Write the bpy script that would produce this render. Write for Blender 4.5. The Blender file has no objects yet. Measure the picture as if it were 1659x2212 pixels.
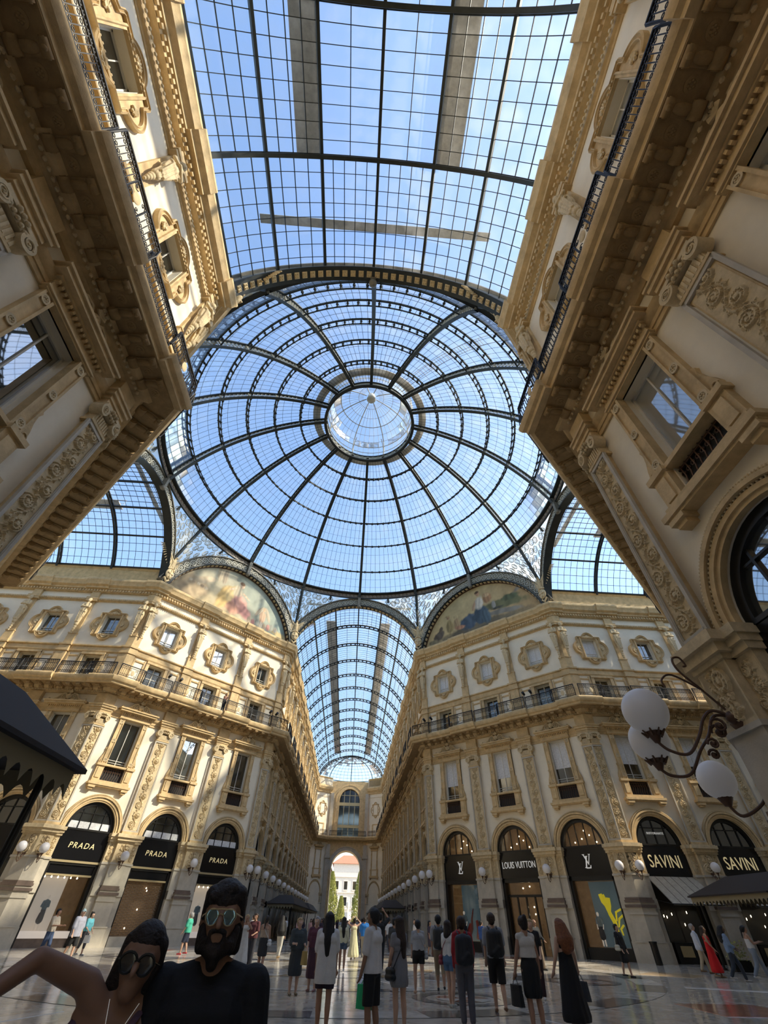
import bpy, bmesh, math, random
import numpy as np
from mathutils import Vector, Matrix
random.seed(7); np.random.seed(7)
SC = bpy.context.scene
COL = SC.collection
PI = math.pi
# ------------------------------------------------------------------ camera
def make_camera():
    f, yaw, pitch, roll = 887.78, math.radians(-2.805), math.radians(44.941), math.radians(1.445)
    cy, sy, cp, sp, cr, sr = math.cos(yaw), math.sin(yaw), math.cos(pitch), math.sin(pitch), math.cos(roll), math.sin(roll)
    r = Vector((cy, sy, 0)); fw = Vector((-sy*cp, cy*cp, sp)); u = r.cross(fw)
    r2 = r*cr+u*sr; u2 = -r*sr+u*cr
    cd = bpy.data.cameras.new('camera'); cd.sensor_fit = 'HORIZONTAL'; cd.sensor_width = 36
    cd.lens = f*36/1659; cd.clip_start = 0.05; cd.clip_end = 2000
    c = bpy.data.objects.new('camera', cd); COL.objects.link(c)
    c.matrix_world = Matrix(((r2.x, u2.x, -fw.x, 0.703), (r2.y, u2.y, -fw.y, -28.787), (r2.z, u2.z, -fw.z, 1.55), (0, 0, 0, 1)))
    SC.camera = c
make_camera()
# ------------------------------------------------------------------ light
SUN_DIR = Vector((0.76, -0.16, 0.62)).normalized()      # towards the sun
w = bpy.data.worlds.new('world'); SC.world = w; w.use_nodes = True
wn = w.node_tree.nodes; wl = w.node_tree.links; wn.clear()
sky = wn.new('ShaderNodeTexSky'); sky.sky_type = 'NISHITA'; sky.sun_disc = False
sky.sun_elevation = math.asin(SUN_DIR.z); sky.sun_rotation = math.atan2(SUN_DIR.x, SUN_DIR.y)
sky.air_density = 1.2; sky.dust_density = 0.8; sky.ozone_density = 1.5
bg = wn.new('ShaderNodeBackground'); bg.inputs[1].default_value = 0.42
wo = wn.new('ShaderNodeOutputWorld')
wl.new(sky.outputs[0], bg.inputs[0]); wl.new(bg.outputs[0], wo.inputs[0])
sl = bpy.data.lights.new('sun', 'SUN'); sl.energy = 8.5; sl.angle = math.radians(1.2); sl.color = (1.0, 0.86, 0.64)
so = bpy.data.objects.new('sun', sl); COL.objects.link(so)
so.rotation_euler = (-SUN_DIR).to_track_quat('-Z', 'Y').to_euler()
SC.view_settings.view_transform = 'Standard'; SC.view_settings.look = 'None'
SC.view_settings.gamma = 1.0; SC.view_settings.use_curve_mapping = False
SC.view_settings.exposure = 0.0
try:
    SC.cycles.max_bounces = 8; SC.cycles.diffuse_bounces = 5; SC.cycles.glossy_bounces = 3
    SC.cycles.transparent_max_bounces = 24; SC.cycles.transmission_bounces = 3
    SC.cycles.caustics_reflective = False; SC.cycles.caustics_refractive = False
    SC.cycles.use_denoising = True; SC.cycles.sample_clamp_indirect = 6.0
except Exception: pass
# ------------------------------------------------------------------ materials
MATS = {}
def nt(name):
    m = bpy.data.materials.new(name); m.use_nodes = True; MATS[name] = m
    n = m.node_tree.nodes; l = m.node_tree.links; b = n['Principled BSDF']
    return m, n, l, b
def mat(name, col, rough=.6, metal=0, var=.0, scale=3, bump=0, bscale=30, spec=.4, emit=None, es=1, col2=None, sheen=0):
    m, n, l, b = nt(name)
    b.inputs['Base Color'].default_value = (*col, 1); b.inputs['Roughness'].default_value = rough
    b.inputs['Metallic'].default_value = metal; b.inputs['Specular IOR Level'].default_value = spec
    if var or col2:
        tc = n.new('ShaderNodeTexCoord'); nz = n.new('ShaderNodeTexNoise'); nz.inputs['Scale'].default_value = scale
        nz.inputs['Detail'].default_value = 6; nz.inputs['Roughness'].default_value = .65
        cr = n.new('ShaderNodeValToRGB')
        c2 = col2 or tuple(c*(1-var) for c in col)
        cr.color_ramp.elements[0].color = (*c2, 1); cr.color_ramp.elements[0].position = .32
        cr.color_ramp.elements[1].color = (*(tuple(min(1, c*(1+var*.35)) for c in col)), 1); cr.color_ramp.elements[1].position = .68
        l.new(tc.outputs['Object'], nz.inputs['Vector']); l.new(nz.outputs['Fac'], cr.inputs['Fac']); l.new(cr.outputs[0], b.inputs['Base Color'])
    if bump:
        tc = n.new('ShaderNodeTexCoord'); nz = n.new('ShaderNodeTexNoise'); nz.inputs['Scale'].default_value = bscale
        nz.inputs['Detail'].default_value = 5
        bp = n.new('ShaderNodeBump'); bp.inputs['Strength'].default_value = bump; bp.inputs['Distance'].default_value = .02
        l.new(tc.outputs['Object'], nz.inputs['Vector']); l.new(nz.outputs['Fac'], bp.inputs['Height']); l.new(bp.outputs[0], b.inputs['Normal'])
    if emit:
        b.inputs['Emission Color'].default_value = (*emit, 1); b.inputs['Emission Strength'].default_value = es
    return m
mat('plaster', (.84, .76, .60), .85, var=.10, scale=.7, bump=.15, bscale=60)
mat('stone', (.63, .46, .24), .75, var=.28, scale=2.2, bump=.35, bscale=25)
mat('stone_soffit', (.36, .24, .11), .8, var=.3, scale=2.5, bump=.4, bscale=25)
mat('carved', (.64, .51, .31), .8, var=.25, scale=5, bump=.3, bscale=40)
mat('pier', (.52, .47, .38), .7, var=.22, scale=1.2, bump=.25, bscale=30)
mat('dark_band', (.16, .115, .09), .5, var=.3, scale=3)
mat('soffit_wood', (.30, .22, .13), .8, var=.2)
mat('iron', (.016, .016, .018), .55, metal=.3)
mat('roof_iron', (.030, .038, .042), .55, metal=.2, var=.3, scale=2)
mat('roof_lace', (.44, .43, .37), .6, var=.25, scale=4)
mat('arch_gilt', (.20, .19, .16), .6, var=.3, scale=5, bump=.3)
mat('gilt_tile', (.62, .50, .30), .5, var=.3, scale=6)
mat('black_sign', (.006, .006, .007), .18)
mat('black_frame', (.010, .009, .008), .35)
mat('gold_letter', (.95, .78, .42), .3, metal=.35, emit=(1, .82, .45), es=.25)
mat('white_letter', (.85, .84, .80), .4, emit=(1, .97, .9), es=.2)
mat('brass', (.52, .42, .24), .35, metal=.6)
mat('bronze', (.10, .055, .035), .5, metal=.4)
mat('globe', (.56, .545, .56), .4, emit=(1, .97, .92), es=.04)
mat('white_frame', (.62, .60, .54), .5)
mat('curtain', (.72, .72, .72), .8, var=.25, scale=9)
mat('room_dark', (.035, .028, .022), .8)
mat('warm_wall', (.20, .12, .06), .7, emit=(1, .55, .22), es=.05, var=.4, scale=3)  # wall given a faint orange glow of its own for the lit interior
mat('shop_light', (1, .9, .7), .5, emit=(1, .82, .55), es=9)
mat('display_pale', (.70, .61, .53), .6, emit=(1, .88, .75), es=.26)  # glow added in place of shop lighting on panel, shelf and mannequin
mat('display_blue', (.10, .16, .20), .6, emit=(.35, .55, .65), es=.07)  # panel glows a little by itself, standing in for window lighting
mat('yellow_paint', (.85, .70, .02), .5, emit=(1, .82, .03), es=.3)  # sculpture colour carries an added glow, as if lit
mat('red_paint', (.6, .06, .04), .5)
mat('awning', (.42, .38, .30), .85, var=.2, scale=5)
mat('awning_dark', (.028, .022, .020), .8)
mat('valance', (.24, .20, .12), .9)
mat('shutter', (.20, .15, .11), .5, metal=.3)
mat('leafy', (.42, .42, .12), .8, col2=(.16, .19, .05), scale=6)
mat('bark', (.12, .08, .05), .9)
mat('out_wall', (.78, .70, .60), .8, var=.12)
mat('out_roof', (.55, .20, .11), .8, var=.2)
mat('paving', (.42, .38, .33), .6, var=.2)
mat('walkway', (.50, .48, .43), .8, var=.3, scale=3)
mat('walkway_lit', (.70, .60, .45), .8, var=.25, scale=3)  # walkway in its sunlit tone, put into the colour
mat('cable', (.02, .02, .02), .6)
def glass(name, tint, haze, streak=.5, rough=.08, gloss=.08):
    m, n, l, b = nt(name); n.remove(b)
    out = n['Material Output']
    tr = n.new('ShaderNodeBsdfTransparent'); tr.inputs[0].default_value = (*tint, 1)
    df = n.new('ShaderNodeBsdfTranslucent'); df.inputs[0].default_value = (.86, .86, .82, 1)
    d2 = n.new('ShaderNodeBsdfDiffuse'); d2.inputs[0].default_value = (.80, .78, .72, 1)
    ms = n.new('ShaderNodeMixShader'); ms.inputs[0].default_value = .45
    gl = n.new('ShaderNodeBsdfGlossy'); gl.inputs['Roughness'].default_value = rough
    mx = n.new('ShaderNodeMixShader'); mg = n.new('ShaderNodeMixShader')
    tc = n.new('ShaderNodeTexCoord'); mp = n.new('ShaderNodeMapping'); mp.inputs['Scale'].default_value = (1, 1, .35)
    nz = n.new('ShaderNodeTexNoise'); nz.inputs['Scale'].default_value = .9; nz.inputs['Detail'].default_value = 8
    mr = n.new('ShaderNodeMapRange'); mr.inputs[1].default_value = .42; mr.inputs[2].default_value = .75
    mr.inputs[3].default_value = haze*(1-streak); mr.inputs[4].default_value = haze*(1+2*streak)
    l.new(tc.outputs['Object'], mp.inputs[0]); l.new(mp.outputs[0], nz.inputs['Vector']); l.new(nz.outputs['Fac'], mr.inputs[0])
    l.new(df.outputs[0], ms.inputs[1]); l.new(d2.outputs[0], ms.inputs[2])
    l.new(mr.outputs[0], mx.inputs[0]); l.new(tr.outputs[0], mx.inputs[1]); l.new(ms.outputs[0], mx.inputs[2])
    fr = n.new('ShaderNodeFresnel'); fr.inputs[0].default_value = 1.45
    ml = n.new('ShaderNodeMath'); ml.operation = 'MULTIPLY'; ml.inputs[1].default_value = gloss*10; ml.use_clamp = True
    l.new(fr.outputs[0], ml.inputs[0]); l.new(ml.outputs[0], mg.inputs[0])
    l.new(mx.outputs[0], mg.inputs[1]); l.new(gl.outputs[0], mg.inputs[2]); l.new(mg.outputs[0], out.inputs[0])
    return m
glass('roof_glass', (.90, .95, 1.0), .10)
glass('lace_glass', (.85, .92, .92), .45, gloss=.01)
glass('shop_glass', (.93, .93, .92), .01, gloss=.10, rough=.02)
def pane_dark():
    m, n, l, b = nt('pane_dark')
    b.inputs['Base Color'].default_value = (.012, .014, .013, 1); b.inputs['Roughness'].default_value = .06
    b.inputs['Specular IOR Level'].default_value = 1.0
    b.inputs['IOR'].default_value = 1.8
pane_dark()
def pane_mirror():
    m, n, l, b = nt('pane_mirror')
    b.inputs['Base Color'].default_value = (.05, .055, .05, 1); b.inputs['Roughness'].default_value = .02
    b.inputs['Specular IOR Level'].default_value = 1.0; b.inputs['IOR'].default_value = 2.6
pane_mirror()
def pane_sky():
    m, n, l, b = nt('pane_sky')
    b.inputs['Base Color'].default_value = (.30, .31, .31, 1); b.inputs['Roughness'].default_value = .03  # pale grey base stands in for reflected dome glass and white blinds
    b.inputs['Specular IOR Level'].default_value = 1.0; b.inputs['IOR'].default_value = 2.2; b.inputs['Coat Weight'].default_value = .5
pane_sky()
def marble(name, c1, c2, sc=1.5, rough=.12):
    m, n, l, b = nt(name)
    tc = n.new('ShaderNodeTexCoord'); nz = n.new('ShaderNodeTexNoise'); nz.inputs['Scale'].default_value = sc
    nz.inputs['Detail'].default_value = 9; nz.inputs['Distortion'].default_value = 1.4
    cr = n.new('ShaderNodeValToRGB'); cr.color_ramp.elements[0].color = (*c1, 1); cr.color_ramp.elements[1].color = (*c2, 1)
    cr.color_ramp.elements[0].position = .35; cr.color_ramp.elements[1].position = .65
    oi = n.new('ShaderNodeObjectInfo'); hs = n.new('ShaderNodeHueSaturation')
    mr = n.new('ShaderNodeMapRange'); mr.inputs[3].default_value = .8; mr.inputs[4].default_value = 1.15
    l.new(oi.outputs['Random'], mr.inputs[0]); l.new(mr.outputs[0], hs.inputs['Value'])
    l.new(tc.outputs['Object'], nz.inputs['Vector']); l.new(nz.outputs['Fac'], cr.inputs[0]); l.new(cr.outputs[0], hs.inputs['Color'])
    l.new(hs.outputs[0], b.inputs['Base Color'])
    n2 = n.new('ShaderNodeTexNoise'); n2.inputs['Scale'].default_value = 2.5; l.new(tc.outputs['Object'], n2.inputs['Vector'])
    m2 = n.new('ShaderNodeMapRange'); m2.inputs[3].default_value = rough*.6; m2.inputs[4].default_value = rough*1.9
    l.new(n2.outputs['Fac'], m2.inputs[0]); l.new(m2.outputs[0], b.inputs['Roughness'])
    bp = n.new('ShaderNodeBump'); bp.inputs['Strength'].default_value = .05; bp.inputs['Distance'].default_value = .02
    l.new(n2.outputs['Fac'], bp.inputs['Height']); l.new(bp.outputs[0], b.inputs['Normal'])
    b.inputs['Specular IOR Level'].default_value = .8
marble('floor_base', (.34, .31, .26), (.50, .46, .40))
marble('floor_pale', (.50, .48, .43), (.66, .63, .57))
marble('floor_tan', (.42, .30, .17), (.55, .42, .27))
marble('floor_dark', (.10, .10, .10), (.2, .19, .18))
marble('floor_red', (.30, .12, .08), (.42, .2, .13))
def paint_mat():
    m, n, l, b = nt('fresco')
    at = n.new('ShaderNodeAttribute'); at.attribute_name = 'paint'; l.new(at.outputs['Color'], b.inputs['Base Color']); b.inputs['Roughness'].default_value = .8
paint_mat(); mat('mural_left', (.42, .40, .28), .8)
# ------------------------------------------------------------------ mesh helpers
class MB:
    def __init__(s): s.v = []; s.f = []
    def add(s, vs, fs):
        o = len(s.v); s.v.extend(vs); s.f.extend([tuple(i+o for i in f) for f in fs]); return s
    def box(s, x0, x1, n0, n1, z0, z1):           # bay coordinates: n points out of the wall
        y0, y1 = -n1, -n0
        s.add([(x0, y0, z0), (x1, y0, z0), (x1, y1, z0), (x0, y1, z0), (x0, y0, z1), (x1, y0, z1), (x1, y1, z1), (x0, y1, z1)],
              [(3, 2, 1, 0), (4, 5, 6, 7), (0, 1, 5, 4), (1, 2, 6, 5), (2, 3, 7, 6), (3, 0, 4, 7)]); return s
    def prism(s, foot, z0, z1):                   # foot: (x, n) polygon
        k = len(foot); vs = [(x, -n, z0) for x, n in foot]+[(x, -n, z1) for x, n in foot]
        s.add(vs, [tuple(range(k)), tuple(range(2*k-1, k-1, -1))]+[(i, (i+1) % k, k+(i+1) % k, k+i) for i in range(k)]); return s
    def slab(s, poly, n0, n1):                    # poly in (x, z), extruded along n
        k = len(poly); vs = [(x, -n1, z) for x, z in poly]+[(x, -n0, z) for x, z in poly]
        s.add(vs, [tuple(range(k)), tuple(range(2*k-1, k-1, -1))]+[(i, (i+1) % k, k+(i+1) % k, k+i) for i in range(k)]); return s
    def tube(s, pts, r, seg=6, closed=False, flat=1.0):
        pts = [Vector(p) for p in pts]; n = len(pts); rs = r if isinstance(r, (list, tuple)) else [r]*n
        up = None; base = len(s.v)
        for i, p in enumerate(pts):
            if closed: t = pts[(i+1) % n]-pts[i-1]
            else: t = pts[min(i+1, n-1)]-pts[max(i-1, 0)]
            t.normalize()
            if up is None: up = Vector((0, 0, 1)) if abs(t.z) < .9 else Vector((0, 1, 0))
            a = t.cross(up)
            if a.length < 1e-4: a = t.orthogonal()
            a.normalize(); b2 = a.cross(t).normalized(); up = b2
            for k in range(seg):
                th = 2*PI*k/seg; s.v.append(tuple(p+a*math.cos(th)*rs[i]+b2*math.sin(th)*rs[i]*flat))
        m = n if closed else n-1
        for i in range(m):
            j = (i+1) % n
            for k in range(seg):
                q = (k+1) % seg; s.f.append((base+i*seg+k, base+i*seg+q, base+j*seg+q, base+j*seg+k))
        if not closed:
            s.f.append(tuple(base+k for k in range(seg-1, -1, -1))); s.f.append(tuple(base+(n-1)*seg+k for k in range(seg)))
        return s
    def ball(s, c, r, seg=10, rings=7, sc=(1, 1, 1)):
        vs = []; fs = []
        for i in range(rings+1):
            ph = PI*i/rings
            for k in range(seg):
                th = 2*PI*k/seg; vs.append((c[0]+r*sc[0]*math.sin(ph)*math.cos(th), c[1]+r*sc[1]*math.sin(ph)*math.sin(th), c[2]+r*sc[2]*math.cos(ph)))
        for i in range(rings):
            for k in range(seg):
                q = (k+1) % seg; fs.append((i*seg+k, (i+1)*seg+k, (i+1)*seg+q, i*seg+q))
        s.add(vs, fs); return s
    def ring(s, cx, cz, r0, r1, n0, n1, t0=0, t1=2*PI, seg=24):   # flat ring in a facade plane
        full = abs(t1-t0) > 6.28; k = seg if full else seg+1; base = len(s.v)
        for i in range(k):
            t = t0+(t1-t0)*i/seg; c, d = math.cos(t), math.sin(t)
            s.v += [(cx+r0*c, -n1, cz+r0*d), (cx+r1*c, -n1, cz+r1*d), (cx+r1*c, -n0, cz+r1*d), (cx+r0*c, -n0, cz+r0*d)]
        for i in range(seg):
            a = base+4*i; b = base+4*((i+1) % k)
            for q in range(4): p = (q+1) % 4; s.f.append((a+q, a+p, b+p, b+q))
        if not full: s.f += [(base+3, base+2, base+1, base), (base+4*seg, base+4*seg+1, base+4*seg+2, base+4*seg+3)]
        return s
    def spiral(s, cx, cz, n, r0, turns, th, sgn=1, t0=0, nn=26):
        pts = []; rs = []
        for i in range(nn):
            u = i/(nn-1); t = t0+sgn*2*PI*turns*u; r = r0*(1-.86*u)
            pts.append((cx+r*math.cos(t), -n, cz+r*math.sin(t))); rs.append(th*(1-.45*u))
        s.tube(pts, rs, 5); s.ball((cx, -n, cz), r0*.2, 8, 5); return s
    def mesh(s, name, m=None, smooth=None):
        me = bpy.data.meshes.new(name); me.from_pydata(s.v, [], s.f); me.update()
        if smooth is None or smooth:
            me.polygons.foreach_set('use_smooth', [True]*len(me.polygons))
            bm = bmesh.new(); bm.from_mesh(me); bmesh.ops.recalc_face_normals(bm, faces=bm.faces)
            a = math.radians(smooth or 38)
            for e in bm.edges:
                if len(e.link_faces) == 2 and e.link_faces[0].normal.angle(e.link_faces[1].normal, 0) > a: e.smooth = False
            bm.to_mesh(me); bm.free()
        if m: me.materials.append(MATS[m] if isinstance(m, str) else m)
        return me
def put(name, me, parent=None, M=None, **props):
    o = bpy.data.objects.new(name, me); COL.objects.link(o)
    if parent is not None: o.parent = parent
    if M is not None: o.matrix_local = M
    for k, v in props.items(): o[k] = v
    return o
def spline(pts, n=6):
    P = [Vector(p) for p in pts]; out = []
    for i in range(len(P)-1):
        p0, p1, p2, p3 = P[max(i-1, 0)], P[i], P[i+1], P[min(i+2, len(P)-1)]
        for k in range(n):
            t = k/n; out.append(.5*((2*p1)+(p2-p0)*t+(2*p0-5*p1+4*p2-p3)*t*t+(3*p1-p0-3*p2+p3)*t*t*t))
    return out+[P[-1]]
def T(x, y=0, z=0): return Matrix.Translation((x, y, z))
def RZ(a): return Matrix.Rotation(a, 4, 'Z')
def thing(name, label, cat, M=None, group=None, me=None):
    o = put(name, me, None, M, label=label, category=cat)
    if group: o['group'] = group
    return o
# a small language for templates: (name, mesh, matrix, props, children)
def E(name, me, M=None, kids=(), **props): return (name, me, M or Matrix.Identity(4), props, list(kids))
def instance(parent, ents, M=Matrix.Identity(4)):
    for name, me, Ml, props, kids in ents:
        o = put(name, me, parent, M @ Ml, **props)
        if kids: instance(o, kids)
def bake(name, ents):
    """one joined mesh out of a template (for bays too far away to tell their parts apart)"""
    V = []; F = []; MI = []; SM = []; mats = []; off = 0
    def walk(es, M):
        nonlocal off
        for n_, me, Ml, pr, kids in es:
            W = M @ Ml
            if me is not None and hasattr(me, 'polygons'):
                co = np.empty(len(me.vertices)*3, np.float32); me.vertices.foreach_get('co', co); co = co.reshape(-1, 3)
                A = np.array(W); co = co @ A[:3, :3].T + A[:3, 3]; V.append(co)
                mm = me.materials[0] if me.materials else None
                if mm not in mats: mats.append(mm)
                mi = mats.index(mm)
                for p in me.polygons: F.append([i+off for i in p.vertices]); MI.append(mi); SM.append(p.use_smooth)
                off += len(me.vertices)
            walk(kids, W)
    walk(ents, Matrix.Identity(4))
    me = bpy.data.meshes.new(name); me.from_pydata(np.concatenate(V).tolist(), [], F); me.update()
    for m_ in mats: me.materials.append(m_)
    me.polygons.foreach_set('material_index', MI); me.polygons.foreach_set('use_smooth', SM)
    me.set_sharp_from_angle(angle=math.radians(40))
    return me
def blob(caps, voxel, smooth=2, m=None, fold=None, name='figure', cut=None):
    """one continuous surface grown round tapered limbs: caps are (p0, r0, p1, r1)"""
    b = MB(); seg = 12
    for p0, r0, p1, r1 in caps:
        p0, p1 = Vector(p0), Vector(p1); ax = p1-p0; L = ax.length
        if L < 1e-5: ax = Vector((0, 0, 1))
        ax = ax.normalized(); a = ax.orthogonal().normalized(); c = ax.cross(a); rows = []
        for i in range(4):
            ph = PI/2*(i/4); rows.append((p0-ax*r0*math.cos(ph), r0*math.sin(ph)))
        rows.append((p0, r0)); rows.append((p1, r1))
        for i in range(1, 5):
            ph = PI/2*(i/4); rows.append((p1+ax*r1*math.sin(ph), r1*math.cos(ph)))
        vs = []; fs = []
        for cc, rr in rows[1:-1]:
            for k in range(seg):
                th = 2*PI*k/seg; vs.append(tuple(cc+a*math.cos(th)*rr+c*math.sin(th)*rr))
        n = len(rows)-2
        for i in range(n-1):
            for k in range(seg):
                q = (k+1) % seg; fs.append((i*seg+k, i*seg+q, (i+1)*seg+q, (i+1)*seg+k))
        vs += [tuple(rows[0][0]), tuple(rows[-1][0])]
        for k in range(seg):
            q = (k+1) % seg; fs.append((n*seg, q, k)); fs.append((n*seg+1, (n-1)*seg+k, (n-1)*seg+q))
        b.add(vs, fs)
    me = bpy.data.meshes.new('tmp'); me.from_pydata(b.v, [], b.f); me.update()
    o = bpy.data.objects.new('tmp', me); COL.objects.link(o)
    md = o.modifiers.new('r', 'REMESH'); md.mode = 'VOXEL'; md.voxel_size = voxel; md.use_smooth_shade = True
    if smooth: ms = o.modifiers.new('s', 'SMOOTH'); ms.factor = .5; ms.iterations = smooth
    dg = bpy.context.evaluated_depsgraph_get()
    out = bpy.data.meshes.new_from_object(o.evaluated_get(dg)); out.name = name
    bpy.data.objects.remove(o); bpy.data.meshes.remove(me)
    if fold:
        co = np.empty(len(out.vertices)*3, np.float32); out.vertices.foreach_get('co', co); co = co.reshape(-1, 3)
        co = fold(co); out.vertices.foreach_set('co', co.astype(np.float32).ravel()); out.update()
    if cut is not None:                                     # a clean straight hem
        bm = bmesh.new(); bm.from_mesh(out); bmesh.ops.bisect_plane(bm, geom=bm.verts[:]+bm.edges[:]+bm.faces[:], plane_co=(0, 0, cut), plane_no=(0, 0, 1), clear_inner=True); bm.to_mesh(out); bm.free()
    out.polygons.foreach_set('use_smooth', [True]*len(out.polygons))
    out.materials.clear()
    if m: out.materials.append(MATS[m] if isinstance(m, str) else m)
    return out
# ------------------------------------------------------------------ plan of the building
A, B, S2 = 8.06, 20.39, math.sqrt(.5)
DL = (B-A)*math.sqrt(2); BAY = 5.65; K = math.tan(PI/8)
def frame(ox, oy, rx, ry):
    return Matrix(((rx, -ry, 0, ox), (ry, rx, 0, oy), (0, 0, 1, 0), (0, 0, 0, 1)))
def run(x0, x1, prof, mL=False, mR=False, name='run', m='stone', smooth=30):
    """a moulding along the wall, mitred where the building turns an octagon corner"""
    b = MB(); k = len(prof); vs = []
    for n, z in prof: vs.append((x0-(K*n if mL else 0), -n, z))
    for n, z in prof: vs.append((x1+(K*n if mR else 0), -n, z))
    b.add(vs, [tuple(range(k)), tuple(range(2*k-1, k-1, -1))]+[(i, (i+1) % k, k+(i+1) % k, k+i) for i in range(k)])
    return b.mesh(name, m, smooth)
def relief(w, h, nx, nz, amp, per, m='carved', seed=0, n0=0.0):
    """carved foliage: a winding stem with scrolled rosettes and lobed leaves, cut as a height field"""
    x = np.linspace(-w/2, w/2, nx); z = np.linspace(0, h, nz); X, Z = np.meshgrid(x, z)
    H = np.zeros_like(X); st = lambda d, r: np.clip((r-d)/(.035*w), 0, 1)
    xs = .20*w*np.sin(2*PI*Z/per); H = np.maximum(H, .75*st(np.abs(X-xs), .045*w))
    k = 0; zc = per*.25
    while zc < h+per*.25:
        sg = 1 if k % 2 == 0 else -1; cx = -sg*.13*w
        r = np.hypot(X-cx, Z-zc); t = np.arctan2(Z-zc, X-cx)
        arm = np.mod(r/w*9.0-sg*t/(2*PI)*1.0+.3, 1.0)                    # a scroll coming out of the stem
        H = np.maximum(H, st(r, .27*w)*np.where(arm < .55, .8, .0)); H = np.maximum(H, st(r, .085*w)*1.0)
        H = np.maximum(H, st(np.abs(r-.155*w), .05*w*(.5+.5*np.cos(6*t)**2))*.95)
        for q in range(5):                                              # leaves thrown off on the open side
            an = sg*(.2+q*.62)-PI/2*sg+PI*(sg < 0); lx, lz = cx+.36*w*math.cos(an), zc+.36*w*math.sin(an)
            dx, dz = X-lx, Z-lz; u = dx*math.cos(an)+dz*math.sin(an); v = -dx*math.sin(an)+dz*math.cos(an)
            leaf = np.clip(1-np.abs(u)/(.13*w), 0, 1)*.075*w*(1+.3*np.cos(u/w*60)); H = np.maximum(H, st(np.abs(v), leaf)*(.85-.5*(np.abs(v) < .012*w)))
        zc += per*.5; k += 1
    rs = np.random.RandomState(seed); H = H*(.9+.15*rs.rand(*H.shape))
    H[0, :] = H[-1, :] = 0; H[:, 0] = H[:, -1] = 0
    vs = [(float(p), -(n0+amp*float(q)), float(s_)) for p, s_, q in zip(X.ravel(), Z.ravel(), H.ravel())]
    fs = [(j*nx+i, j*nx+i+1, (j+1)*nx+i+1, (j+1)*nx+i) for j in range(nz-1) for i in range(nx-1)]
    me = bpy.data.meshes.new('relief'); me.from_pydata(vs, [], fs); me.update()
    me.materials.append(MATS[m]); return me
def stackm(levels, x0, x1, mL, mR, name, m, back=-.42):
    b = MB()
    for e, z0, z1 in levels:
        l = [( -K*e if mL else x0-e, e), (x1+K*e if mR else x1+e, e), (x1+K*back if mR else x1+e, back), (-K*back if mL else x0-e, back)]
        if mL: l[0] = (x0-K*e, e); l[3] = (x0-K*back, back)
        b.prism(l, z0, z1)
    return b.mesh(name, m, 30)
RELIEF_SHAFT = relief(.84, 6.0, 36, 260, .09, 1.25)
RELIEF_CAP = relief(1.0, .98, 40, 40, .09, .95, seed=3)
def caryatid_mesh():
    c = []
    c += [((0, -.16, .05), .17, (0, -.16, .9), .20), ((-.1, -.18, .9), .16, (-.13, -.2, 1.45), .19), ((.1, -.18, .9), .16, (.13, -.2, 1.45), .19)]
    c += [((0, -.2, 1.4), .23, (0, -.2, 1.75), .20), ((-.13, -.2, 1.95), .17, (.13, -.2, 1.95), .17), ((0, -.2, 1.75), .2, (0, -.2, 2.1), .2)]
    c += [((-.22, -.2, 2.18), .11, (.22, -.2, 2.18), .11), ((0, -.2, 2.2), .09, (0, -.22, 2.42), .08), ((0, -.24, 2.52), .15, (0, -.24, 2.62), .15)]
    c += [((0, -.38, 2.50), .03, (0, -.39, 2.56), .02), ((0, -.16, 2.66), .17, (0, -.14, 2.74), .13)]
    c += [((-.3, -.2, 2.15), .10, (-.36, -.3, 1.82), .085), ((-.36, -.3, 1.82), .085, (.1, -.44, 1.93), .06)]
    c += [((.3, -.2, 2.15), .10, (.36, -.32, 1.80), .085), ((.36, -.32, 1.80), .085, (-.12, -.46, 1.80), .06)]
    for i in range(7):
        x = -.24+.08*i; c.append(((x*.9, -.36, 1.55), .035, (x*.55, -.33, .25), .05))
    c += [((-.3, -.3, 1.5), .07, (.3, -.36, 1.28), .06), ((-.28, -.28, 1.62), .05, (.25, -.38, 1.55), .05)]
    for i in range(4): c.append(((0, -.1, -.12-.2*i), .12-.022*i, (0, -.12, -.2-.2*i), .13-.022*i))
    def drap(co):
        co = co.copy(); a = np.arctan2(co[:, 1]+.2, co[:, 0]); k = np.clip((1.7-co[:, 2])/.5, 0, 1)*np.clip((co[:, 2]+.1)/.3, 0, 1)
        d = 1+.10*k*np.sin(a*11+co[:, 2]*2.5); co[:, 0] *= d; co[:, 1] = -.2+(co[:, 1]+.2)*d; return co
    return blob(c, .024, 0, 'carved', drap, name='caryatid')
CARY = caryatid_mesh()
def ionic():
    b = MB()
    b.box(-.62, .62, -.4, .14, .30, .42)
    for s in (-1, 1):
        b.ring(s*.52, .10, .14, .24, -.25, .16, seg=20); b.spiral(s*.52, .10, .16, .16, 1.3, .028, s, 0, 18)
        b.tube([(s*.52, .25, .1), (s*.52, -.14, .1)], .12, 10)
    b.box(-.5, .5, -.4, .08, .12, .3)
    for i in range(5):
        b.ball((-.3+.15*i, -.12, .18), .062, 8, 6)
    for i in range(3): b.ball((-.16+.16*i, -.16, .36), .07, 8, 5)
    return b.mesh('ionic_capital', 'carved')
IONIC = ionic()
def fluted(w):
    b = MB(); b.box(-w/2, w/2, -.4, -.01, 0, .42)
    n = int(w/.11)
    for i in range(n): b.box(-w/2+w*(i+.25)/n, -w/2+w*(i+.75)/n, -.1, .02, .04, .38)
    return b.mesh('fluted_neck', 'carved', 30)
NECK = fluted(.98)
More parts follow.
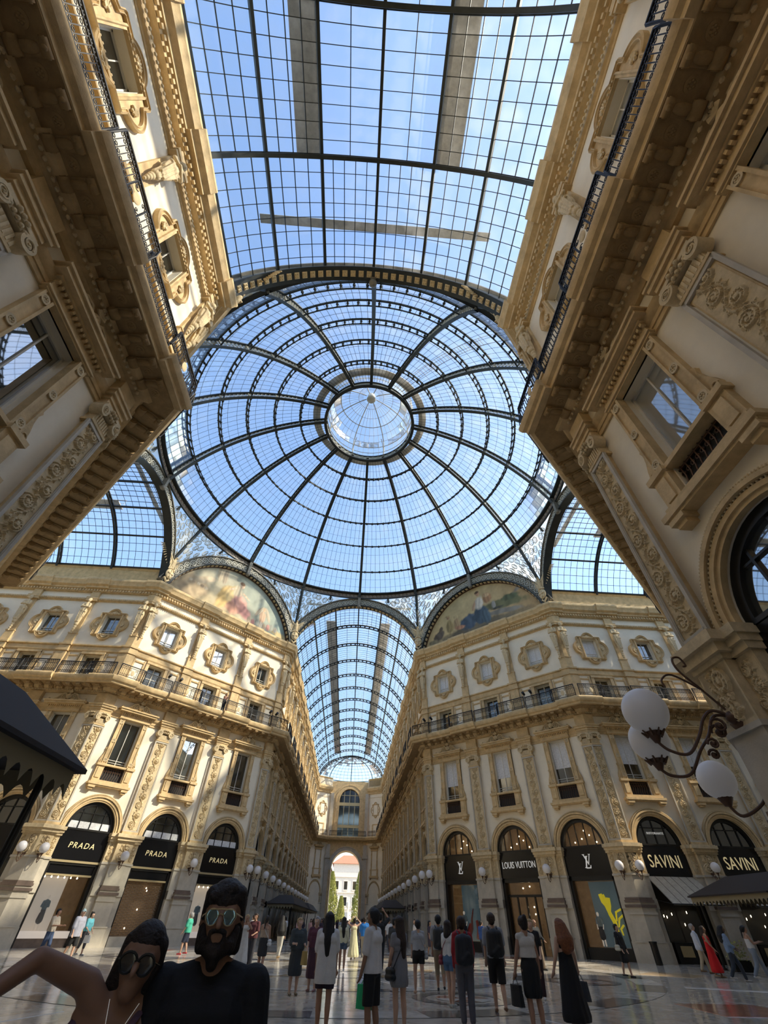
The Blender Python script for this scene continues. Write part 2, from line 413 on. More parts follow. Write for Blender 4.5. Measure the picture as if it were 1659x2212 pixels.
def pilaster(x0, x1, mL=False, mR=False):
    cx = (x0+x1)/2; K2 = T(cx, 0, 0)
    ped = stackm([(.12, 0, .92), (.16, .92, 1.0), (.05, 1.0, 2.22), (.1, 2.22, 2.34), (.06, 2.34, 2.55), (.05, 2.7, 2.8), (0, 3.05, 4.2), (.06, 4.2, 4.3)], x0, x1, mL, mR, 'pedestal', 'pier', -1.15)
    dark = stackm([(.15, 2.55, 2.7), (.11, 2.8, 2.93), (.06, 2.93, 3.05)], x0, x1, mL, mR, 'base_moulding', 'dark_band', -1.15)
    cap = stackm([(.02, 4.3, 5.45), (.09, 5.45, 5.55), (.2, 5.55, 5.74), (.32, 5.74, 5.95)], x0, x1, mL, mR, 'impost', 'carved', -1.15)
    i = .03
    sh = stackm([(.06, 5.95, 6.12), (-.08, 6.12, 12.5), (.03, 12.40, 12.5)], x0+(0 if mL else i), x1-(0 if mR else i), mL, mR, 'shaft', 'stone')
    fb = MB(); w = (x1-x0)/2-.02
    for s in (-1, 1): fb.box(cx+s*w-.05, cx+s*w+.05, -.09, .0, 6.12, 12.4)
    fb.box(cx-w, cx+w, -.09, 0, 6.12, 6.22); fb.box(cx-w, cx+w, -.09, 0, 12.28, 12.4)
    border = fb.mesh('border', 'pier', 30)
    ent = stackm([(.02, 13.33, 13.55), (.07, 13.55, 13.72), (.16, 13.72, 13.88), (.22, 13.88, 13.97), (.0, 13.97, 14.8)], x0, x1, mL, mR, 'entablature_block', 'stone')
    att = stackm([(.02, 15.85, 16.1), (-.03, 16.1, 18.4), (.05, 18.4, 18.55), (.0, 18.55, 18.95), (.08, 18.95, 19.1), (-.1, 19.1, 20.1), (-.06, 20.1, 20.2), (-.14, 20.2, 23.55), (.06, 23.55, 23.75), (.10, 23.75, 23.97), (-.06, 23.97, 24.6)], x0+(0 if mL else .1), x1-(0 if mR else .1), mL, mR, 'attic_pier', 'stone')
    return [E('pilaster', sh, None, [E('pedestal', ped), E('base_moulding', dark), E('impost', cap, None, ()), E('frieze_carving', RELIEF_CAP, T(cx, -.02, 4.38) @ Matrix.Diagonal(((x1-x0)/1.05, 1, 1.05, 1))),
            E('border', border), E('carved_panel', RELIEF_SHAFT, T(cx, .075, 6.25)), E('neck', NECK, T(cx, 0, 12.5) @ Matrix.Diagonal(((x1-x0)/1.14, 1, 1, 1))),
            E('capital', IONIC, T(cx, 0, 12.9) @ Matrix.Diagonal(((x1-x0)/1.14, 1, 1, 1))), E('entablature_block', ent)]),
            E('attic_pier', att, None, [E('caryatid', CARY, T(cx, .02, 20.85) @ Matrix.Diagonal((1.0, 1.0, 1.02, 1)))])]
PIL = pilaster(-.57, .57); PIL_L = pilaster(0, .85, mL=True); PIL_R = pilaster(-.85, 0, mR=True)
# ------------------------------------------------------------------ one bay
HW = BAY/2+.02
def plate():
    b = MB(); N = -.35; r = 1.72; zs = 5.95
    def q(x0, x1, z0, z1, n=N): b.add([(x0, -n, z0), (x1, -n, z0), (x1, -n, z1), (x0, -n, z1)], [(0, 1, 2, 3)])
    seg = 24
    for i in range(seg):
        t0 = PI*i/seg; t1 = PI*(i+1)/seg
        p = [(r*math.cos(t0), zs+r*math.sin(t0)), (r*math.cos(t1), zs+r*math.sin(t1))]
        b.add([(p[0][0], -N, p[0][1]), (p[0][0], -N, 8.2), (p[1][0], -N, 8.2), (p[1][0], -N, p[1][1])], [(0, 1, 2, 3)])
        b.add([(p[0][0], -N, p[0][1]), (p[1][0], -N, p[1][1]), (p[1][0], 1.2, p[1][1]), (p[0][0], 1.2, p[0][1])], [(0, 1, 2, 3)])
    for s in (-1, 1):
        x = sorted((s*r, s*HW)); q(x[0], x[1], zs, 8.2)
        x = sorted((s*.82, s*HW)); q(x[0], x[1], 9.0, 13.3)
        b.add([(s*.82, -N, 9), (s*.82, -N, 13.3), (s*.82, .75, 13.3), (s*.82, .75, 9)], [(0, 1, 2, 3)])
    q(-HW, HW, 8.2, 9.0); q(-HW, HW, 13.3, 14.8)
    b.add([(-.82, -N, 13.3), (.82, -N, 13.3), (.82, .75, 13.3), (-.82, .75, 13.3)], [(0, 1, 2, 3)])
    b.add([(-.82, -N, 9.0), (.82, -N, 9.0), (.82, .75, 9.0), (-.82, .75, 9.0)], [(0, 1, 2, 3)])
    return b.mesh('plaster_panel', 'plaster', 30)
def plate_attic():
    b = MB(); N = -.3
    def q(x0, x1, z0, z1): b.add([(x0, -N, z0), (x1, -N, z0), (x1, -N, z1), (x0, -N, z1)], [(0, 1, 2, 3)])
    for h, z0, z1 in ((.78, 16.0, 18.2), (.72, 20.25, 22.2)):
        for s in (-1, 1):
            x = sorted((s*h, s*HW)); q(x[0], x[1], z0, z1)
            b.add([(s*h, -N, z0), (s*h, -N, z1), (s*h, .8, z1), (s*h, .8, z0)], [(0, 1, 2, 3)])
        for z in (z0, z1): b.add([(-h, -N, z), (h, -N, z), (h, .8, z), (-h, .8, z)], [(0, 1, 2, 3)])
    q(-HW, HW, 15.8, 16.0); q(-HW, HW, 18.2, 20.25); q(-HW, HW, 22.2, 24.65)
    return b.mesh('attic_plaster', 'plaster', 30)
def archivolt():
    b = MB(); z = 5.95
    for r0, r1, n in ((1.70, 1.80, -.24), (1.80, 1.92, -.18), (1.97, 2.08, -.10), (2.08, 2.20, -.20)): b.ring(0, z, r0, r1, -.4, n, 0, PI, 40)
    a = b.mesh('archivolt', 'stone', 50); c = MB()
    for i in range(60):
        t = PI*(i+.5)/60; c.ball((1.945*math.cos(t), .20, z+1.945*math.sin(t)), .035, 6, 4)
    for i in range(84):
        t = PI*(i+.5)/84; c.ball((2.14*math.cos(t), .18, z+2.14*math.sin(t)), .05, 6, 4, (1, 1, 1))
    return a, c.mesh('bead_moulding', 'carved')
def window_main():
    st = MB()
    for s in (-1, 1):
        x = sorted((s*.82, s*1.2)); st.box(x[0], x[1], -.4, -.20, 10.05, 13.3)
        x = sorted((s*.80, s*.88)); st.box(x[0], x[1], -.4, -.14, 10.05, 13.3)
        x = sorted((s*1.13, s*1.2)); st.box(x[0], x[1], -.4, -.15, 10.05, 13.3)
        x = sorted((s*.86, s*1.42)); st.box(x[0], x[1], -.4, -.14, 8.95, 9.88)
        x = sorted((s*.98, s*1.30)); st.box(x[0], x[1], -.4, -.09, 9.08, 9.76)
        x = sorted((s*.84, s*1.5)); st.box(x[0], x[1], -.4, -.04, 9.88, 10.05)
        x = sorted((s*1.0, s*1.5)); st.box(x[0], x[1], -.4, .05, 8.42, 8.55); x = sorted((s*1.08, s*1.42)); st.box(x[0], x[1], -.4, -.04, 8.3, 8.42)
    st.box(-.86, .86, -.7, -.14, 9.92, 10.05)
    st.box(-1.45, 1.45, -.4, -.02, 8.78, 8.95); st.box(-1.6, 1.6, -.4, .08, 8.62, 8.78); st.box(-1.52, 1.52, -.4, .02, 8.55, 8.62)
    st.box(-1.28, 1.28, -.4, -.12, 13.3, 13.78); st.box(-1.33, 1.33, -.4, -.06, 13.36, 13.42)
    st.box(-1.4, 1.4, -.4, .05, 13.78, 13.86); st.box(-1.6, 1.6, -.4, .24, 13.86, 14.0); st.box(-1.68, 1.68, -.4, .32, 14.0, 14.1)
    body = st.mesh('window_surround', 'stone', 30)
    dn = MB()
    for i in range(17): dn.box(-1.3+.16*i, -1.22+.16*i, -.15, .0, 13.66, 13.78)
    dent = dn.mesh('dentils', 'stone', 30)
    ro = MB(); ro.ring(0, 0, .09, .15, -.05, .05, seg=16); ro.ring(0, 0, 0.0, .09, -.05, .02, seg=12)
    for i in range(6): ro.ball((.06*math.cos(i*PI/3), -.03, .06*math.sin(i*PI/3)), .03, 6, 4)
    ros = ro.mesh('rosette', 'carved', 40)
    vo = []
    for s in (-1, 1):
        v = MB(); pr = [(1.2, 10.05), (1.42, 10.05), (1.46, 10.22), (1.40, 10.45), (1.30, 10.7), (1.25, 10.95), (1.30, 11.12), (1.22, 11.22), (1.2, 11.2)]
        v.slab([(s*x, z) for x, z in pr], -.36, -.22); v.spiral(s*1.32, 10.2, -.2, .11, 1.2, .022, s, 0, 14)
        vo.append(v.mesh('console', 'stone', 50))
    pe = MB()
    for s in (-1, 1):
        pe.spiral(s*.42, 14.42, -.02, .27, 1.6, .05, s, PI/2-s*.2, 26); pe.tube([(s*.30, 0.02, 14.7), (s*.62, .02, 14.62), (s*.85, .02, 14.32), (s*1.1, .02, 14.2), (s*1.45, .02, 14.16)], [.05, .06, .05, .045, .03], 6)
        pe.ball((s*1.48, .02, 14.24), .08, 8, 6); pe.slab([(s*.2, 14.1), (s*.62, 14.1), (s*1.4, 14.1), (s*1.0, 14.22), (s*.75, 14.42), (s*.45, 14.66), (s*.2, 14.62)], -.34, -.08)
        for k in range(4): pe.ball((s*(.75+.16*k), .03, 14.28-.035*k), .06-.008*k, 7, 5)
    pe.ball((0, 0, 14.45), .2, 10, 8, (1, .6, 1.2)); pe.ball((0, -.06, 14.42), .1, 8, 6)
    for i in range(7):
        t = PI*(i+.5)/7; pe.tube([(0, -.02, 14.72), (.2*math.cos(t), -.05, 14.74+.22*math.sin(t))], [.04, .055], 6)
    ped = pe.mesh('pediment_carving', 'carved')
    g = MB(); g.box(-.84, .84, -.7, -.5, 9.0, 9.92)
    gp = g.mesh('grille', 'cable', 30); gb = MB()
    for i in range(9):
        x = -.74+.185*i
        gb.tube([(x, .44, 9.02), (x-.04, .40, 9.2), (x+.04, .40, 9.5), (x, .44, 9.88)], .022, 5)
        gb.ring(x, 9.62, .05, .07, -.46, -.42, seg=8)
    gb.box(-.82, .82, -.47, -.42, 9.78, 9.82)
    bars = gb.mesh('grille_bars', 'bronze')
    p = MB(); p.box(-.84, .84, -.75, -.70, 10.03, 13.32); pane = p.mesh('pane', 'pane_dark', 30)
    f = MB()
    for s in (-1, 1): x = sorted((s*.74, s*.82)); f.box(x[0], x[1], -.72, -.64, 10.05, 13.3)
    f.box(-.82, .82, -.72, -.64, 13.2, 13.3); f.box(-.82, .82, -.72, -.64, 10.05, 10.13); f.box(-.025, .025, -.72, -.65, 10.1, 13.25); f.box(-.8, .8, -.71, -.66, 10.42, 10.46); f.box(-.8, .8, -.71, -.66, 10.26, 10.29)
    sash = f.mesh('sash', 'white_frame', 30)
    kids = [E('pediment_carving', ped), E('console', vo[0]), E('console', vo[1]), E('grille', gp), E('grille_bars', bars, kind='stuff'), E('pane', pane), E('sash', sash), E('dentils', dent, kind='stuff')]
    for s in (-1, 1):
        for z in (10.3, 11.7, 13.1): kids.append(E('rosette', ros, T(s*1.01, .2, z)))
    pm2 = {}
    for k_ in ('pane_mirror', 'pane_sky'): q_ = MB(); q_.box(-.84, .84, -.75, -.70, 10.03, 13.32); pm2[k_] = q_.mesh('pane', k_, 30)
    return body, kids, pm2
def quatre():
    def outer(t):
        # rectangle with a lobe on each side
        c, s = math.cos(t), math.sin(t); r = min(1.22/max(abs(c), 1e-6), 1.18/max(abs(s), 1e-6))
        for cx, cz, R in ((0, 1.02, .62), (0, -1.02, .62), (1.02, 0, .72), (-1.02, 0, .72)):
            bq = c*cx+s*cz; d = bq*bq-(cx*cx+cz*cz-R*R)
            if d > 0 and bq > 0: r = max(r, bq+math.sqrt(d))
        return r*c, r*s
    def inner(t):
        c, s = math.cos(t), math.sin(t); r = min(.74/max(abs(c), 1e-6), .99/max(abs(s), 1e-6)); return r*c, r*s
    N = 128; prof = [('o', 1, -.4), ('o', 1, -.10), ('o', .965, -.06), ('o', .95, -.12), ('o', .925, -.15), ('o', .905, -.10), ('o', .89, -.10), ('o', .88, -.22), ('i', 1.22, -.22), ('i', 1.20, -.13), ('i', 1.12, -.10), ('i', 1.08, -.16), ('i', 1.0, -.16), ('i', 1.0, -.5)]
    vs = []; fs = []; k = len(prof); zc = 21.22
    for i in range(N):
        t = 2*PI*i/N+.0001; o = outer(t); q = inner(t)
        for kd, u, n in prof:
            p = o if kd == 'o' else q; r_ = math.hypot(*p)*u
            if kd == 'i': r_ = min(r_, math.hypot(*o)*.93)
            vs.append((math.cos(t)*r_, -n, zc+math.sin(t)*r_))
    for i in range(N):
        j = (i+1) % N
        for a in range(k-1): fs.append((i*k+a, i*k+a+1, j*k+a+1, j*k+a))
    b = MB(); b.add(vs, fs); fr = b.mesh('window_surround', 'stone', 24)
    s = MB()
    for cx, cz in ((0, 1.25), (0, -1.25), (1.2, 0), (-1.2, 0)):
        tn = math.atan2(cz, cx)
        for i in range(7):
            t = tn+(i-3)*.42; s.tube([(cx*.90, .2, zc+cz*.90), (cx*.90+.24*math.cos(t), .15, zc+cz*.90+.24*math.sin(t))], [.025, .05], 5)
        s.ball((cx*.90, .17, zc+cz*.90), .08, 8, 6)
    for i in range(9):
        for sg in (-1, 1): s.ball((-.66+.165*i, .13, zc+sg*1.06), .045, 6, 5)
    sh = s.mesh('shell_carving', 'carved')
    p = MB(); p.box(-.74, .74, -.75, -.70, 20.22, 22.23)
    f = MB()
    for q in (-1, 1): x = sorted((q*.66, q*.74)); f.box(x[0], x[1], -.72, -.64, 20.25, 22.2)
    f.box(-.74, .74, -.72, -.64, 22.12, 22.2); f.box(-.74, .74, -.72, -.64, 20.25, 20.33); f.box(-.02, .02, -.72, -.65, 20.3, 22.15)
    f.box(-.7, .7, -.68, -.62, 20.55, 20.58); f.box(-.7, .7, -.68, -.62, 20.75, 20.78)
    return fr, sh, p, f.mesh('sash', 'white_frame', 30)
def low_window():
    s = MB()
    for q in (-1, 1):
        x = sorted((q*.78, q*1.05)); s.box(x[0], x[1], -.35, -.16, 16.0, 18.3); x = sorted((q*1.15, q*1.28)); s.box(x[0], x[1], -.35, -.2, 16.0, 18.3)
        x = sorted((q*2.1, q*2.25)); s.box(x[0], x[1], -.35, -.2, 16.0, 18.3)
        for z in (16.2, 18.1): x = sorted((q*1.28, q*2.1)); s.box(x[0], x[1], -.35, -.22, z-.06, z+.06)
    s.box(-1.05, 1.05, -.35, -.12, 18.2, 18.4)
    p = MB(); p.box(-.8, .8, -.8, -.75, 15.9, 18.25)
    f = MB(); f.box(-.03, .03, -.77, -.68, 15.9, 18.2); f.box(-.78, .78, -.77, -.68, 18.1, 18.2); f.box(-.78, -.7, -.77, -.68, 15.9, 18.2); f.box(.7, .78, -.77, -.68, 15.9, 18.2); f.box(-.75, .75, -.76, -.7, 17.1, 17.15)
    return s.mesh('window_surround', 'stone', 30), p.mesh('pane', 'pane_dark', 30), f.mesh('sash', 'white_frame', 30)
def halfdisc(r, n, z0=5.95, seg=28, dz=0):
    b = MB(); b.slab([(r*math.cos(PI*i/seg), z0+r*math.sin(PI*i/seg)) for i in range(seg+1)], n-.03, n); return b
PLATE, PLATE_A = plate(), plate_attic(); ARCH, BEAD = archivolt(); WM, WMK, WPANE = window_main(); QF, QS, QP, QSASH = quatre(); LW, LWP, LWS = low_window()
QPANE = {k: QP.mesh('pane', k, 30) for k in ('pane_dark', 'pane_sky')}
def curtain_mesh(z0, z1, hw, n):
    b = MB(); k = 36; vs = []; 
    for i in range(k+1):
        x = -hw+2*hw*i/k; vs += [(x, -(n+.012*math.sin(i*1.9)), z0), (x, -(n+.012*math.sin(i*1.9+.5)), z1)]
    b.add(vs, [(2*i, 2*i+2, 2*i+3, 2*i+1) for i in range(k)]); return b.mesh('curtain', 'curtain')
CURT = curtain_mesh(20.3, 22.15, .66, -.68); BLIND = curtain_mesh(11.2, 13.2, .72, -.68)
FAN = halfdisc(1.6, -.60).mesh('fanlight', 'shop_glass', 30); FAN_DARK = halfdisc(1.6, -.60).mesh('fanlight', 'pane_dark', 30); FAN_MIRROR = halfdisc(1.6, -.60).mesh('fanlight', 'pane_mirror', 30)
def fanframe(vert, horiz, m='black_frame'):
    b = MB(); b.ring(0, 5.95, 1.48, 1.74, -.75, -.47, 0, PI, 32); b.box(-1.72, 1.72, -.75, -.47, 5.9, 6.0)
    for x in vert: b.box(x-.03, x+.03, -.62, -.53, 5.95, 5.95+math.sqrt(max(0, 1.6**2-x*x)))
    for z in horiz: w_ = math.sqrt(1.6**2-(z-5.95)**2); b.box(-w_, w_, -.62, -.53, z-.025, z+.025)
    return b.mesh('glazing_bars', m, 40)
FANF = fanframe((-.8, 0, .8), (6.95,)); FANF2 = fanframe((-1.0, -.35, .35, 1.0), ())
def jamb(levels, name, m):
    b = MB()
    for s in (-1, 1):
        for x0, x1, n, z0, z1 in levels: x = sorted((s*x0, s*x1)); b.box(x[0], x[1], -1.3, n, z0, z1)
    return b.mesh(name, m, 30)
JAMB = jamb(((1.72, 2.84, -.22, 0, 4.25), (1.68, 2.84, -.16, 4.18, 4.3), (1.72, 2.3, -.12, 0, .95), (1.72, 2.3, -.14, 2.5, 3.0)), 'arch_pier', 'pier')
JCAP = jamb(((1.72, 2.84, -.22, 4.3, 5.5), (1.66, 2.84, -.12, 5.45, 5.6), (1.63, 2.84, -.04, 5.6, 5.75), (1.58, 2.84, .04, 5.75, 5.95)), 'impost', 'carved')
JREL = relief(.5, .95, 26, 46, .06, .6, seed=5)
def dentil_run(L0):
    b = MB(); n = int(L0/.27)
    for i in range(n): x = i*L0/n; b.box(x, x+.15, -.05, .10, 24.66, 24.84)
    return b.mesh('dentils', 'stone', 30)
DENT = dentil_run(BAY)
def egg_run(L0):
    b = MB(); n = int(L0/.2)
    for i in range(n):
        x = (i+.5)*L0/n; b.ball((x, .02, 23.78), .075, 6, 4, (1, .8, .9))
        b.ball((x, -.12, 14.93), .07, 6, 4, (1, .8, 1))
    return b.mesh('egg_moulding', 'carved')
EGG = egg_run(BAY)
def modil():
    b = MB(); b.box(-.16, .16, .20, 1.0, .04, .26); b.box(-.19, .19, .15, 1.04, .20, .26)
    for n_, z_, r_ in ((.96, .06, .11), (.30, .0, .16)):
        b.tube([(-.17, -n_, z_), (.17, -n_, z_)], r_, 12)
        for s in (-1, 1): b.tube([(s*.17, -n_, z_), (s*.19, -n_, z_)], r_*.55, 10)
    b.ball((0, -.62, .04), .2, 10, 8, (.6, 1.4, .42)); b.ball((0, -.98, .0), .08, 8, 6, (1, 1, 1))
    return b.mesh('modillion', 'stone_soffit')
MODIL = modil()
def coffer():
    b = MB(); b.ring(0, 0, .10, .17, -.02, .04, seg=14); 
    for i in range(6): b.ball((.07*math.cos(i*PI/3), -.02, .07*math.sin(i*PI/3)), .045, 6, 4)
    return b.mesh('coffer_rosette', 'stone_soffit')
COFF = coffer()
def railing(L0, med):
    b = MB(); h = L0/2
    b.box(-h, h, -.035, .035, 1.0, 1.06); b.box(-h, h, -.02, .02, .86, .89); b.box(-h, h, -.02, .02, .10, .14)
    n = int(L0/.15)
    for i in range(n+1):
        x = -h+L0*i/n
        if med and abs(x) < .34: continue
        b.box(x-.012, x+.012, -.012, .012, .12, .88)
        if i < n: b.ring(x+L0/n/2, .95, .025, .05, -.01, .01, seg=6); b.ring(x+L0/n/2, .25, .04, .06, -.01, .01, seg=6); b.ring(x+L0/n/2, .74, .04, .06, -.01, .01, seg=6)
    for s in (-1, 1): b.tube([(s*h, 0, 0), (s*h, 0, 1.02)], .035, 6); b.tube([(s*h, 0, 1.03), (s*(h-.02), -.02, 1.0), (s*h, -.1, .5), (s*h, -.02, .02)], .02, 5)
    if med:
        for s in (-1, 1): b.tube([(s*.36, 0, .12), (s*.36, 0, .88)], .02, 5); b.spiral(s*.24, .72, 0, .1, 1.2, .016, s, 0, 12); b.spiral(s*.24, .28, 0, .1, 1.2, .016, -s, 0, 12)
    r = b.mesh('railing', 'iron')
    if not med: return r
    d = MB(); d.ball((0, 0, .5), .2, 14, 8, (.8, .15, 1.15)); return r, d.mesh('medallion', 'carved')
RAIL_B = railing(2.7, False); RAIL_P, MEDAL = railing(2.92, True); RAIL_C, _ = railing(2.2, True)
# shop fronts --------------------------------------------------------
def text_mesh(body, size, m, depth=.02, shear=0, spacing=1.0, scale=(1, 1)):
    cu = bpy.data.curves.new('lettering', 'FONT'); cu.body = body; cu.size = size; cu.extrude = depth; cu.align_x = 'CENTER'; cu.align_y = 'CENTER'
    cu.space_character = spacing; cu.shear = shear; cu.resolution_u = 3
    o = bpy.data.objects.new('t', cu); COL.objects.link(o)
    me = bpy.data.meshes.new_from_object(o.evaluated_get(bpy.context.evaluated_depsgraph_get())); bpy.data.objects.remove(o)
    me.transform(Matrix.Rotation(PI/2, 4, 'X') @ Matrix.Diagonal((scale[0], scale[1], 1, 1))); me.materials.clear(); me.materials.append(MATS[m]); me.name = 'lettering'
    return me
def shop_box(zt=4.2, wall='warm_wall'):
    b = MB(); b.box(-1.72, 1.72, -1.68, -1.62, 0, 7.7); return b.mesh('shop_interior', wall, 30)
INTW = shop_box(); INTD = shop_box(wall='room_dark')
def sbox(*a, m, name='panel'): b = MB(); b.box(*a); return b.mesh(name, m, 30)
SIGN = sbox(-1.76, 1.76, -1.0, -.5, 4.25, 5.95, m='black_sign', name='sign_board')
FRAME_J = MB()
for _s in (-1, 1): _x = sorted((_s*1.5, _s*1.76)); FRAME_J.box(_x[0], _x[1], -1.0, -.52, 0, 4.25)
FRAME_J.box(-1.76, 1.76, -1.0, -.52, 4.0, 4.28); FRAME_J = FRAME_J.mesh('shop_frame', 'black_frame', 30)
GL = sbox(-1.5, 1.5, -.92, -.90, .6, 4.0, m='shop_glass', name='shop_window')
LAMP = MB(); LAMP.ball((0, 0, 0), .05, 8, 6); LAMP = LAMP.mesh('spot_lamp', 'shop_light')
def mannequin(m1, m2, skin='display_pale'):
    c = [((-.09, 0, .05), .05, (-.08, 0, .5), .06), ((-.08, 0, .5), .06, (-.07, 0, .9), .08), ((.09, 0, .05), .05, (.08, 0, .5), .06), ((.08, 0, .5), .06, (.07, 0, .9), .08),
         ((0, 0, .95), .13, (0, 0, 1.1), .11), ((0, 0, 1.1), .11, (0, 0, 1.32), .13), ((-.15, 0, 1.38), .05, (.15, 0, 1.38), .05), ((0, 0, 1.38), .05, (0, 0, 1.5), .04),
         ((-.18, 0, 1.38), .045, (-.22, .03, 1.1), .035), ((-.22, .03, 1.1), .035, (-.2, -.08, .85), .03), ((.18, 0, 1.38), .045, (.22, .03, 1.1), .035), ((.22, .03, 1.1), .035, (.2, -.08, .85), .03),
         ((0, 0, 1.6), .09, (0, 0, 1.64), .09)]
    body = blob(c, .03, 1, skin, name='mannequin')
    top = blob([((0, 0, 1.0), .15, (0, 0, 1.36), .15), ((-.17, 0, 1.38), .07, (-.22, .02, 1.15), .06), ((.17, 0, 1.38), .07, (.22, .02, 1.15), .06)], .03, 1, m1, name='top')
    sk = blob([((0, 0, .98), .15, (0, 0, .5), .2)], .03, 1, m2, name='skirt')
    return E('mannequin', body, Matrix.Identity(4), [E('top', top), E('skirt', sk)])
mat('cloth_blue', (.35, .48, .60), .8); mat('cloth_navy', (.03, .04, .08), .8); mat('cloth_white', (.75, .75, .74), .85, var=.05); mat('cloth_grey', (.26, .27, .30), .85)
def fan_curtain():
    q = MB(); k = 30
    for i in range(k+1): x = -1.44+2.88*i/k; q.v += [(x, .575+.01*math.sin(i*2.1), 6.02), (x, .575+.01*math.sin(i*2.1+.6), 6.42)]
    q.f = [(2*i, 2*i+2, 2*i+3, 2*i+1) for i in range(k)]; return q.mesh('fan_curtain', 'curtain')
FANC = fan_curtain()
def shop_prada(word, shutter=False, half=True):
    L = [E('shopfront', FRAME_J, None, [E('sign_board', SIGN), E('lettering', word, T(0, .49, 5.05)), E('brass_strip', sbox(-1.76, 1.76, -.9, -.46, 4.12, 4.24, m='brass')), E('shop_interior', INTW)])]
    k = L[0][4]
    k.append(E('fan_curtain', FANC))
    k.append(E('fascia', sbox(-1.5, 1.5, -.95, -.6, 3.5, 4.0, m='black_sign'))); k.append(E('brass_rail', sbox(-1.5, 1.5, -.95, -.55, 3.42, 3.52, m='brass')))
    if shutter:
        b = MB()
        for i in range(34): b.tube([(-1.5, .78, .55+.085*i), (1.5, .78, .55+.085*i)], .016, 4)
        for i in range(34):
            for j in range(9): x = -1.4+.33*j+(.16 if i % 2 else 0); b.box(x-.012, x+.012, -.8, -.76, .55+.085*i, .635+.085*i)
        k.append(E('roller_grille', b.mesh('roller_grille', 'shutter', 30), kind='stuff')); k.append(E('door_step', sbox(-1.5, 1.5, -1.3, -.5, 0, .5, m='pier')))
        for x, z in ((.3, 1.9), (.5, 3.1), (.6, 2.95), (-.2, .9)): k.append(E('spot_lamp', LAMP, T(x, 1.4, z)))
    else:
        k.append(E('shop_window', GL)); k.append(E('plinth', sbox(-1.76, 1.76, -1.6, -.6, 0, .42, m='dark_band'))); k.append(E('display_shelf', sbox(-1.55, 1.55, -1.5, -.55, .42, .75, m='display_pale')))
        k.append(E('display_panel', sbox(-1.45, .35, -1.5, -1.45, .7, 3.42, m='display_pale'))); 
        for i in range(6): k.append(E('spot_lamp', LAMP, T(-1.3+.42*i, 1.1, 3.36)))
        L.append(MANN_P)
    return L
MANN_P0 = mannequin('cloth_blue', 'cloth_grey'); MANN_P = ('mannequin', MANN_P0[1], T(-.45, 1.2, .75), {}, MANN_P0[4])
def shop_lv(word, kind):
    L = [E('shopfront', FRAME_J, None, [E('sign_board', SIGN), E('lettering', word, T(0, .49, 5.05)), E('shop_interior', INTW)])]
    k = L[0][4]
    for x, z in ((-.9, 6.3), (-.3, 6.5), (.35, 6.7), (.8, 6.25), (0, 7.0)): k.append(E('spot_lamp', LAMP, T(x, 1.4, z)))
    if kind == 'door':
        b = MB()
        for x in (-1.5, -.75, 0, .75, 1.5): b.box(x-.05, x+.05, -1.0, -.85, 0, 3.2)
        b.box(-1.5, 1.5, -1.0, -.85, 3.15, 3.3); k.append(E('door_frame', b.mesh('door_frame', 'black_frame', 30))); k.append(E('door_glass', sbox(-1.5, 1.5, -.94, -.92, .0, 4.0, m='shop_glass')))
        for x, z in ((.3, 2.6), (.32, 2.2), (-.4, 3.7), (.2, 3.8)): k.append(E('spot_lamp', LAMP, T(x, 1.4, z)))
    else:
        k.append(E('shop_window', GL)); k.append(E('plinth', sbox(-1.76, 1.76, -1.6, -.6, 0, .58, m='black_frame')))
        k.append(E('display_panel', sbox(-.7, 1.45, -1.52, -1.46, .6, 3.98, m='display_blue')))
        b = MB()
        if kind == 'yellow':
            for p in ([(.0, 3.3), (.08, 2.9), (.25, 2.7), (.35, 2.2)], [(.15, 3.25), (.3, 2.8), (.35, 2.3)], [(.5, 3.1), (.45, 2.7), (.35, 2.3)], [(1.2, 2.5), (.8, 2.35), (.7, 1.9)], [(1.25, 2.2), (.9, 2.0), (.75, 1.6)], [(1.1, 1.7), (.85, 1.5), (.9, 1.2)], [(.35, 2.3), (.55, 1.8), (.6, 1.3)]):
                b.tube([(x, 1.38, z) for x, z in p], [.14]*(len(p)-1)+[.09], 7, flat=.4)
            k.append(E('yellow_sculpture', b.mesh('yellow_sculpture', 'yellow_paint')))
        else:
            for p in ([(-.2, .8), (.1, 1.3), (.15, 1.9), (.35, 2.5)], [(.6, .7), (.7, 1.2), (.6, 1.8)], [(-.3, .7), (-.25, 1.2), (0, 1.6)]): b.tube([(x, 1.38, z) for x, z in p], [.2, .16, .12, .05][:len(p)], 7, flat=.4)
            k.append(E('red_sculpture', b.mesh('red_sculpture', 'red_paint')))
        L.append(('mannequin', MANN_L[1], T(-.45, 1.15, .62), {}, MANN_L[4]))
    return L
MANN_L = mannequin('cloth_blue', 'cloth_navy')
def shop_cafe(word):
    L = [E('shopfront', FRAME_J, None, [E('sign_board', SIGN), E('lettering', word, T(0, .49, 4.98)), E('shop_interior', INTD), E('shop_window', GL), E('counter', sbox(-1.2, .3, -1.4, -.7, 0, .95, m='black_frame')), E('menu_panel', sbox(-.9, -.1, -.72, -.66, .3, .8, m='brass'))])]
    for x, z in ((-.9, 2.2), (-.7, 2.15), (-.3, 2.3), (.4, 1.8), (.8, 2.4)): L[0][4].append(E('spot_lamp', LAMP, T(x, 1.4, z) @ Matrix.Diagonal((.5, .5, 1.4, 1))))
    return L
def shop_plain():
    return [E('shopfront', FRAME_J, None, [E('sign_board', SIGN), E('shop_interior', INTD), E('shop_window', GL)])]
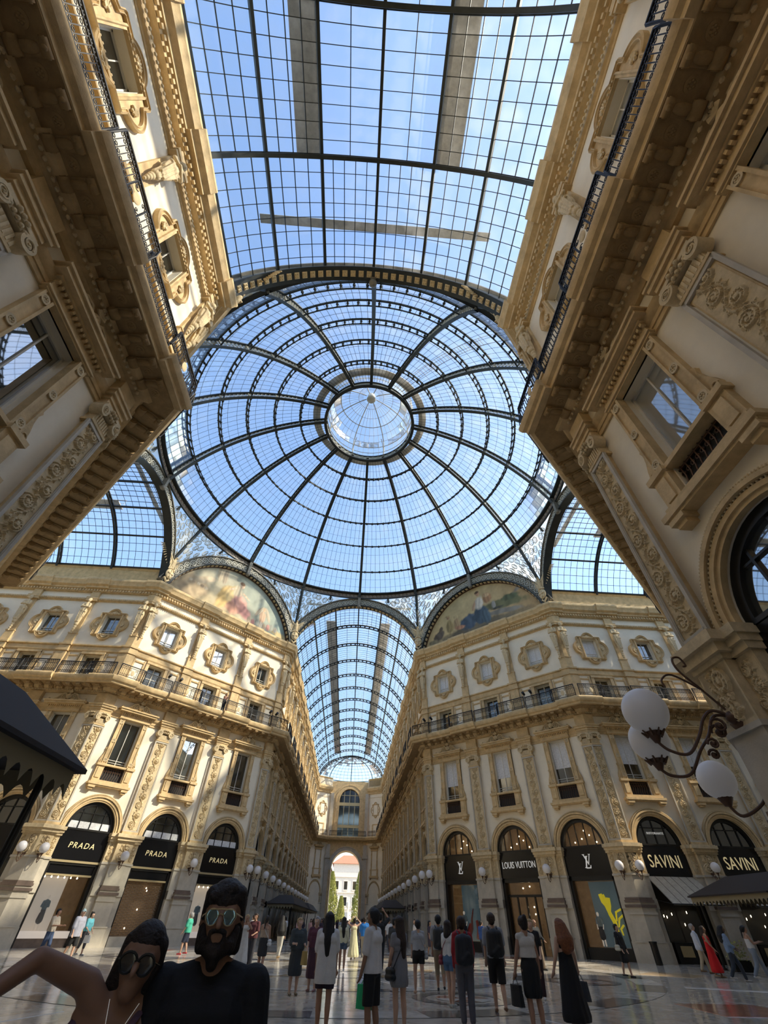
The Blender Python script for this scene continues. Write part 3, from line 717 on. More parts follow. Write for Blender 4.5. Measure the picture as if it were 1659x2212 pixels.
def bay(shop, fan=FAN, fanf=FANF, attic='pane_dark', curtain=False, blind=False, fine=True, main=None):
    L = [E('plaster_panel', PLATE), E('attic_plaster', PLATE_A), E('archivolt', ARCH, None, [E('bead_moulding', BEAD, kind='stuff')]), E('arch_pier', JAMB, None, [E('impost', JCAP)]+[E('frieze_carving', JREL, T(s*2.0, .21, 4.4)) for s in (-1, 1)])]
    k = list(WMK)
    if main: k = [E('pane', WPANE[main]) if q_[0] == 'pane' else q_ for q_ in k]
    if blind: k.append(E('blind', BLIND))
    L.append(E('main_window', WM, None, k))
    k = [E('shell_carving', QS), E('pane', QPANE[attic]), E('sash', QSASH)]
    if curtain: k.append(E('curtain', CURT))
    L.append(E('attic_window', QF, None, k)); L.append(E('low_window', LW, None, [E('pane', LWP), E('sash', LWS)]))
    L.append(E('arch_window', fan, None, [E('glazing_bars', fanf)]))
    L += shop
    L.append(E('railing', RAIL_B, T(0, -1.22, 15.85), kind='stuff'))
    L.append(E('dentils', DENT, T(-BAY/2), kind='stuff')); L.append(E('egg_moulding', EGG, T(-BAY/2), kind='stuff'))
    if fine:
        for i in range(7): L.append(E('modillion', MODIL, T(-2.42+.807*i, 0, 15.08))); 
        for i in range(7): L.append(E('coffer_rosette', COFF, T(-2.02+.807*i, -.62, 15.22) @ Matrix.Rotation(PI/2, 4, 'X') @ Matrix.Rotation(PI, 4, 'Y')))
    return L
SLAB = [(-.4, 14.78), (-.2, 14.78), (-.1, 14.95), (.12, 15.0), (.2, 15.2), (1.1, 15.25), (1.12, 15.4), (1.25, 15.46), (1.33, 15.6), (1.33, 15.76), (1.26, 15.85), (-.4, 15.85)]
CORN = [(-.5, 24.6), (-.02, 24.62), (.0, 24.86), (.14, 24.92), (.16, 25.05), (.40, 25.2), (.48, 25.5), (.56, 25.62), (.56, 25.8), (.48, 25.9), (-.7, 26.0)]
def jog(prof, d, dz=0): return [(n+d if n > .1 else n, z+dz) for n, z in prof]
# ------------------------------------------------------------------ floor
def floor():
    b = MB(); b.add([(-60, -60, 0), (60, -60, 0), (60, 110, 0), (-60, 110, 0)], [(0, 1, 2, 3)])
    fl = put('floor', b.mesh('floor', 'floor_base', 30), None, None, kind='structure')
    cache = {}
    def slab(w_, h_, x, y, m, a=0):
        key = (round(w_, 2), round(h_, 2), m)
        if key not in cache:
            q = MB(); q.add([(-w_/2, -h_/2, 0), (w_/2, -h_/2, 0), (w_/2, h_/2, 0), (-w_/2, h_/2, 0), (-w_/2+.01, -h_/2+.01, .006), (w_/2-.01, -h_/2+.01, .006), (w_/2-.01, h_/2-.01, .006), (-w_/2+.01, h_/2-.01, .006)], [(4, 5, 6, 7), (0, 1, 5, 4), (1, 2, 6, 5), (2, 3, 7, 6), (3, 0, 4, 7)])
            cache[key] = q.mesh('floor_slab', m, 20)
        put('floor_slab', cache[key], fl, T(x, y, .0) @ RZ(a))
    # the arms: long borders with fields between, the octagon: rings and radiating fields
    for sy, y0, n in ((-1, -21.2, 5), (1, 21.2, 12)):
        for i in range(n):
            y = y0+sy*(2.85+5.7*i)
            slab(.5, 5.5, -2.6, y, 'floor_pale'); slab(.5, 5.5, 2.6, y, 'floor_pale'); slab(.5, 5.5, -6.6, y, 'floor_dark'); slab(.5, 5.5, 6.6, y, 'floor_dark')
            slab(4.4, .5, 0, y0+sy*5.7*i, 'floor_dark'); slab(3.0, 3.0, 0, y, 'floor_tan' if i % 2 else 'floor_pale', PI/4)
            for s in (-1, 1): slab(2.9, .4, s*4.6, y0+sy*5.7*i, 'floor_pale'); slab(1.6, 1.6, s*4.6, y, 'floor_red' if i % 2 else 'floor_tan', PI/4)
    for sx in (-1, 1):
        for i in range(4):
            x = sx*(21.2+2.85+5.7*i)
            slab(5.5, .5, x, -2.6, 'floor_pale'); slab(5.5, .5, x, 2.6, 'floor_pale'); slab(.5, 4.4, sx*(21.2+5.7*i), 0, 'floor_dark'); slab(3, 3, x, 0, 'floor_tan', PI/4)
            slab(5.5, .4, x, 6.4, 'floor_dark'); slab(5.5, .4, x, -6.4, 'floor_dark')
    def arc(r0, r1, cx, cy, n, m1, m2):
        q = MB(); k = 6; da = 2*PI/n
        for i in range(k+1):
            t = da*i/k+.003
            q.v += [(r0*math.cos(t), r0*math.sin(t), .006), (r1*math.cos(t), r1*math.sin(t), .006)]
        q.f = [(2*i, 2*i+1, 2*i+3, 2*i+2) for i in range(k)]
        ms = [q.mesh('floor_slab', m, 20) for m in (m1, m2)]
        for i in range(n): put('floor_slab', ms[i % 2], fl, T(cx, cy, 0) @ RZ(i*da))
    arc(.2, 1.6, 0, 0, 8, 'floor_tan', 'floor_pale'); arc(1.65, 2.1, 0, 0, 12, 'floor_dark', 'floor_dark'); arc(4.2, 4.9, 0, 0, 16, 'floor_pale', 'floor_tan'); arc(8.6, 9.2, 0, 0, 24, 'floor_dark', 'floor_pale'); arc(13.2, 14.2, 0, 0, 32, 'floor_pale', 'floor_dark')
    for i in range(8):
        t = PI/8+i*PI/4; cx, cy = 11.2*math.cos(t), 11.2*math.sin(t)
        arc(.05, .8, cx, cy, 6, 'floor_red', 'floor_pale'); arc(1.1, 1.5, cx, cy, 8, 'floor_dark', 'floor_dark')
        slab(3.4, .5, 6.7*math.cos(t), 6.7*math.sin(t), 'floor_tan' if i % 2 else 'floor_pale', t); slab(3.0, .5, 16.4*math.cos(t), 16.4*math.sin(t), 'floor_pale', t)
        t2 = i*PI/4; slab(2.4, 2.4, 16.6*math.cos(t2), 16.6*math.sin(t2), 'floor_red' if i % 2 else 'floor_tan', t2+PI/4); slab(2.2, 1.2, 6.6*math.cos(t2), 6.6*math.sin(t2), 'floor_dark', t2)
    for i in range(6):
        for s in (-1, 1): slab(1.4, 1.4, s*(1.2+i*1.0), -19.0+i*.3, 'floor_red' if i % 2 else 'floor_pale', PI/4)
    return fl
FLOOR = floor()
# ------------------------------------------------------------------ walls
W_PRADA = text_mesh('PRADA', .46, 'gold_letter', shear=.12, spacing=1.25, scale=(1.05, 1)); W_PRADA_BIG = text_mesh('PRADA', .60, 'gold_letter', spacing=1.2)
W_LV = text_mesh('LOUIS VUITTON', .52, 'white_letter', spacing=1.0, scale=(.78, 1.15)); W_SAV = text_mesh('SAVINI', .92, 'gold_letter', spacing=1.02, scale=(.86, 1.1)); W_RIST = text_mesh('RISTORANTE', .19, 'white_letter', spacing=1.2)
def monogram():
    b = MB()
    b.slab([(-.20, -.26), (-.08, -.30), (.16, -.30), (.19, -.16), (.15, -.16), (.12, -.25), (-.07, -.25), (.05, .22), (.12, .25), (-.1, .25), (-.03, .22), (-.13, -.24)], -.02, .02)
    b.slab([(-.22, .33), (-.06, .33), (-.10, .30), (.07, -.06), (.20, .30), (.13, .33), (.28, .33), (.235, .30), (.07, -.16), (-.16, .30)], -.02, .03)
    me = b.mesh('lettering', 'white_letter', 30); me.transform(Matrix.Diagonal((1.3, 1, 1.3, 1))); return me
W_MONO = monogram()
def wall(name, M, x0, x1, mL=False, mR=False, arm=True, pil_at=(), full=True):
    b = MB(); k0 = x0-(K*-1.7 if mL else 0) if mL else x0
    l = [(x0+(K*1.7 if mL else 0), -1.7), (x1-(K*1.7 if mR else 0), -1.7), (x1-(K*3 if mR else 0), -3), (x0+(K*3 if mL else 0), -3)]
    b.prism(l, 0, 26)
    b.box(x0+(.8 if mL else 0), x1-(.8 if mR else 0), -3, -.8, 7.75, 8.5); b.box(x0+(.8 if mL else 0), x1-(.8 if mR else 0), -3, -.8, 13.6, 15.9); b.box(x0+(.8 if mL else 0), x1-(.8 if mR else 0), -3, -.8, 24.2, 26)
    wl_ = put(name, b.mesh(name, 'plaster', 30), None, M, kind='structure')
    kk = dict(mL=mL, mR=mR)
    put('balcony_slab', run(x0, x1, SLAB, **kk), wl_); 
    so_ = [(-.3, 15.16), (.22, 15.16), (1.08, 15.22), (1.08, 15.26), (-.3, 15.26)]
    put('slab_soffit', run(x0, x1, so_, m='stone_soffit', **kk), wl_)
    put('cornice', run(x0, x1, CORN, **kk), wl_)
    put('frieze_band', run(x0, x1, [(-.4, 18.45), (-.18, 18.45), (-.14, 18.55), (-.22, 18.6), (-.22, 18.95), (-.1, 19.0), (-.1, 19.1), (-.4, 19.1)], **kk), wl_)
    put('string_course', run(x0, x1, [(-.4, 23.6), (-.26, 23.6), (-.22, 23.68), (-.12, 23.72), (-.08, 23.92), (-.4, 23.95)], **kk), wl_)
    put('architrave', run(x0, x1, [(-.4, 13.33), (-.28, 13.33), (-.28, 13.5), (-.24, 13.5), (-.24, 13.66), (-.16, 13.72), (-.1, 13.85), (-.1, 13.93), (-.4, 13.97)], **kk), wl_)
    if arm:
        put('parapet', run(x0, x1, [(-.9, 25.9), (-.28, 25.9), (-.28, 26.2), (-.36, 26.25), (-.36, 27.6), (-.3, 27.65), (-.2, 27.8), (-.2, 27.95), (-.9, 27.95)], **kk), wl_)
    sj = jog(SLAB, .22, .012); cj = jog(CORN, .15, .012)
    for p in pil_at:
        a, c = max(p-1.48, x0), min(p+1.48, x1); a2, c2 = max(p-1.1, x0), min(p+1.1, x1)
        if full: put('balcony_break', run(a, c, sj, mL and a == x0, mR and c == x1), wl_); put('cornice_break', run(a2, c2, cj, mL and a2 == x0, mR and c2 == x1), wl_)
    return wl_
def pil_lamp(M, label, idx=None): LAMPS.append((M, label))
LAMPS = []
lv = [shop_lv(W_MONO, 'yellow'), shop_lv(W_LV, 'door'), shop_lv(W_MONO, 'red')]
pr = [shop_prada(W_PRADA), shop_prada(W_PRADA, shutter=True), shop_prada(W_PRADA)]
sv = shop_cafe(W_SAV); sv1 = sv+[E('lettering', W_RIST, T(0, .50, 6.62))]
DARKB = bay(shop_plain(), FAN_DARK, FANF)
FARBAY = bake('facade_bay', DARKB[:0]+bay(shop_plain(), FAN_DARK, FANF, fine=False)+[])
FARPIL = bake('facade_pilaster', PIL)
RAILS_P = [E('railing', RAIL_P, T(0, -1.44, 15.86), kind='stuff'), E('medallion', MEDAL, T(0, -1.44, 15.86))]
def corner_rail(M, s): return [E('railing', RAIL_C, M @ T(s*.72, -1.40, 15.86), kind='stuff'), E('medallion', MEDAL, M @ T(s*.72, -1.40, 15.86))]
def near_bays(wl_, items, pils, cornersL=None, cornersR=None):
    for x, b_ in items: instance(wl_, b_, T(x))
    for x in pils: instance(wl_, PIL, T(x)); instance(wl_, RAILS_P, T(x))
    if cornersL is not None: instance(wl_, PIL_L, T(cornersL)); instance(wl_, corner_rail(T(cornersL), 1))
    if cornersR is not None: instance(wl_, PIL_R, T(cornersR)); instance(wl_, corner_rail(T(cornersR), -1))
c0 = 3.05; p0 = 5.875
oct_c = [c0, DL/2, DL-c0]; oct_p = [(c0+DL/2)/2, DL-(c0+DL/2)/2]
M_OL = frame(-B, A, S2, S2); M_OR = frame(A, B, S2, -S2)
M_NL = frame(-A, -B, 0, 1); M_NR = frame(A, -B, 0, -1); M_SL = frame(-B, A, 1, 0); M_SR = frame(B, A, 1, 0); M_FL = frame(-A, B, 0, 1); M_FR = frame(A, B, 0, -1)
wol = wall('wall_octagon_left', M_OL, 0, DL, True, True, False, [0]+oct_p+[DL])
near_bays(wol, list(zip(oct_c, [bay(pr[0], FAN_DARK, FANF, 'pane_sky'), bay(pr[1], FAN_DARK, FANF, 'pane_sky', main='pane_mirror'), bay(pr[2], FAN_DARK, FANF, 'pane_dark')])), oct_p, 0, DL)
wor = wall('wall_octagon_right', M_OR, 0, DL, True, True, False, [0]+oct_p+[DL])
near_bays(wor, list(zip(oct_c, [bay(lv[2], FAN, FANF2, 'pane_dark', True, True), bay(lv[1], FAN, FANF2, 'pane_dark', True, True), bay(lv[0], FAN, FANF2, 'pane_dark', True, True)])), oct_p, 0, DL)
def arm_items(sg, n, bs): return [(sg*(c0+BAY*i), bs[min(i, len(bs)-1)]) for i in range(n)], [sg*(p0+BAY*i) for i in range(n)]
it, pp = arm_items(-1, 4, [bay(pr[2], FAN_MIRROR, FANF, 'pane_dark', main='pane_mirror')]); wnl = wall('wall_near_left', M_NL, -30, 0, False, True, True, pp+[0]); near_bays(wnl, it, pp, None, 0)
it, pp = arm_items(1, 4, [bay(shop_cafe(W_PRADA_BIG), FAN_MIRROR, FANF, 'pane_sky', main='pane_sky')]); wnr = wall('wall_near_right', M_NR, 0, 30, True, False, True, pp+[0]); near_bays(wnr, it, pp, 0, None)
it, pp = arm_items(-1, 3, [bay(shop_plain(), FAN_DARK, FANF, 'pane_dark')]); wsl = wall('wall_side_left', M_SL, -30, 0, False, True, True, pp+[0]); near_bays(wsl, it, pp, None, 0)
it, pp = arm_items(1, 3, [bay(sv1, FAN_DARK, FANF, 'pane_dark', True, True), bay(sv, FAN_DARK, FANF, 'pane_dark', False, True)]); wsr = wall('wall_side_right', M_SR, 0, 30, True, False, True, pp+[0]); near_bays(wsr, it, pp, 0, None)
NB = 13; FARL = c0+BAY*(NB-1)+BAY/2+.1
for nm, M, sg in (('wall_far_left', M_FL, 1), ('wall_far_right', M_FR, -1)):
    pp = [sg*(p0+BAY*i) for i in range(NB-1)]
    wf = wall(nm, M, 0 if sg > 0 else -FARL, FARL if sg > 0 else 0, sg > 0, sg < 0, True, pp+[0])
    for i in range(NB): put('facade_bay', FARBAY, wf, T(sg*(c0+BAY*i)))
    for x in pp: put('facade_pilaster', FARPIL, wf, T(x)); instance(wf, RAILS_P[:1], T(x))
    instance(wf, PIL_L if sg > 0 else PIL_R); instance(wf, corner_rail(Matrix.Identity(4), sg))
# the faces turned away from the photograph still shade and reflect
for nm, M, x0, x1, mL, mR in (('wall_octagon_back_left', frame(-A, -B, -S2, S2), 0, DL, True, True), ('wall_octagon_back_right', frame(B, -A, -S2, -S2), 0, DL, True, True),
                              ('wall_side_back_left', frame(-B, -A, -1, 0), 0, 30, True, False), ('wall_side_back_right', frame(B, -A, -1, 0), -30, 0, False, True)):
    wb = wall(nm, M, x0, x1, mL, mR, 'side' in nm, [], False)
    b = MB(); b.prism([(x0+(.14 if mL else 0), -.35), (x1-(.14 if mR else 0), -.35), (x1-(.7 if mR else 0), -1.8), (x0+(.7 if mL else 0), -1.8)], 0, 26); put('wall_facing', b.mesh('wall_facing', 'plaster', 30), wb)
    if mL: instance(wb, PIL_L, T(x0)); instance(wb, corner_rail(T(x0), 1))
    if mR: instance(wb, PIL_R, T(x1)); instance(wb, corner_rail(T(x1), -1))
    n = int((x1-x0)/.807)
    for i in range(n): put('modillion', MODIL, wb, T(x0+.4+.807*i, 0, 15.08))
# closures behind the camera and at the ends of the side arms: the gallery goes on
for nm, x0, x1, y0, y1 in (('wall_end_left', -B-30.5, -B-30, -A-1, A+1), ('wall_end_right', B+30, B+30.5, -A-1, A+1), ('wall_end_near', -A-1, A+1, -B-31, -B-30.5)):
    b = MB(); b.box(x0, x1, -y1, -y0, 0, 28); put(nm, b.mesh(nm, 'plaster', 30), None, None, kind='structure')
# ------------------------------------------------------------------ far end of the arm
YE = B+FARL
def far_end():
    Me = frame(-4.6, YE+2.2, 1, 0); W = 9.2
    b = MB(); N = 0
    def q(x0, x1, z0, z1): b.add([(x0, 0, z0), (x1, 0, z0), (x1, 0, z1), (x0, 0, z1)], [(0, 1, 2, 3)])
    cx = W/2
    for (R, z0, zb, zt) in ((3.35, 10.0, 0, 14.6), (2.55, 23.0, 15.8, 27.2)):
        for s in (-1, 1): x = sorted((cx+s*R, cx+s*4.6)); q(x[0], x[1], zb, zt)
        for i in range(28):
            t0, t1 = PI*i/28, PI*(i+1)/28; p = [(cx+R*math.cos(t), z0+R*math.sin(t)) for t in (t0, t1)]
            b.add([(p[0][0], 0, p[0][1]), (p[0][0], 0, zt), (p[1][0], 0, zt), (p[1][0], 0, p[1][1])], [(0, 1, 2, 3)])
            b.add([(p[0][0], 0, p[0][1]), (p[1][0], 0, p[1][1]), (p[1][0], 4, p[1][1]), (p[0][0], 4, p[0][1])], [(0, 1, 2, 3)])
        for s in (-1, 1): b.add([(cx+s*R, 0, zb), (cx+s*R, 0, z0), (cx+s*R, 4, z0), (cx+s*R, 4, zb)], [(0, 1, 2, 3)])
    q(0, W, 14.6, 15.8)
    b.box(-8, W+8, -4.2, -4.0, 13.5, 28)
    for s in (-1, 1): x = sorted((cx+s*3.4, cx+s*12.6)); b.box(x[0], x[1], -4.2, -3.6, 0, 14)
    we = put('wall_far_end', b.mesh('wall_far_end', 'stone', 30), None, Me, kind='structure')
    a = MB(); a.ring(cx, 10, 3.35, 3.6, -.1, .12, 0, PI, 40); a.ring(cx, 10, 3.6, 3.95, -.1, .05, 0, PI, 40); a.ring(cx, 10, 3.95, 4.1, -.1, .15, 0, PI, 40)
    a.box(cx-3.7, cx-3.3, -.1, .12, 9.8, 10.05); a.box(cx+3.3, cx+3.7, -.1, .12, 9.8, 10.05); put('archivolt', a.mesh('archivolt', 'pier', 50), we)
    a = MB(); a.ring(cx, 23, 2.55, 2.75, -.1, .15, 0, PI, 36); a.ring(cx, 23, 2.75, 3.3, -.1, .08, 0, PI, 36); a.ring(cx, 23, 3.3, 3.45, -.1, .15, 0, PI, 36)
    for s in (-1, 1): x = sorted((cx+s*2.55, cx+s*3.45)); a.box(x[0], x[1], -.1, .08, 15.9, 23)
    put('archivolt', a.mesh('archivolt', 'stone', 50), we)
    p = halfdisc(2.55, -.6, 23); p.box(cx*0-2.55, 2.55, -.63, -.6, 15.8, 23); put('great_window', p.mesh('great_window', 'pane_dark', 30), we, T(cx))
    g = MB()
    for x in (-1.35, 0, 1.35): g.box(x-.07, x+.07, -.6, -.45, 15.8, 23+math.sqrt(2.55**2-x*x))
    for z, h in ((18.1, .45), (22.6, .5), (24.3, .1)): w_ = math.sqrt(2.55**2-max(0, z-23)**2); g.box(-w_, w_, -.6, -.42, z-h, z+h*.3)
    put('glazing_bars', g.mesh('glazing_bars', 'brass', 30), we, T(cx))
    e = MB()
    for x in (.25, W-.25): e.box(x-.45, x+.45, -.2, .3, 0, 14.4); e.box(x-.6, x+.6, -.2, .45, 11.9, 12.5); e.box(x-.4, x+.4, -.2, .25, 15.9, 24.6)
    put('pilasters', e.mesh('pilasters', 'pier', 30), we, kind='stuff')
    put('balcony_slab', run(-.2, W+.2, SLAB), we); put('railing', railing(8.6, True)[0], we, T(cx, -1.2, 15.85), kind='stuff')
    for s, (ox, oy, rx, ry, nm) in enumerate(((-A-.05, YE-.3, .82, .575, 'wall_far_end_left'), (4.6, YE+2.2, .82, -.575, 'wall_far_end_right'))):
        Lf = math.hypot(A+.05-4.6, 2.5); d = math.hypot(rx, ry); M = frame(ox, oy, rx/d, ry/d)
        c = MB(); c.box(-.3, Lf+.3, -1.2, -.36, 0, 27.9); wf = put(nm, c.mesh(nm, 'plaster', 30), None, M, kind='structure')
        put('facade_bay', FARBAY, wf, T(Lf/2, .15, 0) @ Matrix.Diagonal((.76, 1, 1, 1)))
        put('balcony_slab', run(0, Lf, SLAB), wf); put('cornice', run(0, Lf, CORN), wf); put('parapet', run(0, Lf, [(-.9, 25.9), (-.28, 25.9), (-.28, 26.2), (-.36, 26.25), (-.36, 27.6), (-.2, 27.8), (-.2, 27.95), (-.9, 27.95)]), wf)
far_end()
# ------------------------------------------------------------------ glass vaults over the arms
RV, ZC = 9.72, 22.85
def vpt(t, r=RV): return (r*math.cos(t), 0, ZC+r*math.sin(t))
TH0 = math.asin((27.95-ZC)/RV); PURL = [PI-TH0] + [math.acos(-6.0/RV), math.acos(-3.2/RV), PI/2, math.acos(3.2/RV), math.acos(6.0/RV)] + [TH0]
def arc_bar(b, t0, t1, r0, r1, y0, y1, seg=8):
    base = len(b.v)
    for i in range(seg+1):
        t = t0+(t1-t0)*i/seg; c, s = math.cos(t), math.sin(t)
        b.v += [(r0*c, y0, ZC+r0*s), (r1*c, y0, ZC+r1*s), (r1*c, y1, ZC+r1*s), (r0*c, y1, ZC+r0*s)]
    for i in range(seg):
        a = base+4*i; d = a+4
        for q in range(4): p = (q+1) % 4; b.f.append((a+q, a+p, d+p, d+q))
    b.f += [(base+3, base+2, base+1, base), tuple(base+4*seg+q for q in range(4))]
def vault_rib():
    b = MB(); arc_bar(b, TH0-.03, PI-TH0+.03, RV-.36, RV-.28, -.10, .10, 40); arc_bar(b, TH0-.03, PI-TH0+.03, RV-.02, RV+.08, -.12, .12, 40)
    for i in range(30):
        t = TH0+(PI-2*TH0)*i/29; arc_bar(b, t-.011, t+.011, RV-.3, RV, -.04, .04, 1)
    return b.mesh('rib', 'roof_iron')
def vault_bars(n_y, split, raised=False, L0=BAY):
    b = MB(); g = MB()
    for k in range(6):
        ta, tb = PURL[k], PURL[k+1]; top = raised and k in (2, 3)
        for i in range(1, split[k]):
            if top and i % 2: continue
            t = ta+(tb-ta)*i/split[k]; arc_bar(b, t-.0022, t+.0022, RV-.02, RV+.03, 0, L0, 1)
        ny = n_y
        for j in range(1, ny): arc_bar(b, ta, tb, RV-.01, RV+.02, L0*j/ny-.016, L0*j/ny+.016, 5)
    for t in PURL: arc_bar(b, t-.0085, t+.0085, RV-.16, RV+.04, 0, L0, 1)
    rs = random.Random(n_y)
    for k in range(6):
        ta, tb = PURL[k], PURL[k+1]; m_ = split[k]
        for i in range(m_):
            t0_, t1_ = ta+(tb-ta)*i/m_, ta+(tb-ta)*(i+1)/m_
            for j in range(n_y):
                y0, y1 = L0*j/n_y, L0*(j+1)/n_y; d = .012*rs.random()
                p = [vpt(t0_, RV+.02+d), vpt(t1_, RV+.02), vpt(t1_, RV+.03+d), vpt(t0_, RV+.03)]
                g.add([(p[0][0], y0, p[0][2]), (p[1][0], y0, p[1][2]), (p[2][0], y1, p[2][2]), (p[3][0], y1, p[3][2])], [(0, 1, 2, 3)])
    return b.mesh('glazing_bars', 'roof_iron'), g.mesh('glass_panes', 'roof_glass', 5)
RIB = vault_rib(); VB = vault_bars(8, [4, 4, 5, 5, 4, 4]); VR = vault_bars(8, [4, 4, 4, 4, 4, 4], True)
def monitor():
    """ridge gangways and railings carried outside over the vault"""
    b = MB()
    x = (3.35, 4.75); b.add([(x[0], 0, 33.0), (x[1], 0, 33.0), (x[1], BAY, 33.0), (x[0], BAY, 33.0), (x[0], 0, 33.12), (x[1], 0, 33.12), (x[1], BAY, 33.12), (x[0], BAY, 33.12)], [(3, 2, 1, 0), (4, 5, 6, 7), (0, 1, 5, 4), (1, 2, 6, 5), (2, 3, 7, 6), (3, 0, 4, 7)])
    g = b.mesh('gangway', 'walkway', 30); r = MB()
    for s in (1,):
        for z in (33.7, 34.2): r.tube([(s*4.5, 0, z), (s*4.5, BAY, z)], .025, 5)
        for i in range(7): r.tube([(s*4.5, BAY*i/7, 33.2), (s*4.5, BAY*i/7, 34.2)], .02, 4)
    return g, r.mesh('gangway_railing', 'walkway')
GANG, GRAIL = monitor()
def spandrel_brackets():
    b = MB()
    arc_bar(b, PURL[2], PURL[4], RV-.42, RV-.36, -.05, .05, 12)
    for s in (-1, 1):
        for k in range(4): x = s*(2.9-.28*k); b.ring(x, ZC+math.sqrt(RV*RV-x*x)-.25-.0*k, .07, .13, -.03, .03, seg=8)
    return b.mesh('lace_bracket', 'roof_iron')
def pane_cols(split, n_y, L0=BAY):
    out = []; dy = L0/n_y
    for k in range(6):
        ta, tb = PURL[k], PURL[k+1]
        for i in range(split[k]):
            t0_, t1_ = ta+(tb-ta)*i/split[k], ta+(tb-ta)*(i+1)/split[k]; g = MB(); p, q = vpt(t0_, RV+.02), vpt(t1_, RV+.02); p2, q2 = vpt(t0_, RV+.035), vpt(t1_, RV+.03)
            g.add([(p[0], 0, p[2]), (q[0], 0, q[2]), (q2[0], dy, q2[2]), (p2[0], dy, p2[2]), (p[0], 0, p[2]+.012), (q[0], 0, q[2]+.012), (q2[0], dy, q2[2]+.012), (p2[0], dy, p2[2]+.012)], [(0, 1, 2, 3)])
            g.v = g.v[:4]; out.append(g.mesh('pane', 'roof_glass', 5))
    return out
PANEC = pane_cols([4, 4, 5, 5, 4, 4], 8); PANER = pane_cols([4, 4, 4, 4, 4, 4], 8)
def vault(label, M, n, ridge=True, single=False):
    v = thing('glass_vault', label, 'glass roof', M, 'barrel vaults of the four arms')
    for i in range(n):
        bars, pan = (VB if i == 0 else VR)
        put('glazing_bars', bars, v, T(0, BAY*i), kind='stuff')
        if single and i == 0: [put('pane', pm_, v, T(0, BAY/8*j)) for pm_ in PANEC for j in range(8)]
        elif single and i == 1:
            [put('pane', pm_, v, T(0, BAY+BAY/8*j)) for pm_ in PANER[6:18] for j in range(7)]
            g_ = MB()
            for c_ in range(24):
                for j in range(8):
                    if 6 <= c_ < 18 and j < 7: continue
                    co_ = [tuple(q_.co) for q_ in PANER[c_].vertices]; g_.add([(p_[0], p_[1]+BAY+BAY/8*j, p_[2]) for p_ in co_], [(0, 1, 2, 3)])
            put('glass_panes', g_.mesh('glass_panes', 'roof_glass', 5), v, None, kind='stuff')
        else: put('glass_panes', pan, v, T(0, BAY*i), kind='stuff')
        if i > 0: put('rib', RIB, v, T(0, BAY*i)); [(put('gangway', GANG, v, T(0, BAY*i+(BAY if f_ < 0 else 0)) @ (RZ(PI) if f_ < 0 else Matrix.Identity(4))), put('gangway_railing', GRAIL, v, T(0, BAY*i+(BAY if f_ < 0 else 0)) @ (RZ(PI) if f_ < 0 else Matrix.Identity(4)))) for f_ in (1, -1)]
    put('rib', RIB, v, T(0, BAY*n)); b = MB(); b.box(-7.5, 7.5, -.25, .25, 33.6, 33.66)
    for x in range(-24, 25): b.box(x*.3-.015, x*.3+.015, .2, .25, 33.6, 34.5)
    b.box(-7.5, 7.5, .2, .25, 34.45, 34.5); put('cross_gangway', b.mesh('cross_gangway', 'walkway', 30), v, T(0, 2.2))
    return v
vf = vault('long glass barrel vault over the arm running away to the exit arch', T(0, B+.25), NB)
vault('glass barrel vault overhead with large clear ridge panes, before the dome', T(0, -B-.25) @ RZ(PI), 4, single=True)
vault('glass vault over the side arm behind the dark canopy', T(-B-.25, 0) @ RZ(PI/2), 5)
vault('glass vault over the side arm above the cafe awnings', T(B+.25, 0) @ RZ(-PI/2), 5)
# half dome closing the far vault
def half_dome():
    b = MB(); g = MB(); y0 = YE
    def P(t, ph, r=RV):      # t round, ph up
        rr = 8.05*math.cos(ph); return (rr*math.cos(t)*r/RV, y0+.35*0+rr*math.sin(t)*.75*r/RV, 27.95+4.5*math.sin(ph)*r/RV)
    for i in range(5):
        t = PI*i/4; pts = [P(t, PI/2*j/12) for j in range(13)]
        b.tube(pts, .10, 5)
    for i in range(25):
        t = PI*i/24; b.tube([P(t, PI/2*j/8) for j in range(8)], .025, 4)
    for j in range(10): b.tube([P(PI*i/24, PI/2*j/10) for i in range(25)], .03 if j not in (0, 6) else .09, 4)
    for i in range(24):
        for j in range(10):
            a, c = PI*i/24, PI*(i+1)/24; e, f = PI/2*j/10, PI/2*(j+1)/10
            g.add([P(a, e), P(c, e), P(c, f), P(a, f)], [(0, 1, 2, 3)])
    put('half_dome', b.mesh('half_dome', 'roof_iron'), vf, vf.matrix_world.inverted() if False else T(0, -B-.25), kind='stuff'); put('glass_panes', g.mesh('glass_panes', 'roof_glass', 5), vf, T(0, -B-.25), kind='stuff')
half_dome()
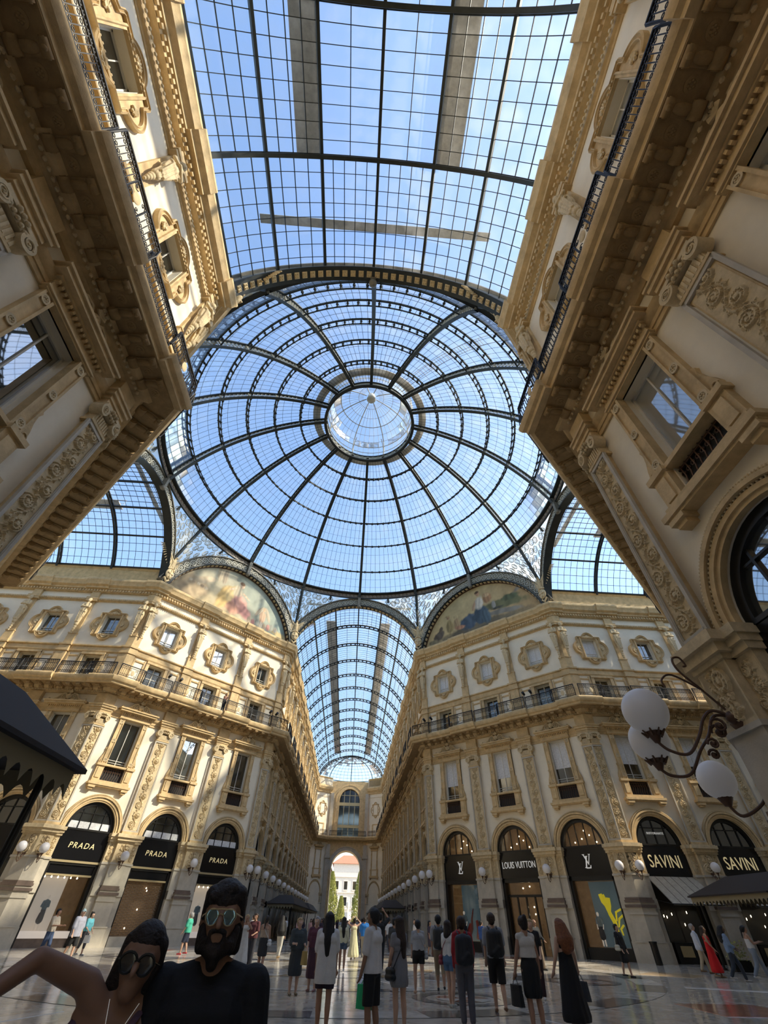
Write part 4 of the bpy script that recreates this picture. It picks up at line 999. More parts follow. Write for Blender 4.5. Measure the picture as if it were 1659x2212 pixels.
# ------------------------------------------------------------------ the dome
RS, ZS = 22.4, 24.4
PH = [math.radians(a) for a in (25.2, 33.3, 42.6, 51.0, 59.5, 67.6, 75.6)]
def sp(t, ph, r=RS): return (r*math.cos(ph)*math.cos(t), r*math.cos(ph)*math.sin(t), ZS+r*math.sin(ph))
DOME = thing('glass_dome', 'great round iron and glass dome with sixteen ribs over the crossing', 'dome')
def dome_rib():
    b = MB(); d = .62
    for r0, r1, w_ in ((RS-d-.07, RS-d, .17), (RS-.02, RS+.09, .15)):
        base = len(b.v); n = 30
        for i in range(n+1):
            ph = PH[0]-.02+(PH[-1]-PH[0]+.03)*i/n
            for r, y in ((r0, -w_), (r1, -w_), (r1, w_), (r0, w_)): b.v.append((r*math.cos(ph), y, ZS+r*math.sin(ph)))
        for i in range(n):
            a = base+4*i; e = a+4
            for q in range(4): p = (q+1) % 4; b.f.append((a+q, a+p, e+p, e+q))
    fl = b.mesh('rib', 'roof_iron', 50)
    l = MB(); n = 42
    for i in range(n):
        ph = PH[0]+(PH[-1]-PH[0])*(i+.5)/n; r = RS-d/2
        c = Vector((r*math.cos(ph), 0, ZS+r*math.sin(ph))); er = Vector((math.cos(ph), 0, math.sin(ph))); et = Vector((-math.sin(ph), 0, math.cos(ph)))
        l.tube([c+er*.22*math.cos(k*PI/5)+et*.19*math.sin(k*PI/5) for k in range(10)], .035, 4, True)
        l.tube([c+er*.09*math.cos(k*PI/3)+et*.09*math.sin(k*PI/3) for k in range(6)], .03, 4, True)
        if i % 7 == 0:
            a = c+et*-.22; l.tube([a-er*.3, a+er*.3], .09, 5)
    return fl, l.mesh('lace_web', 'roof_lace')
DRIB, DLACE = dome_rib()
for i in range(16):
    r = put('rib', DRIB, DOME, RZ(i*PI/8)); put('lace_web', DLACE, r, None, kind='stuff')
DA = PI/8
def dome_ring(j):
    b = MB(); ph = PH[j]; n = 10; d = .48
    er0, er1 = RS-d, RS
    for r0, hw_ in ((RS-d, .065), (RS, .10)):
        b.tube([sp(DA*i/n, ph, r0) for i in range(n+1)], hw_, 5)
    m_ = 7 if j < 4 else 5
    for i in range(m_):
        t = DA*(i+.5)/m_; pts = [sp(t, ph, RS-d*u) for u in (0, .25, .5, .75, 1)]; b.tube(pts, [.17, .07, .14, .07, .17], 5)
    return b.mesh('purlin', 'roof_iron')
def dome_panel(j):
    ph0, ph1 = PH[j], PH[j+1]; nv = (11, 11, 10, 9, 8, 7)[j]; nh = 3
    b = MB(); g = MB(); rs = random.Random(j)
    for i in range(1, nv): b.tube([sp(DA*i/nv, ph0+(ph1-ph0)*k/6, RS+.04) for k in range(7)], .019, 4)
    for k in range(1, nh): b.tube([sp(DA*i/8, ph0+(ph1-ph0)*k/nh, RS+.06) for i in range(9)], .016, 4)
    for i in range(nv):
        for k in range(nh):
            a, c = DA*i/nv, DA*(i+1)/nv; e, f = ph0+(ph1-ph0)*k/nh, ph0+(ph1-ph0)*(k+1)/nh; d = .01*rs.random()
            g.add([sp(a, e, RS+.07), sp(c, e, RS+.07+d), sp(c, f, RS+.09), sp(a, f, RS+.09-d)], [(0, 1, 2, 3)])
    return b.mesh('glazing_bars', 'roof_iron'), g.mesh('glass_panes', 'roof_glass', 5)
PCACHE = {}
for j in range(6):
    pm = dome_ring(j) if j > 0 else None; bars, pan = dome_panel(j)
    for i in range(16):
        if pm: put('purlin', pm, DOME, RZ(i*DA))
        if j < 2 and i in (2, 3, 4, 5):
            q = put('glass_panel', None, DOME, RZ(i*DA)); nv = 11; ph0, ph1 = PH[j], PH[j+1]
            for k in range(3):
                e0, f0 = ph0+(ph1-ph0)*k/3, ph0+(ph1-ph0)*(k+1)/3
                if (j, k) not in PCACHE: g_ = MB(); g_.add([sp(0, e0, RS+.07), sp(DA/nv, e0, RS+.075), sp(DA/nv, f0, RS+.09), sp(0, f0, RS+.085)], [(0, 1, 2, 3)]); PCACHE[(j, k)] = g_.mesh('pane', 'roof_glass', 5)
                for a_ in range(nv): put('pane', PCACHE[(j, k)], q, RZ(DA*a_/nv))
        else: q = put('glass_panel', pan, DOME, RZ(i*DA), kind='stuff')
        put('glazing_bars', bars, q, None, kind='stuff')
def base_ring():
    b = MB(); n = 96; R0 = RS*math.cos(PH[0])
    def hoop(r, z0, z1, w_):
        base = len(b.v)
        for i in range(n):
            c, s = math.cos(2*PI*i/n), math.sin(2*PI*i/n)
            for rr, z in ((r, z0), (r+w_, z0), (r+w_, z1), (r, z1)): b.v.append((rr*c, rr*s, z))
        for i in range(n):
            a = base+4*i; e = base+4*((i+1) % n)
            for q in range(4): p = (q+1) % 4; b.f.append((a+q, a+p, e+p, e+q))
    hoop(R0-.5, 33.85, 34.0, .55); hoop(R0-.2, 33.2, 33.28, .2)
    put('base_ring', b.mesh('base_ring', 'roof_iron', 50), DOME)
    b2 = MB(); b2.v = []; b = b2
    def h2(r, z0, z1, w_):
        base = len(b2.v)
        for i in range(n):
            c, s = math.cos(2*PI*i/n), math.sin(2*PI*i/n)
            for rr, z in ((r, z0), (r+w_, z0), (r+w_, z1), (r, z1)): b2.v.append((rr*c, rr*s, z))
        for i in range(n):
            a = base+4*i; e = base+4*((i+1) % n)
            for q in range(4): p = (q+1) % 4; b2.f.append((a+q, a+p, e+p, e+q))
    h2(R0-.12, 33.28, 33.85, .05); put('frieze', b2.mesh('frieze', 'dark_band', 50), DOME)
    s = MB(); m_ = 240
    for i in range(m_):
        t = 2*PI*i/m_; c = Vector((math.cos(t), math.sin(t), 0)); e = Vector((-c.y, c.x, 0)); o = c*(R0-.16)+Vector((0, 0, 33.56))
        s.tube([o+e*(.19-.018*k)*math.cos(k*.75)+Vector((0, 0, (.19-.018*k)*math.sin(k*.75))) for k in range(9)], .028, 4)
    put('running_scroll', s.mesh('running_scroll', 'roof_lace'), DOME, None, kind='stuff')
base_ring()
# lantern
def lantern():
    R1 = 5.25
    def hoop(b, r, z0, z1, w_, n=64):
        base = len(b.v)
        for i in range(n):
            c, s = math.cos(2*PI*i/n), math.sin(2*PI*i/n)
            for rr, z in ((r, z0), (r+w_, z0), (r+w_, z1), (r, z1)): b.v.append((rr*c, rr*s, z))
        for i in range(n):
            a = base+4*i; e = base+4*((i+1) % n)
            for q in range(4): p = (q+1) % 4; b.f.append((a+q, a+p, e+p, e+q))
    b = MB(); hoop(b, R1, 45.15, 45.28, .35); hoop(b, R1, 45.95, 46.08, .3); put('lantern_ring', b.mesh('lantern_ring', 'roof_iron', 50), DOME)
    s = MB()
    for i in range(48):
        t = 2*PI*i/48; c = Vector((math.cos(t), math.sin(t), 0)); e = Vector((-c.y, c.x, 0)); o = c*(R1+.05)+Vector((0, 0, 45.62))
        s.tube([o+e*.26*math.cos(k*PI/5)+Vector((0, 0, .26*math.sin(k*PI/5))) for k in range(10)], .04, 4, True)
        s.tube([o+e*.12*math.cos(k*PI/3)+Vector((0, 0, .12*math.sin(k*PI/3))) for k in range(6)], .03, 4, True)
    s2 = MB(); hoop(s2, R1+.14, 45.28, 45.95, .03); put('ring_panel', s2.mesh('ring_panel', 'roof_lace', 50), DOME)
    put('ring_lace', s.mesh('ring_lace', 'roof_lace'), DOME, None, kind='stuff')
    zt, zb, za = 48.2, 46.1, 52.2; RL = 5.5
    def lp(t, u, r=RL):   # u 0..1 up the lantern cap
        ph = PI/2*u; return (r*math.cos(ph)*math.cos(t), r*math.cos(ph)*math.sin(t), zt+(za-zt)*math.sin(ph))
    b = MB()
    for i in range(8):
        t = 2*PI*i/8+DA; b.tube([lp(t, j/12) for j in range(12)], .07, 5); b.tube([(RL*math.cos(t), RL*math.sin(t), zb), (RL*math.cos(t), RL*math.sin(t), zt)], .09, 6)
        b.tube([(RL*math.cos(t), RL*math.sin(t), zt-.9), ((RL-.5)*math.cos(t), (RL-.5)*math.sin(t), zt-.2), ((RL-1.1)*math.cos(t), (RL-1.1)*math.sin(t), zt+.3)], .05, 5)
    for i in range(48):
        t = 2*PI*i/48; b.tube([lp(t, j/8) for j in range(8)], .02, 4); b.tube([(RL*math.cos(t), RL*math.sin(t), zb), (RL*math.cos(t), RL*math.sin(t), zt)], .018, 4)
    for u in (0, .16, .32, .48, .64, .8): b.tube([lp(2*PI*i/48, u) for i in range(48)], .06 if u in (0, .48) else .025, 4, True)
    b.tube([(RL*math.cos(2*PI*i/48), RL*math.sin(2*PI*i/48), 47.0) for i in range(48)], .05, 4, True)
    b.tube([(0, 0, 51.6), (0, 0, 52.6)], .5, 12); b.ball((0, 0, 51.7), .62, 14, 6, (1, 1, .5))
    put('lantern_frame', b.mesh('lantern_frame', 'walkway'), DOME)
    g = MB()
    for i in range(48):
        a, c = 2*PI*i/48, 2*PI*(i+1)/48
        for u0, u1 in ((0, .16), (.16, .32), (.32, .48), (.48, .64), (.64, .8), (.8, .95)): g.add([lp(a, u0), lp(c, u0), lp(c, u1), lp(a, u1)], [(0, 1, 2, 3)])
        g.add([(RL*math.cos(a), RL*math.sin(a), zb), (RL*math.cos(c), RL*math.sin(c), zb), (RL*math.cos(c), RL*math.sin(c), zt), (RL*math.cos(a), RL*math.sin(a), zt)], [(0, 1, 2, 3)])
    put('lantern_glass', g.mesh('lantern_glass', 'roof_glass', 5), DOME, None, kind='stuff')
    # roof-top gangway round the lantern, outside the glass, and its ladder
    gw = MB(); hoop(gw, 6.2, 46.3, 46.36, .9, 48); put('lantern_gangway', gw.mesh('lantern_gangway', 'walkway_lit', 50), DOME)
    ld = MB()
    for k, t in enumerate((-.02,)):
        for s_ in (-.35, .35):
            ld.tube([Vector(sp(-.93, ph, RS+.5))+Vector((s_, s_*.8, 0)) for ph in np.linspace(PH[0], PH[-1], 16)], .03, 4)
        for ph in np.linspace(PH[2], PH[-1], 34):
            c = Vector(sp(-.93, ph, RS+.5)); ld.tube([c+Vector((-.35, -.28, 0)), c+Vector((.35, .28, 0))], .025, 4)
    put('roof_ladder', ld.mesh('roof_ladder', 'walkway'), DOME)
lantern()
# ------------------------------------------------------------------ octagon arches, lunettes, pendentives, eagles
RA, ZA = 8.55, 23.62
def arch_frame(ArcN=44):
    """ornamental iron arch at the mouth of an arm, or round a lunette; built in a face frame centred on x=0"""
    th = math.asin((26.1-ZA)/RA); b = MB(); g = MB()
    b.ring(0, ZA, RA, RA+.08, -.45, .2, th, PI-th, 48); b.ring(0, ZA, RA+1.0, RA+1.12, -.45, .2, th, PI-th, 48); b.ring(0, ZA, RA, RA+1.0, -.3, -.02, th, PI-th, 48)
    body = b.mesh('arch_band', 'arch_gilt', 50)
    n = 30
    for i in range(n):
        t = th+(PI-2*th)*(i+.5)/n; x, z = (RA+.54)*math.cos(t), ZA+(RA+.54)*math.sin(t)
        g.ring(x, z, .27, .37, -.03, .08, seg=16); g.ring(x, z, .06, .16, -.03, .08, seg=10)
        for k in range(6): g.tube([(x+.08*math.cos(k*PI/3), 0, z+.08*math.sin(k*PI/3)), (x+.26*math.cos(k*PI/3), 0, z+.26*math.sin(k*PI/3))], .03, 4)
        t = th+(PI-2*th)*i/n
        for rr in (.16, .92): g.ball(((RA+rr)*math.cos(t), 0, ZA+(RA+rr)*math.sin(t)), .09, 6, 4)
    ros = g.mesh('rosettes', 'roof_lace')
    # soffit tiles: square gilt coffers seen from below
    tl = MB(); tl.v = [(-.17, -.19, 0), (.17, -.19, 0), (.17, .19, 0), (-.17, .19, 0), (-.13, -.15, -.04), (.13, -.15, -.04), (.13, .15, -.04), (-.13, .15, -.04)]; tl.f = [(4, 5, 6, 7), (0, 1, 5, 4), (1, 2, 6, 5), (2, 3, 7, 6), (3, 0, 4, 7)]
    for k in range(4): tl.ball((.07*(1 if k % 2 else -1), .08*(1 if k > 1 else -1), -.05), .045, 6, 4)
    tl.ring(0, 0, 0, .01, 0, .01, seg=4)
    tile = tl.mesh('soffit_tile', 'gilt_tile', 40)
    sf = MB(); sf.ring(0, ZA, RA-.10, RA, -.55, .30, th, PI-th, 60)
    return body, ros, tile, sf.mesh('arch_soffit', 'roof_iron', 50), th
AB, AR_, TILE, ASOF, ATH = arch_frame()
def put_arch(label, M, tiles=True):
    a = thing('iron_arch', label, 'arch', M, 'iron arches round the crossing', AB)
    put('rosettes', AR_, a, None, kind='stuff'); put('arch_soffit', ASOF, a)
    if tiles:
        n = 40
        for i in range(n):
            t = ATH+(PI-2*ATH)*(i+.5)/n
            put('soffit_tile', TILE, a, T((RA-.11)*math.cos(t), .12, ZA+(RA-.11)*math.sin(t)) @ Matrix.Rotation(PI/2-t, 4, 'Y'))
    k = MB(); z = ZA+RA; k.box(-.18, .18, .0, .5, z-.25, z+1.5); k.ball((0, -.35, z-.3), .28, 10, 7, (1, 1, .9)); k.tube([(0, -.2, z+1.3), (0, -.45, z+1.1), (0, -.45, z+.9)], .1, 6)
    put('keystone', k.mesh('keystone', 'arch_gilt'), a)
    return a
FW = frame
put_arch('patterned iron arch across the mouth of the far arm', frame(0, B, 1, 0)); put_arch('patterned iron arch with square gilt tiles nearest overhead', frame(0, -B, -1, 0))
put_arch('patterned iron arch at the mouth of the side arm behind the dark canopy', frame(-B, 0, 0, 1), False); put_arch('patterned iron arch at the mouth of the side arm with beige awnings', frame(B, 0, 0, -1), False)
H = (A+B)/2
put_arch('patterned iron arch framing the mural of a robed seated woman', frame(-H, H, S2, S2)); put_arch('patterned iron arch framing the mural of a figure in blue', frame(H, H, S2, -S2))
put_arch('patterned iron arch round the first hidden lunette', frame(-H, -H, -S2, S2), False); put_arch('patterned iron arch round the second hidden lunette', frame(H, -H, -S2, -S2), False)
def fresco(base, strokes, seed):
    """the painting itself: colour laid on a fine plaster grid in soft-edged strokes"""
    th = math.asin((26.0-ZA)/RA); nx, nz = 230, 84; r_ = np.random.RandomState(seed)
    x = np.linspace(-8.3, 8.3, nx); z = np.linspace(25.98, ZA+RA, nz); X, Z = np.meshgrid(x, z)
    def noise(sc, s_):
        q = np.random.RandomState(s_).rand(40, 40); u = (X+9)*sc % 39; v = (Z-25)*sc % 39; i0, j0 = u.astype(int), v.astype(int); fu, fv = u-i0, v-j0
        return (q[j0, i0]*(1-fu)*(1-fv)+q[j0, i0+1]*fu*(1-fv)+q[j0+1, i0]*(1-fu)*fv+q[j0+1, i0+1]*fu*fv)
    N1, N2, N3 = noise(.5, seed+1), noise(1.4, seed+2), noise(4.5, seed+3)
    C3 = np.zeros(X.shape+(3,)); h = np.clip((Z-26)/6, 0, 1)
    lo, hi, ri = (np.array(q) for q in base)
    C3[:] = lo*(1-h)[..., None]+hi*h[..., None]; w_ = np.clip((X+2)/9+.5*(N1-.5), 0, 1)[..., None]; C3 = C3*(1-w_)+ri*w_
    C3 *= (.85+.3*N2)[..., None]
    for cx, cz, rx, rz, an, col, ed in strokes:
        ca, sa = math.cos(math.radians(an)), math.sin(math.radians(an)); dx, dz = X-cx, Z-cz
        u, v = (dx*ca+dz*sa)/rx, (-dx*sa+dz*ca)/rz; d_ = np.sqrt(u*u+v*v)+.35*(N2-.5)+.2*(N3-.5)
        m_ = np.clip((1-d_)/ed, 0, 1)[..., None]; sh = (.72+.55*np.clip(.5+.6*u+.3*np.sin(u*9+N2*5), 0, 1))[..., None]
        C3 = C3*(1-m_)+np.array(col)*sh*m_
    C3 *= (.92+.16*N3)[..., None]
    me = bpy.data.meshes.new('painting'); idx = -np.ones(X.shape, int); vs = []; cs = []
    ins = (X*X+(Z-ZA)**2) < (RA-.05)**2
    for p in range(nz):
        for q in range(nx):
            if ins[p, q]: idx[p, q] = len(vs); vs.append((float(X[p, q]), .385, float(Z[p, q]))); cs.append(C3[p, q])
    fs = [(int(idx[p, q]), int(idx[p, q+1]), int(idx[p+1, q+1]), int(idx[p+1, q])) for p in range(nz-1) for q in range(nx-1) if min(idx[p, q], idx[p, q+1], idx[p+1, q], idx[p+1, q+1]) >= 0]
    me.from_pydata(vs, [], fs); me.update(); ca_ = me.color_attributes.new('paint', 'FLOAT_COLOR', 'POINT')
    ca_.data.foreach_set('color', np.concatenate([np.clip(np.array(cs), 0, 1), np.ones((len(cs), 1))], 1).astype(np.float32).ravel()); me.materials.append(MATS['fresco']); return me
def lunette(M, base, strokes, label, seed):
    th = math.asin((26.0-ZA)/RA); b = MB(); n = 40
    b.slab([(RA*math.cos(th+(PI-2*th)*i/n), ZA+RA*math.sin(th+(PI-2*th)*i/n)) for i in range(n+1)], -.6, -.4)
    o = thing('mural', label, 'mural', M, None, b.mesh('mural', 'stone', 30)); put('painting', fresco(base, strokes, seed), o)
    fr = MB(); fr.ring(0, ZA, RA-.22, RA, -.42, -.2, th, PI-th, 48); fr.box(-8, 8, -.42, -.1, 26.0, 26.25); put('mural_frame', fr.mesh('mural_frame', 'bronze', 50), o)
_r = random.Random(4)
lunette(frame(-H, H, S2, S2), ((.52, .40, .22), (.42, .42, .34), (.30, .38, .34)), [
    (-5.6, 27.6, 2.4, 1.6, 25, (.44, .33, .20), .35), (-4.6, 28.9, 1.6, .5, 30, (.50, .40, .27), .3), (-2.9, 30.9, .45, 1.3, 0, (.46, .38, .26), .25), (-2.2, 30.7, .4, 1.2, 0, (.38, .31, .22), .25), (-2.6, 31.7, 1.1, .3, 0, (.48, .40, .28), .3),
    (-1.6, 28.1, 1.0, 2.0, -22, (.58, .40, .16), .3), (-.8, 28.8, .9, 1.3, -10, (.62, .46, .22), .3), (-.2, 29.5, .6, .9, 0, (.60, .50, .34), .3), (.5, 28.0, 1.2, 1.3, 35, (.56, .30, .24), .3), (1.4, 27.4, 1.2, .8, -25, (.54, .27, .23), .35), (-.4, 27.3, 1.0, .8, 0, (.50, .26, .18), .4),
    (.2, 30.55, .30, .38, 0, (.62, .44, .30), .25), (.15, 30.8, .36, .26, 0, (.20, .12, .07), .3), (1.1, 29.4, .8, .14, -25, (.62, .44, .30), .4), (-.9, 29.6, .6, .15, 35, (.60, .43, .30), .4),
    (3.9, 27.9, .5, .9, 5, (.54, .36, .24), .3), (3.95, 28.95, .24, .28, 0, (.58, .38, .24), .25), (3.3, 28.5, .28, .9, -30, (.48, .40, .28), .3), (4.6, 28.4, .3, .95, 28, (.50, .42, .30), .3),
    (6.5, 26.7, 2.0, .5, -10, (.56, .44, .22), .5)]+[(2.2+.55*i, 26.8+.35*_r.random(), .34, .5, 0, [(.50, .38, .26), (.52, .26, .22), (.34, .34, .28), (.60, .52, .40)][i % 4], .4) for i in range(8)]+[(-6+.5*i, 28.0+.3*_r.random(), .28, .22, 0, [(.56, .46, .32), (.34, .25, .16)][i % 2], .4) for i in range(5)],
    'painted lunette of a seated woman in gold and rose robes with an angel', 11)
lunette(frame(H, H, S2, -S2), ((.48, .36, .18), (.42, .36, .20), (.46, .32, .16)), [
    (3.6, 28.4, 3.2, .7, -8, (.16, .16, .08), .3), (4.6, 28.9, 1.3, .5, 0, (.11, .13, .07), .35), (5.8, 29.6, 1.2, .35, 25, (.30, .28, .24), .6), (0, 26.7, 7.2, .7, 0, (.17, .14, .09), .4), (3.6, 27.4, 2.6, .4, -8, (.26, .24, .20), .3),
    (-1.2, 27.7, 1.5, 1.1, 12, (.07, .10, .14), .25), (.4, 28.0, 1.2, 1.3, -15, (.06, .09, .12), .25), (1.1, 27.5, .7, 1.0, 10, (.08, .12, .15), .3), (.4, 29.7, .75, .95, -12, (.54, .50, .42), .25), (-.3, 29.5, .2, .8, -20, (.40, .26, .16), .3),
    (.35, 30.95, .34, .40, 0, (.42, .25, .15), .22), (.3, 31.2, .42, .25, 10, (.09, .055, .03), .3), (1.6, 29.9, .7, .8, 10, (.36, .20, .10), .25), (1.55, 30.3, .5, .3, 0, (.52, .36, .2), .4), (2.3, 28.7, .32, .6, 0, (.30, .29, .26), .3), (2.7, 28.1, .9, .18, 0, (.08, .08, .06), .4),
    (-4.1, 27.9, .6, 1.2, 0, (.26, .20, .09), .3), (-4.2, 29.3, .26, .3, 0, (.30, .18, .1), .25), (-4.2, 29.5, .45, .14, 0, (.34, .26, .13), .3), (-3.0, 28.1, .45, .9, 8, (.34, .24, .13), .3), (-3.1, 29.0, .4, .3, 0, (.42, .34, .18), .3), (-2.6, 27.4, .9, .3, -8, (.42, .22, .13), .35),
    (-5.8, 27.3, 1.0, .6, 20, (.10, .08, .06), .3), (-5.4, 28.1, .3, .45, -20, (.12, .09, .06), .3), (-6.8, 26.7, .8, .4, 0, (.20, .17, .10), .4)],
    'painted lunette of a figure in white and dark blue beside a sheaf', 23)
for i, M in enumerate((frame(-H, -H, -S2, S2), frame(H, -H, -S2, -S2))):
    b = MB(); n = 30; b.slab([(RA*math.cos(ATH+(PI-2*ATH)*k/n), ZA+RA*math.sin(ATH+(PI-2*ATH)*k/n)) for k in range(n+1)], -.6, -.4); put('wall_lunette_back_left' if i == 0 else 'wall_lunette_back_right', b.mesh('lunette', 'mural_left', 30), None, M, kind='structure')
def pendentives():
    posts_ = []
    """pierced glass and iron fields between the arches and the ring of the dome"""
    R0 = RS*math.cos(PH[0]); th = ATH
    ent = []
    n = 16; b = MB(); hole = MB(); post = MB(); panes = MB()
    half = DL/2
    for k in range(8):
        ang = PI/2+PI/4*k; cx, cy = math.cos(ang), math.sin(ang); e = Vector((-cy, cx, 0)); c = Vector((cx, cy, 0))
        def W_(x, t=0, z=0): pass
        ap = B if k % 2 == 0 else H*math.sqrt(2)
        hw = (A if k % 2 == 0 else half)
        def low(u):           # point on the outside of the arch, u in -1..1
            x = u*min(hw, 9.1); zz = ZA+math.sqrt(max(0, (RA+1.1)**2-x*x)); zz = max(zz, 26.2)
            return c*(ap+.02)+e*x+Vector((0, 0, zz))
        def top(u):
            a = ang+u*PI/8; return Vector((R0*math.cos(a), R0*math.sin(a), 33.25))
        m_ = 20; rows = 8
        def P(u, v):
            p, q = low(u), top(u); 
            if p.z > 33.1: p.z = 33.1
            return p*(1-v)+q*v
        for i in range(m_):
            for j in range(rows):
                u0, u1, v0, v1 = -1+2*i/m_, -1+2*(i+1)/m_, j/rows, (j+1)/rows
                panes.add([tuple(P(u0, v0)), tuple(P(u1, v0)), tuple(P(u1, v1)), tuple(P(u0, v1))], [(0, 1, 2, 3)])
        # lace: rings laid on the surface
        for i in range(22):
            u = -1+2*(i+.5)/22
            Lh = (top(u)-low(u)).length if low(u).z < 33 else 0; nr = int(Lh/.74)
            for j in range(nr):
                v = (j+.5)/nr; p = P(u+(.02 if j % 2 else 0), v); du = (P(u+.02, v)-P(u-.02, v)).normalized(); dv = (P(u, min(1, v+.05))-P(u, v-.05)).normalized()
                r = .34
                b.tube([p+du*r*math.cos(q*PI/3)+dv*r*math.sin(q*PI/3) for q in range(6)], .055, 4, True)
                b.tube([p+du*.17*math.cos(q*PI/3)+dv*.17*math.sin(q*PI/3) for q in range(6)], .03, 4, True)
        for u in (-1, -.5, 0, .5):
            p, q = low(u), top(u)
            post = MB(); posts_.append(post)
            if u == -1: post.tube([p, p*.5+q*.5, q, q+Vector((0, 0, .6))], .20, 6)
            else: post.tube([q+Vector((0, 0, .55)), q, P(u, .75), P(u, .45) if abs(u) > .3 else P(u, .3)], .13, 6)
    put('lace_web', b.mesh('lace_web', 'roof_lace', 50), DOME, None, kind='stuff'); put('spandrel_glass', panes.mesh('spandrel_glass', 'lace_glass', 30), DOME, None, kind='stuff'); [put('spandrel_post', q_.mesh('spandrel_post', 'roof_iron'), DOME) for q_ in posts_]
pendentives()
def eagle_meshes():
    c = [((0, 0, .9), .2, (0, -.05, 1.35), .24), ((0, -.05, 1.35), .2, (0, -.12, 1.75), .12), ((0, -.12, 1.8), .13, (0, -.2, 1.85), .11), ((0, -.28, 1.82), .06, (0, -.42, 1.74), .02), ((-.12, 0, .9), .1, (-.14, -.1, .5), .06), ((.12, 0, .9), .1, (.14, -.1, .5), .06), ((0, .05, .8), .15, (0, .1, .25), .1)]
    body = blob(c, .045, 1, 'carved', name='eagle_body')
    w_ = MB()
    for s in (-1, 1):
        sh = Vector((s*.2, 0, 1.45)); tip = Vector((s*1.65, .0, 2.45)); w_.tube([sh, sh*.4+tip*.6+Vector((0, 0, .12)), tip], [.12, .10, .05], 7)
        for i in range(12):
            p = sh*(1-i/11)+tip*(i/11)+Vector((0, 0, .1*math.sin(i*.4))); l = 1.0-.03*i; d = Vector((s*(.05+.085*i), 0, -.9+.045*i)).normalized(); w_.tube([p, p+d*l*.5, p+d*l], [.10, .095, .04], 5, flat=.5)
    sh = MB(); sh.ball((0, -.12, .0), .48, 16, 10, (.85, .4, 1.1)); sh.box(-.05, .05, .25, .36, -.4, .4); sh.box(-.3, .3, .25, .36, -.05, .05); sh.tube([(-.4, -.1, .45), (0, -.3, .6), (.4, -.1, .45)], .08, 6); sh.tube([(-.3, 0, -.5), (0, -.1, -.85), (.3, 0, -.5)], .1, 6)
    return body, w_.mesh('wings', 'carved'), sh.mesh('shield', 'carved')
EB, EW, ES = eagle_meshes()
corners = [(-A, B, 'between the far arm and the mural of the seated woman'), (-B, A, 'between the seated-woman mural and the side arm'), (A, B, 'between the far arm and the figure-in-blue mural'), (B, A, 'between the figure-in-blue mural and the side arm'), (-A, -B, 'close overhead, on the sunlit corner'), (A, -B, 'close overhead, on the shaded corner')]
for x, y, w_ in corners:
    a = math.atan2(y, x); o = thing('eagle_sculpture', 'stone eagle over a shield '+w_, 'sculpture', T(x-.55*math.cos(a)*0, y, 27.1) @ T(-.35*math.cos(a), -.35*math.sin(a), 0) @ RZ(a-PI/2) @ Matrix.Diagonal((1.15, 1, 1.1, 1)), 'eagles at the octagon corners', EB); put('wings', EW, o); put('shield', ES, o)
# ------------------------------------------------------------------ globe lamps
def lamp_meshes():
    a = MB()
    a.box(-.09, .09, .0, .06, -.22, .22); a.ring(0, 0, .06, .13, .02, .08, seg=12)
    a.tube([(0, -.06, .05), (0, -.2, .28), (0, -.12, .55), (0, -.02, .75), (0, -.1, .9), (0, -.16, .8)], .018, 5)
    a.tube([(0, -.06, -.05), (0, -.16, -.35), (0, -.36, -.5), (0, -.56, -.38), (0, -.62, -.16)], .024, 6)
    for y, z, r in ((-.2, -.12, .10), (-.30, -.28, .07), (-.13, .2, .08)): a.tube([(0, y+r*math.cos(k*PI/5), z+r*math.sin(k*PI/5)) for k in range(10)], .015, 4, True)
    a.tube([(0, -.62, -.2), (0, -.62, -.1), (0, -.62, -.02)], [.03, .06, .11], 8)
    g = MB(); g.ball((0, -.62, .25), .29, 20, 14); return a.mesh('bracket', 'bronze'), g.mesh('globe', 'globe')
LB, LG = lamp_meshes()
def lamp(M, label):
    o = thing('wall_lamp', label, 'lamp', M, 'globe lamps on the wall piers', LB); put('globe', LG, o)
where = {'ol': M_OL, 'or': M_OR, 'fl': M_FL, 'fr': M_FR, 'sl': M_SL, 'sr': M_SR}
for key, xs, labs in (('ol', [.45]+oct_p+[DL-.45], ['globe wall lamp on the corner pier before the pale window with a mannequin', 'globe wall lamp between the pale mannequin window and the grilled door', 'globe wall lamp on the pier after the grilled shop door', 'globe wall lamp on the last pier before the far arm, on the sunlit side']),
                      ('or', [.45]+oct_p+[DL-.45], ['globe wall lamp on the corner pier beside the red window display', 'globe wall lamp between the red display and the tall shop door', 'globe wall lamp between the tall shop door and the yellow display', 'globe wall lamp beside the yellow display, first on the wide corner pier']),
                      ('sl', [-.45, -p0], ['globe wall lamp just round the corner from the pale mannequin window', 'globe wall lamp on the side arm pier behind the dark canopy posts']),
                      ('sr', [.45, p0], ['second globe wall lamp on the wide corner pier, next to the beige awning', 'globe wall lamp between the two beige awnings'])):
    for x, l in zip(xs, labs): lamp(where[key] @ T(x, 0, 4.42), l)
ORD = 'first second third fourth fifth sixth seventh eighth ninth tenth eleventh twelfth'.split()
for key, sg, side in (('fl', 1, 'sunlit'), ('fr', -1, 'shaded')):
    lamp(where[key] @ T(sg*.45, 0, 4.42), 'globe wall lamp at the mouth of the far arm on the %s side' % side)
    for i in range(12): lamp(where[key] @ T(sg*(p0+BAY*i), 0, 4.42), '%s globe wall lamp along the far arm on the %s side' % (ORD[i], side))
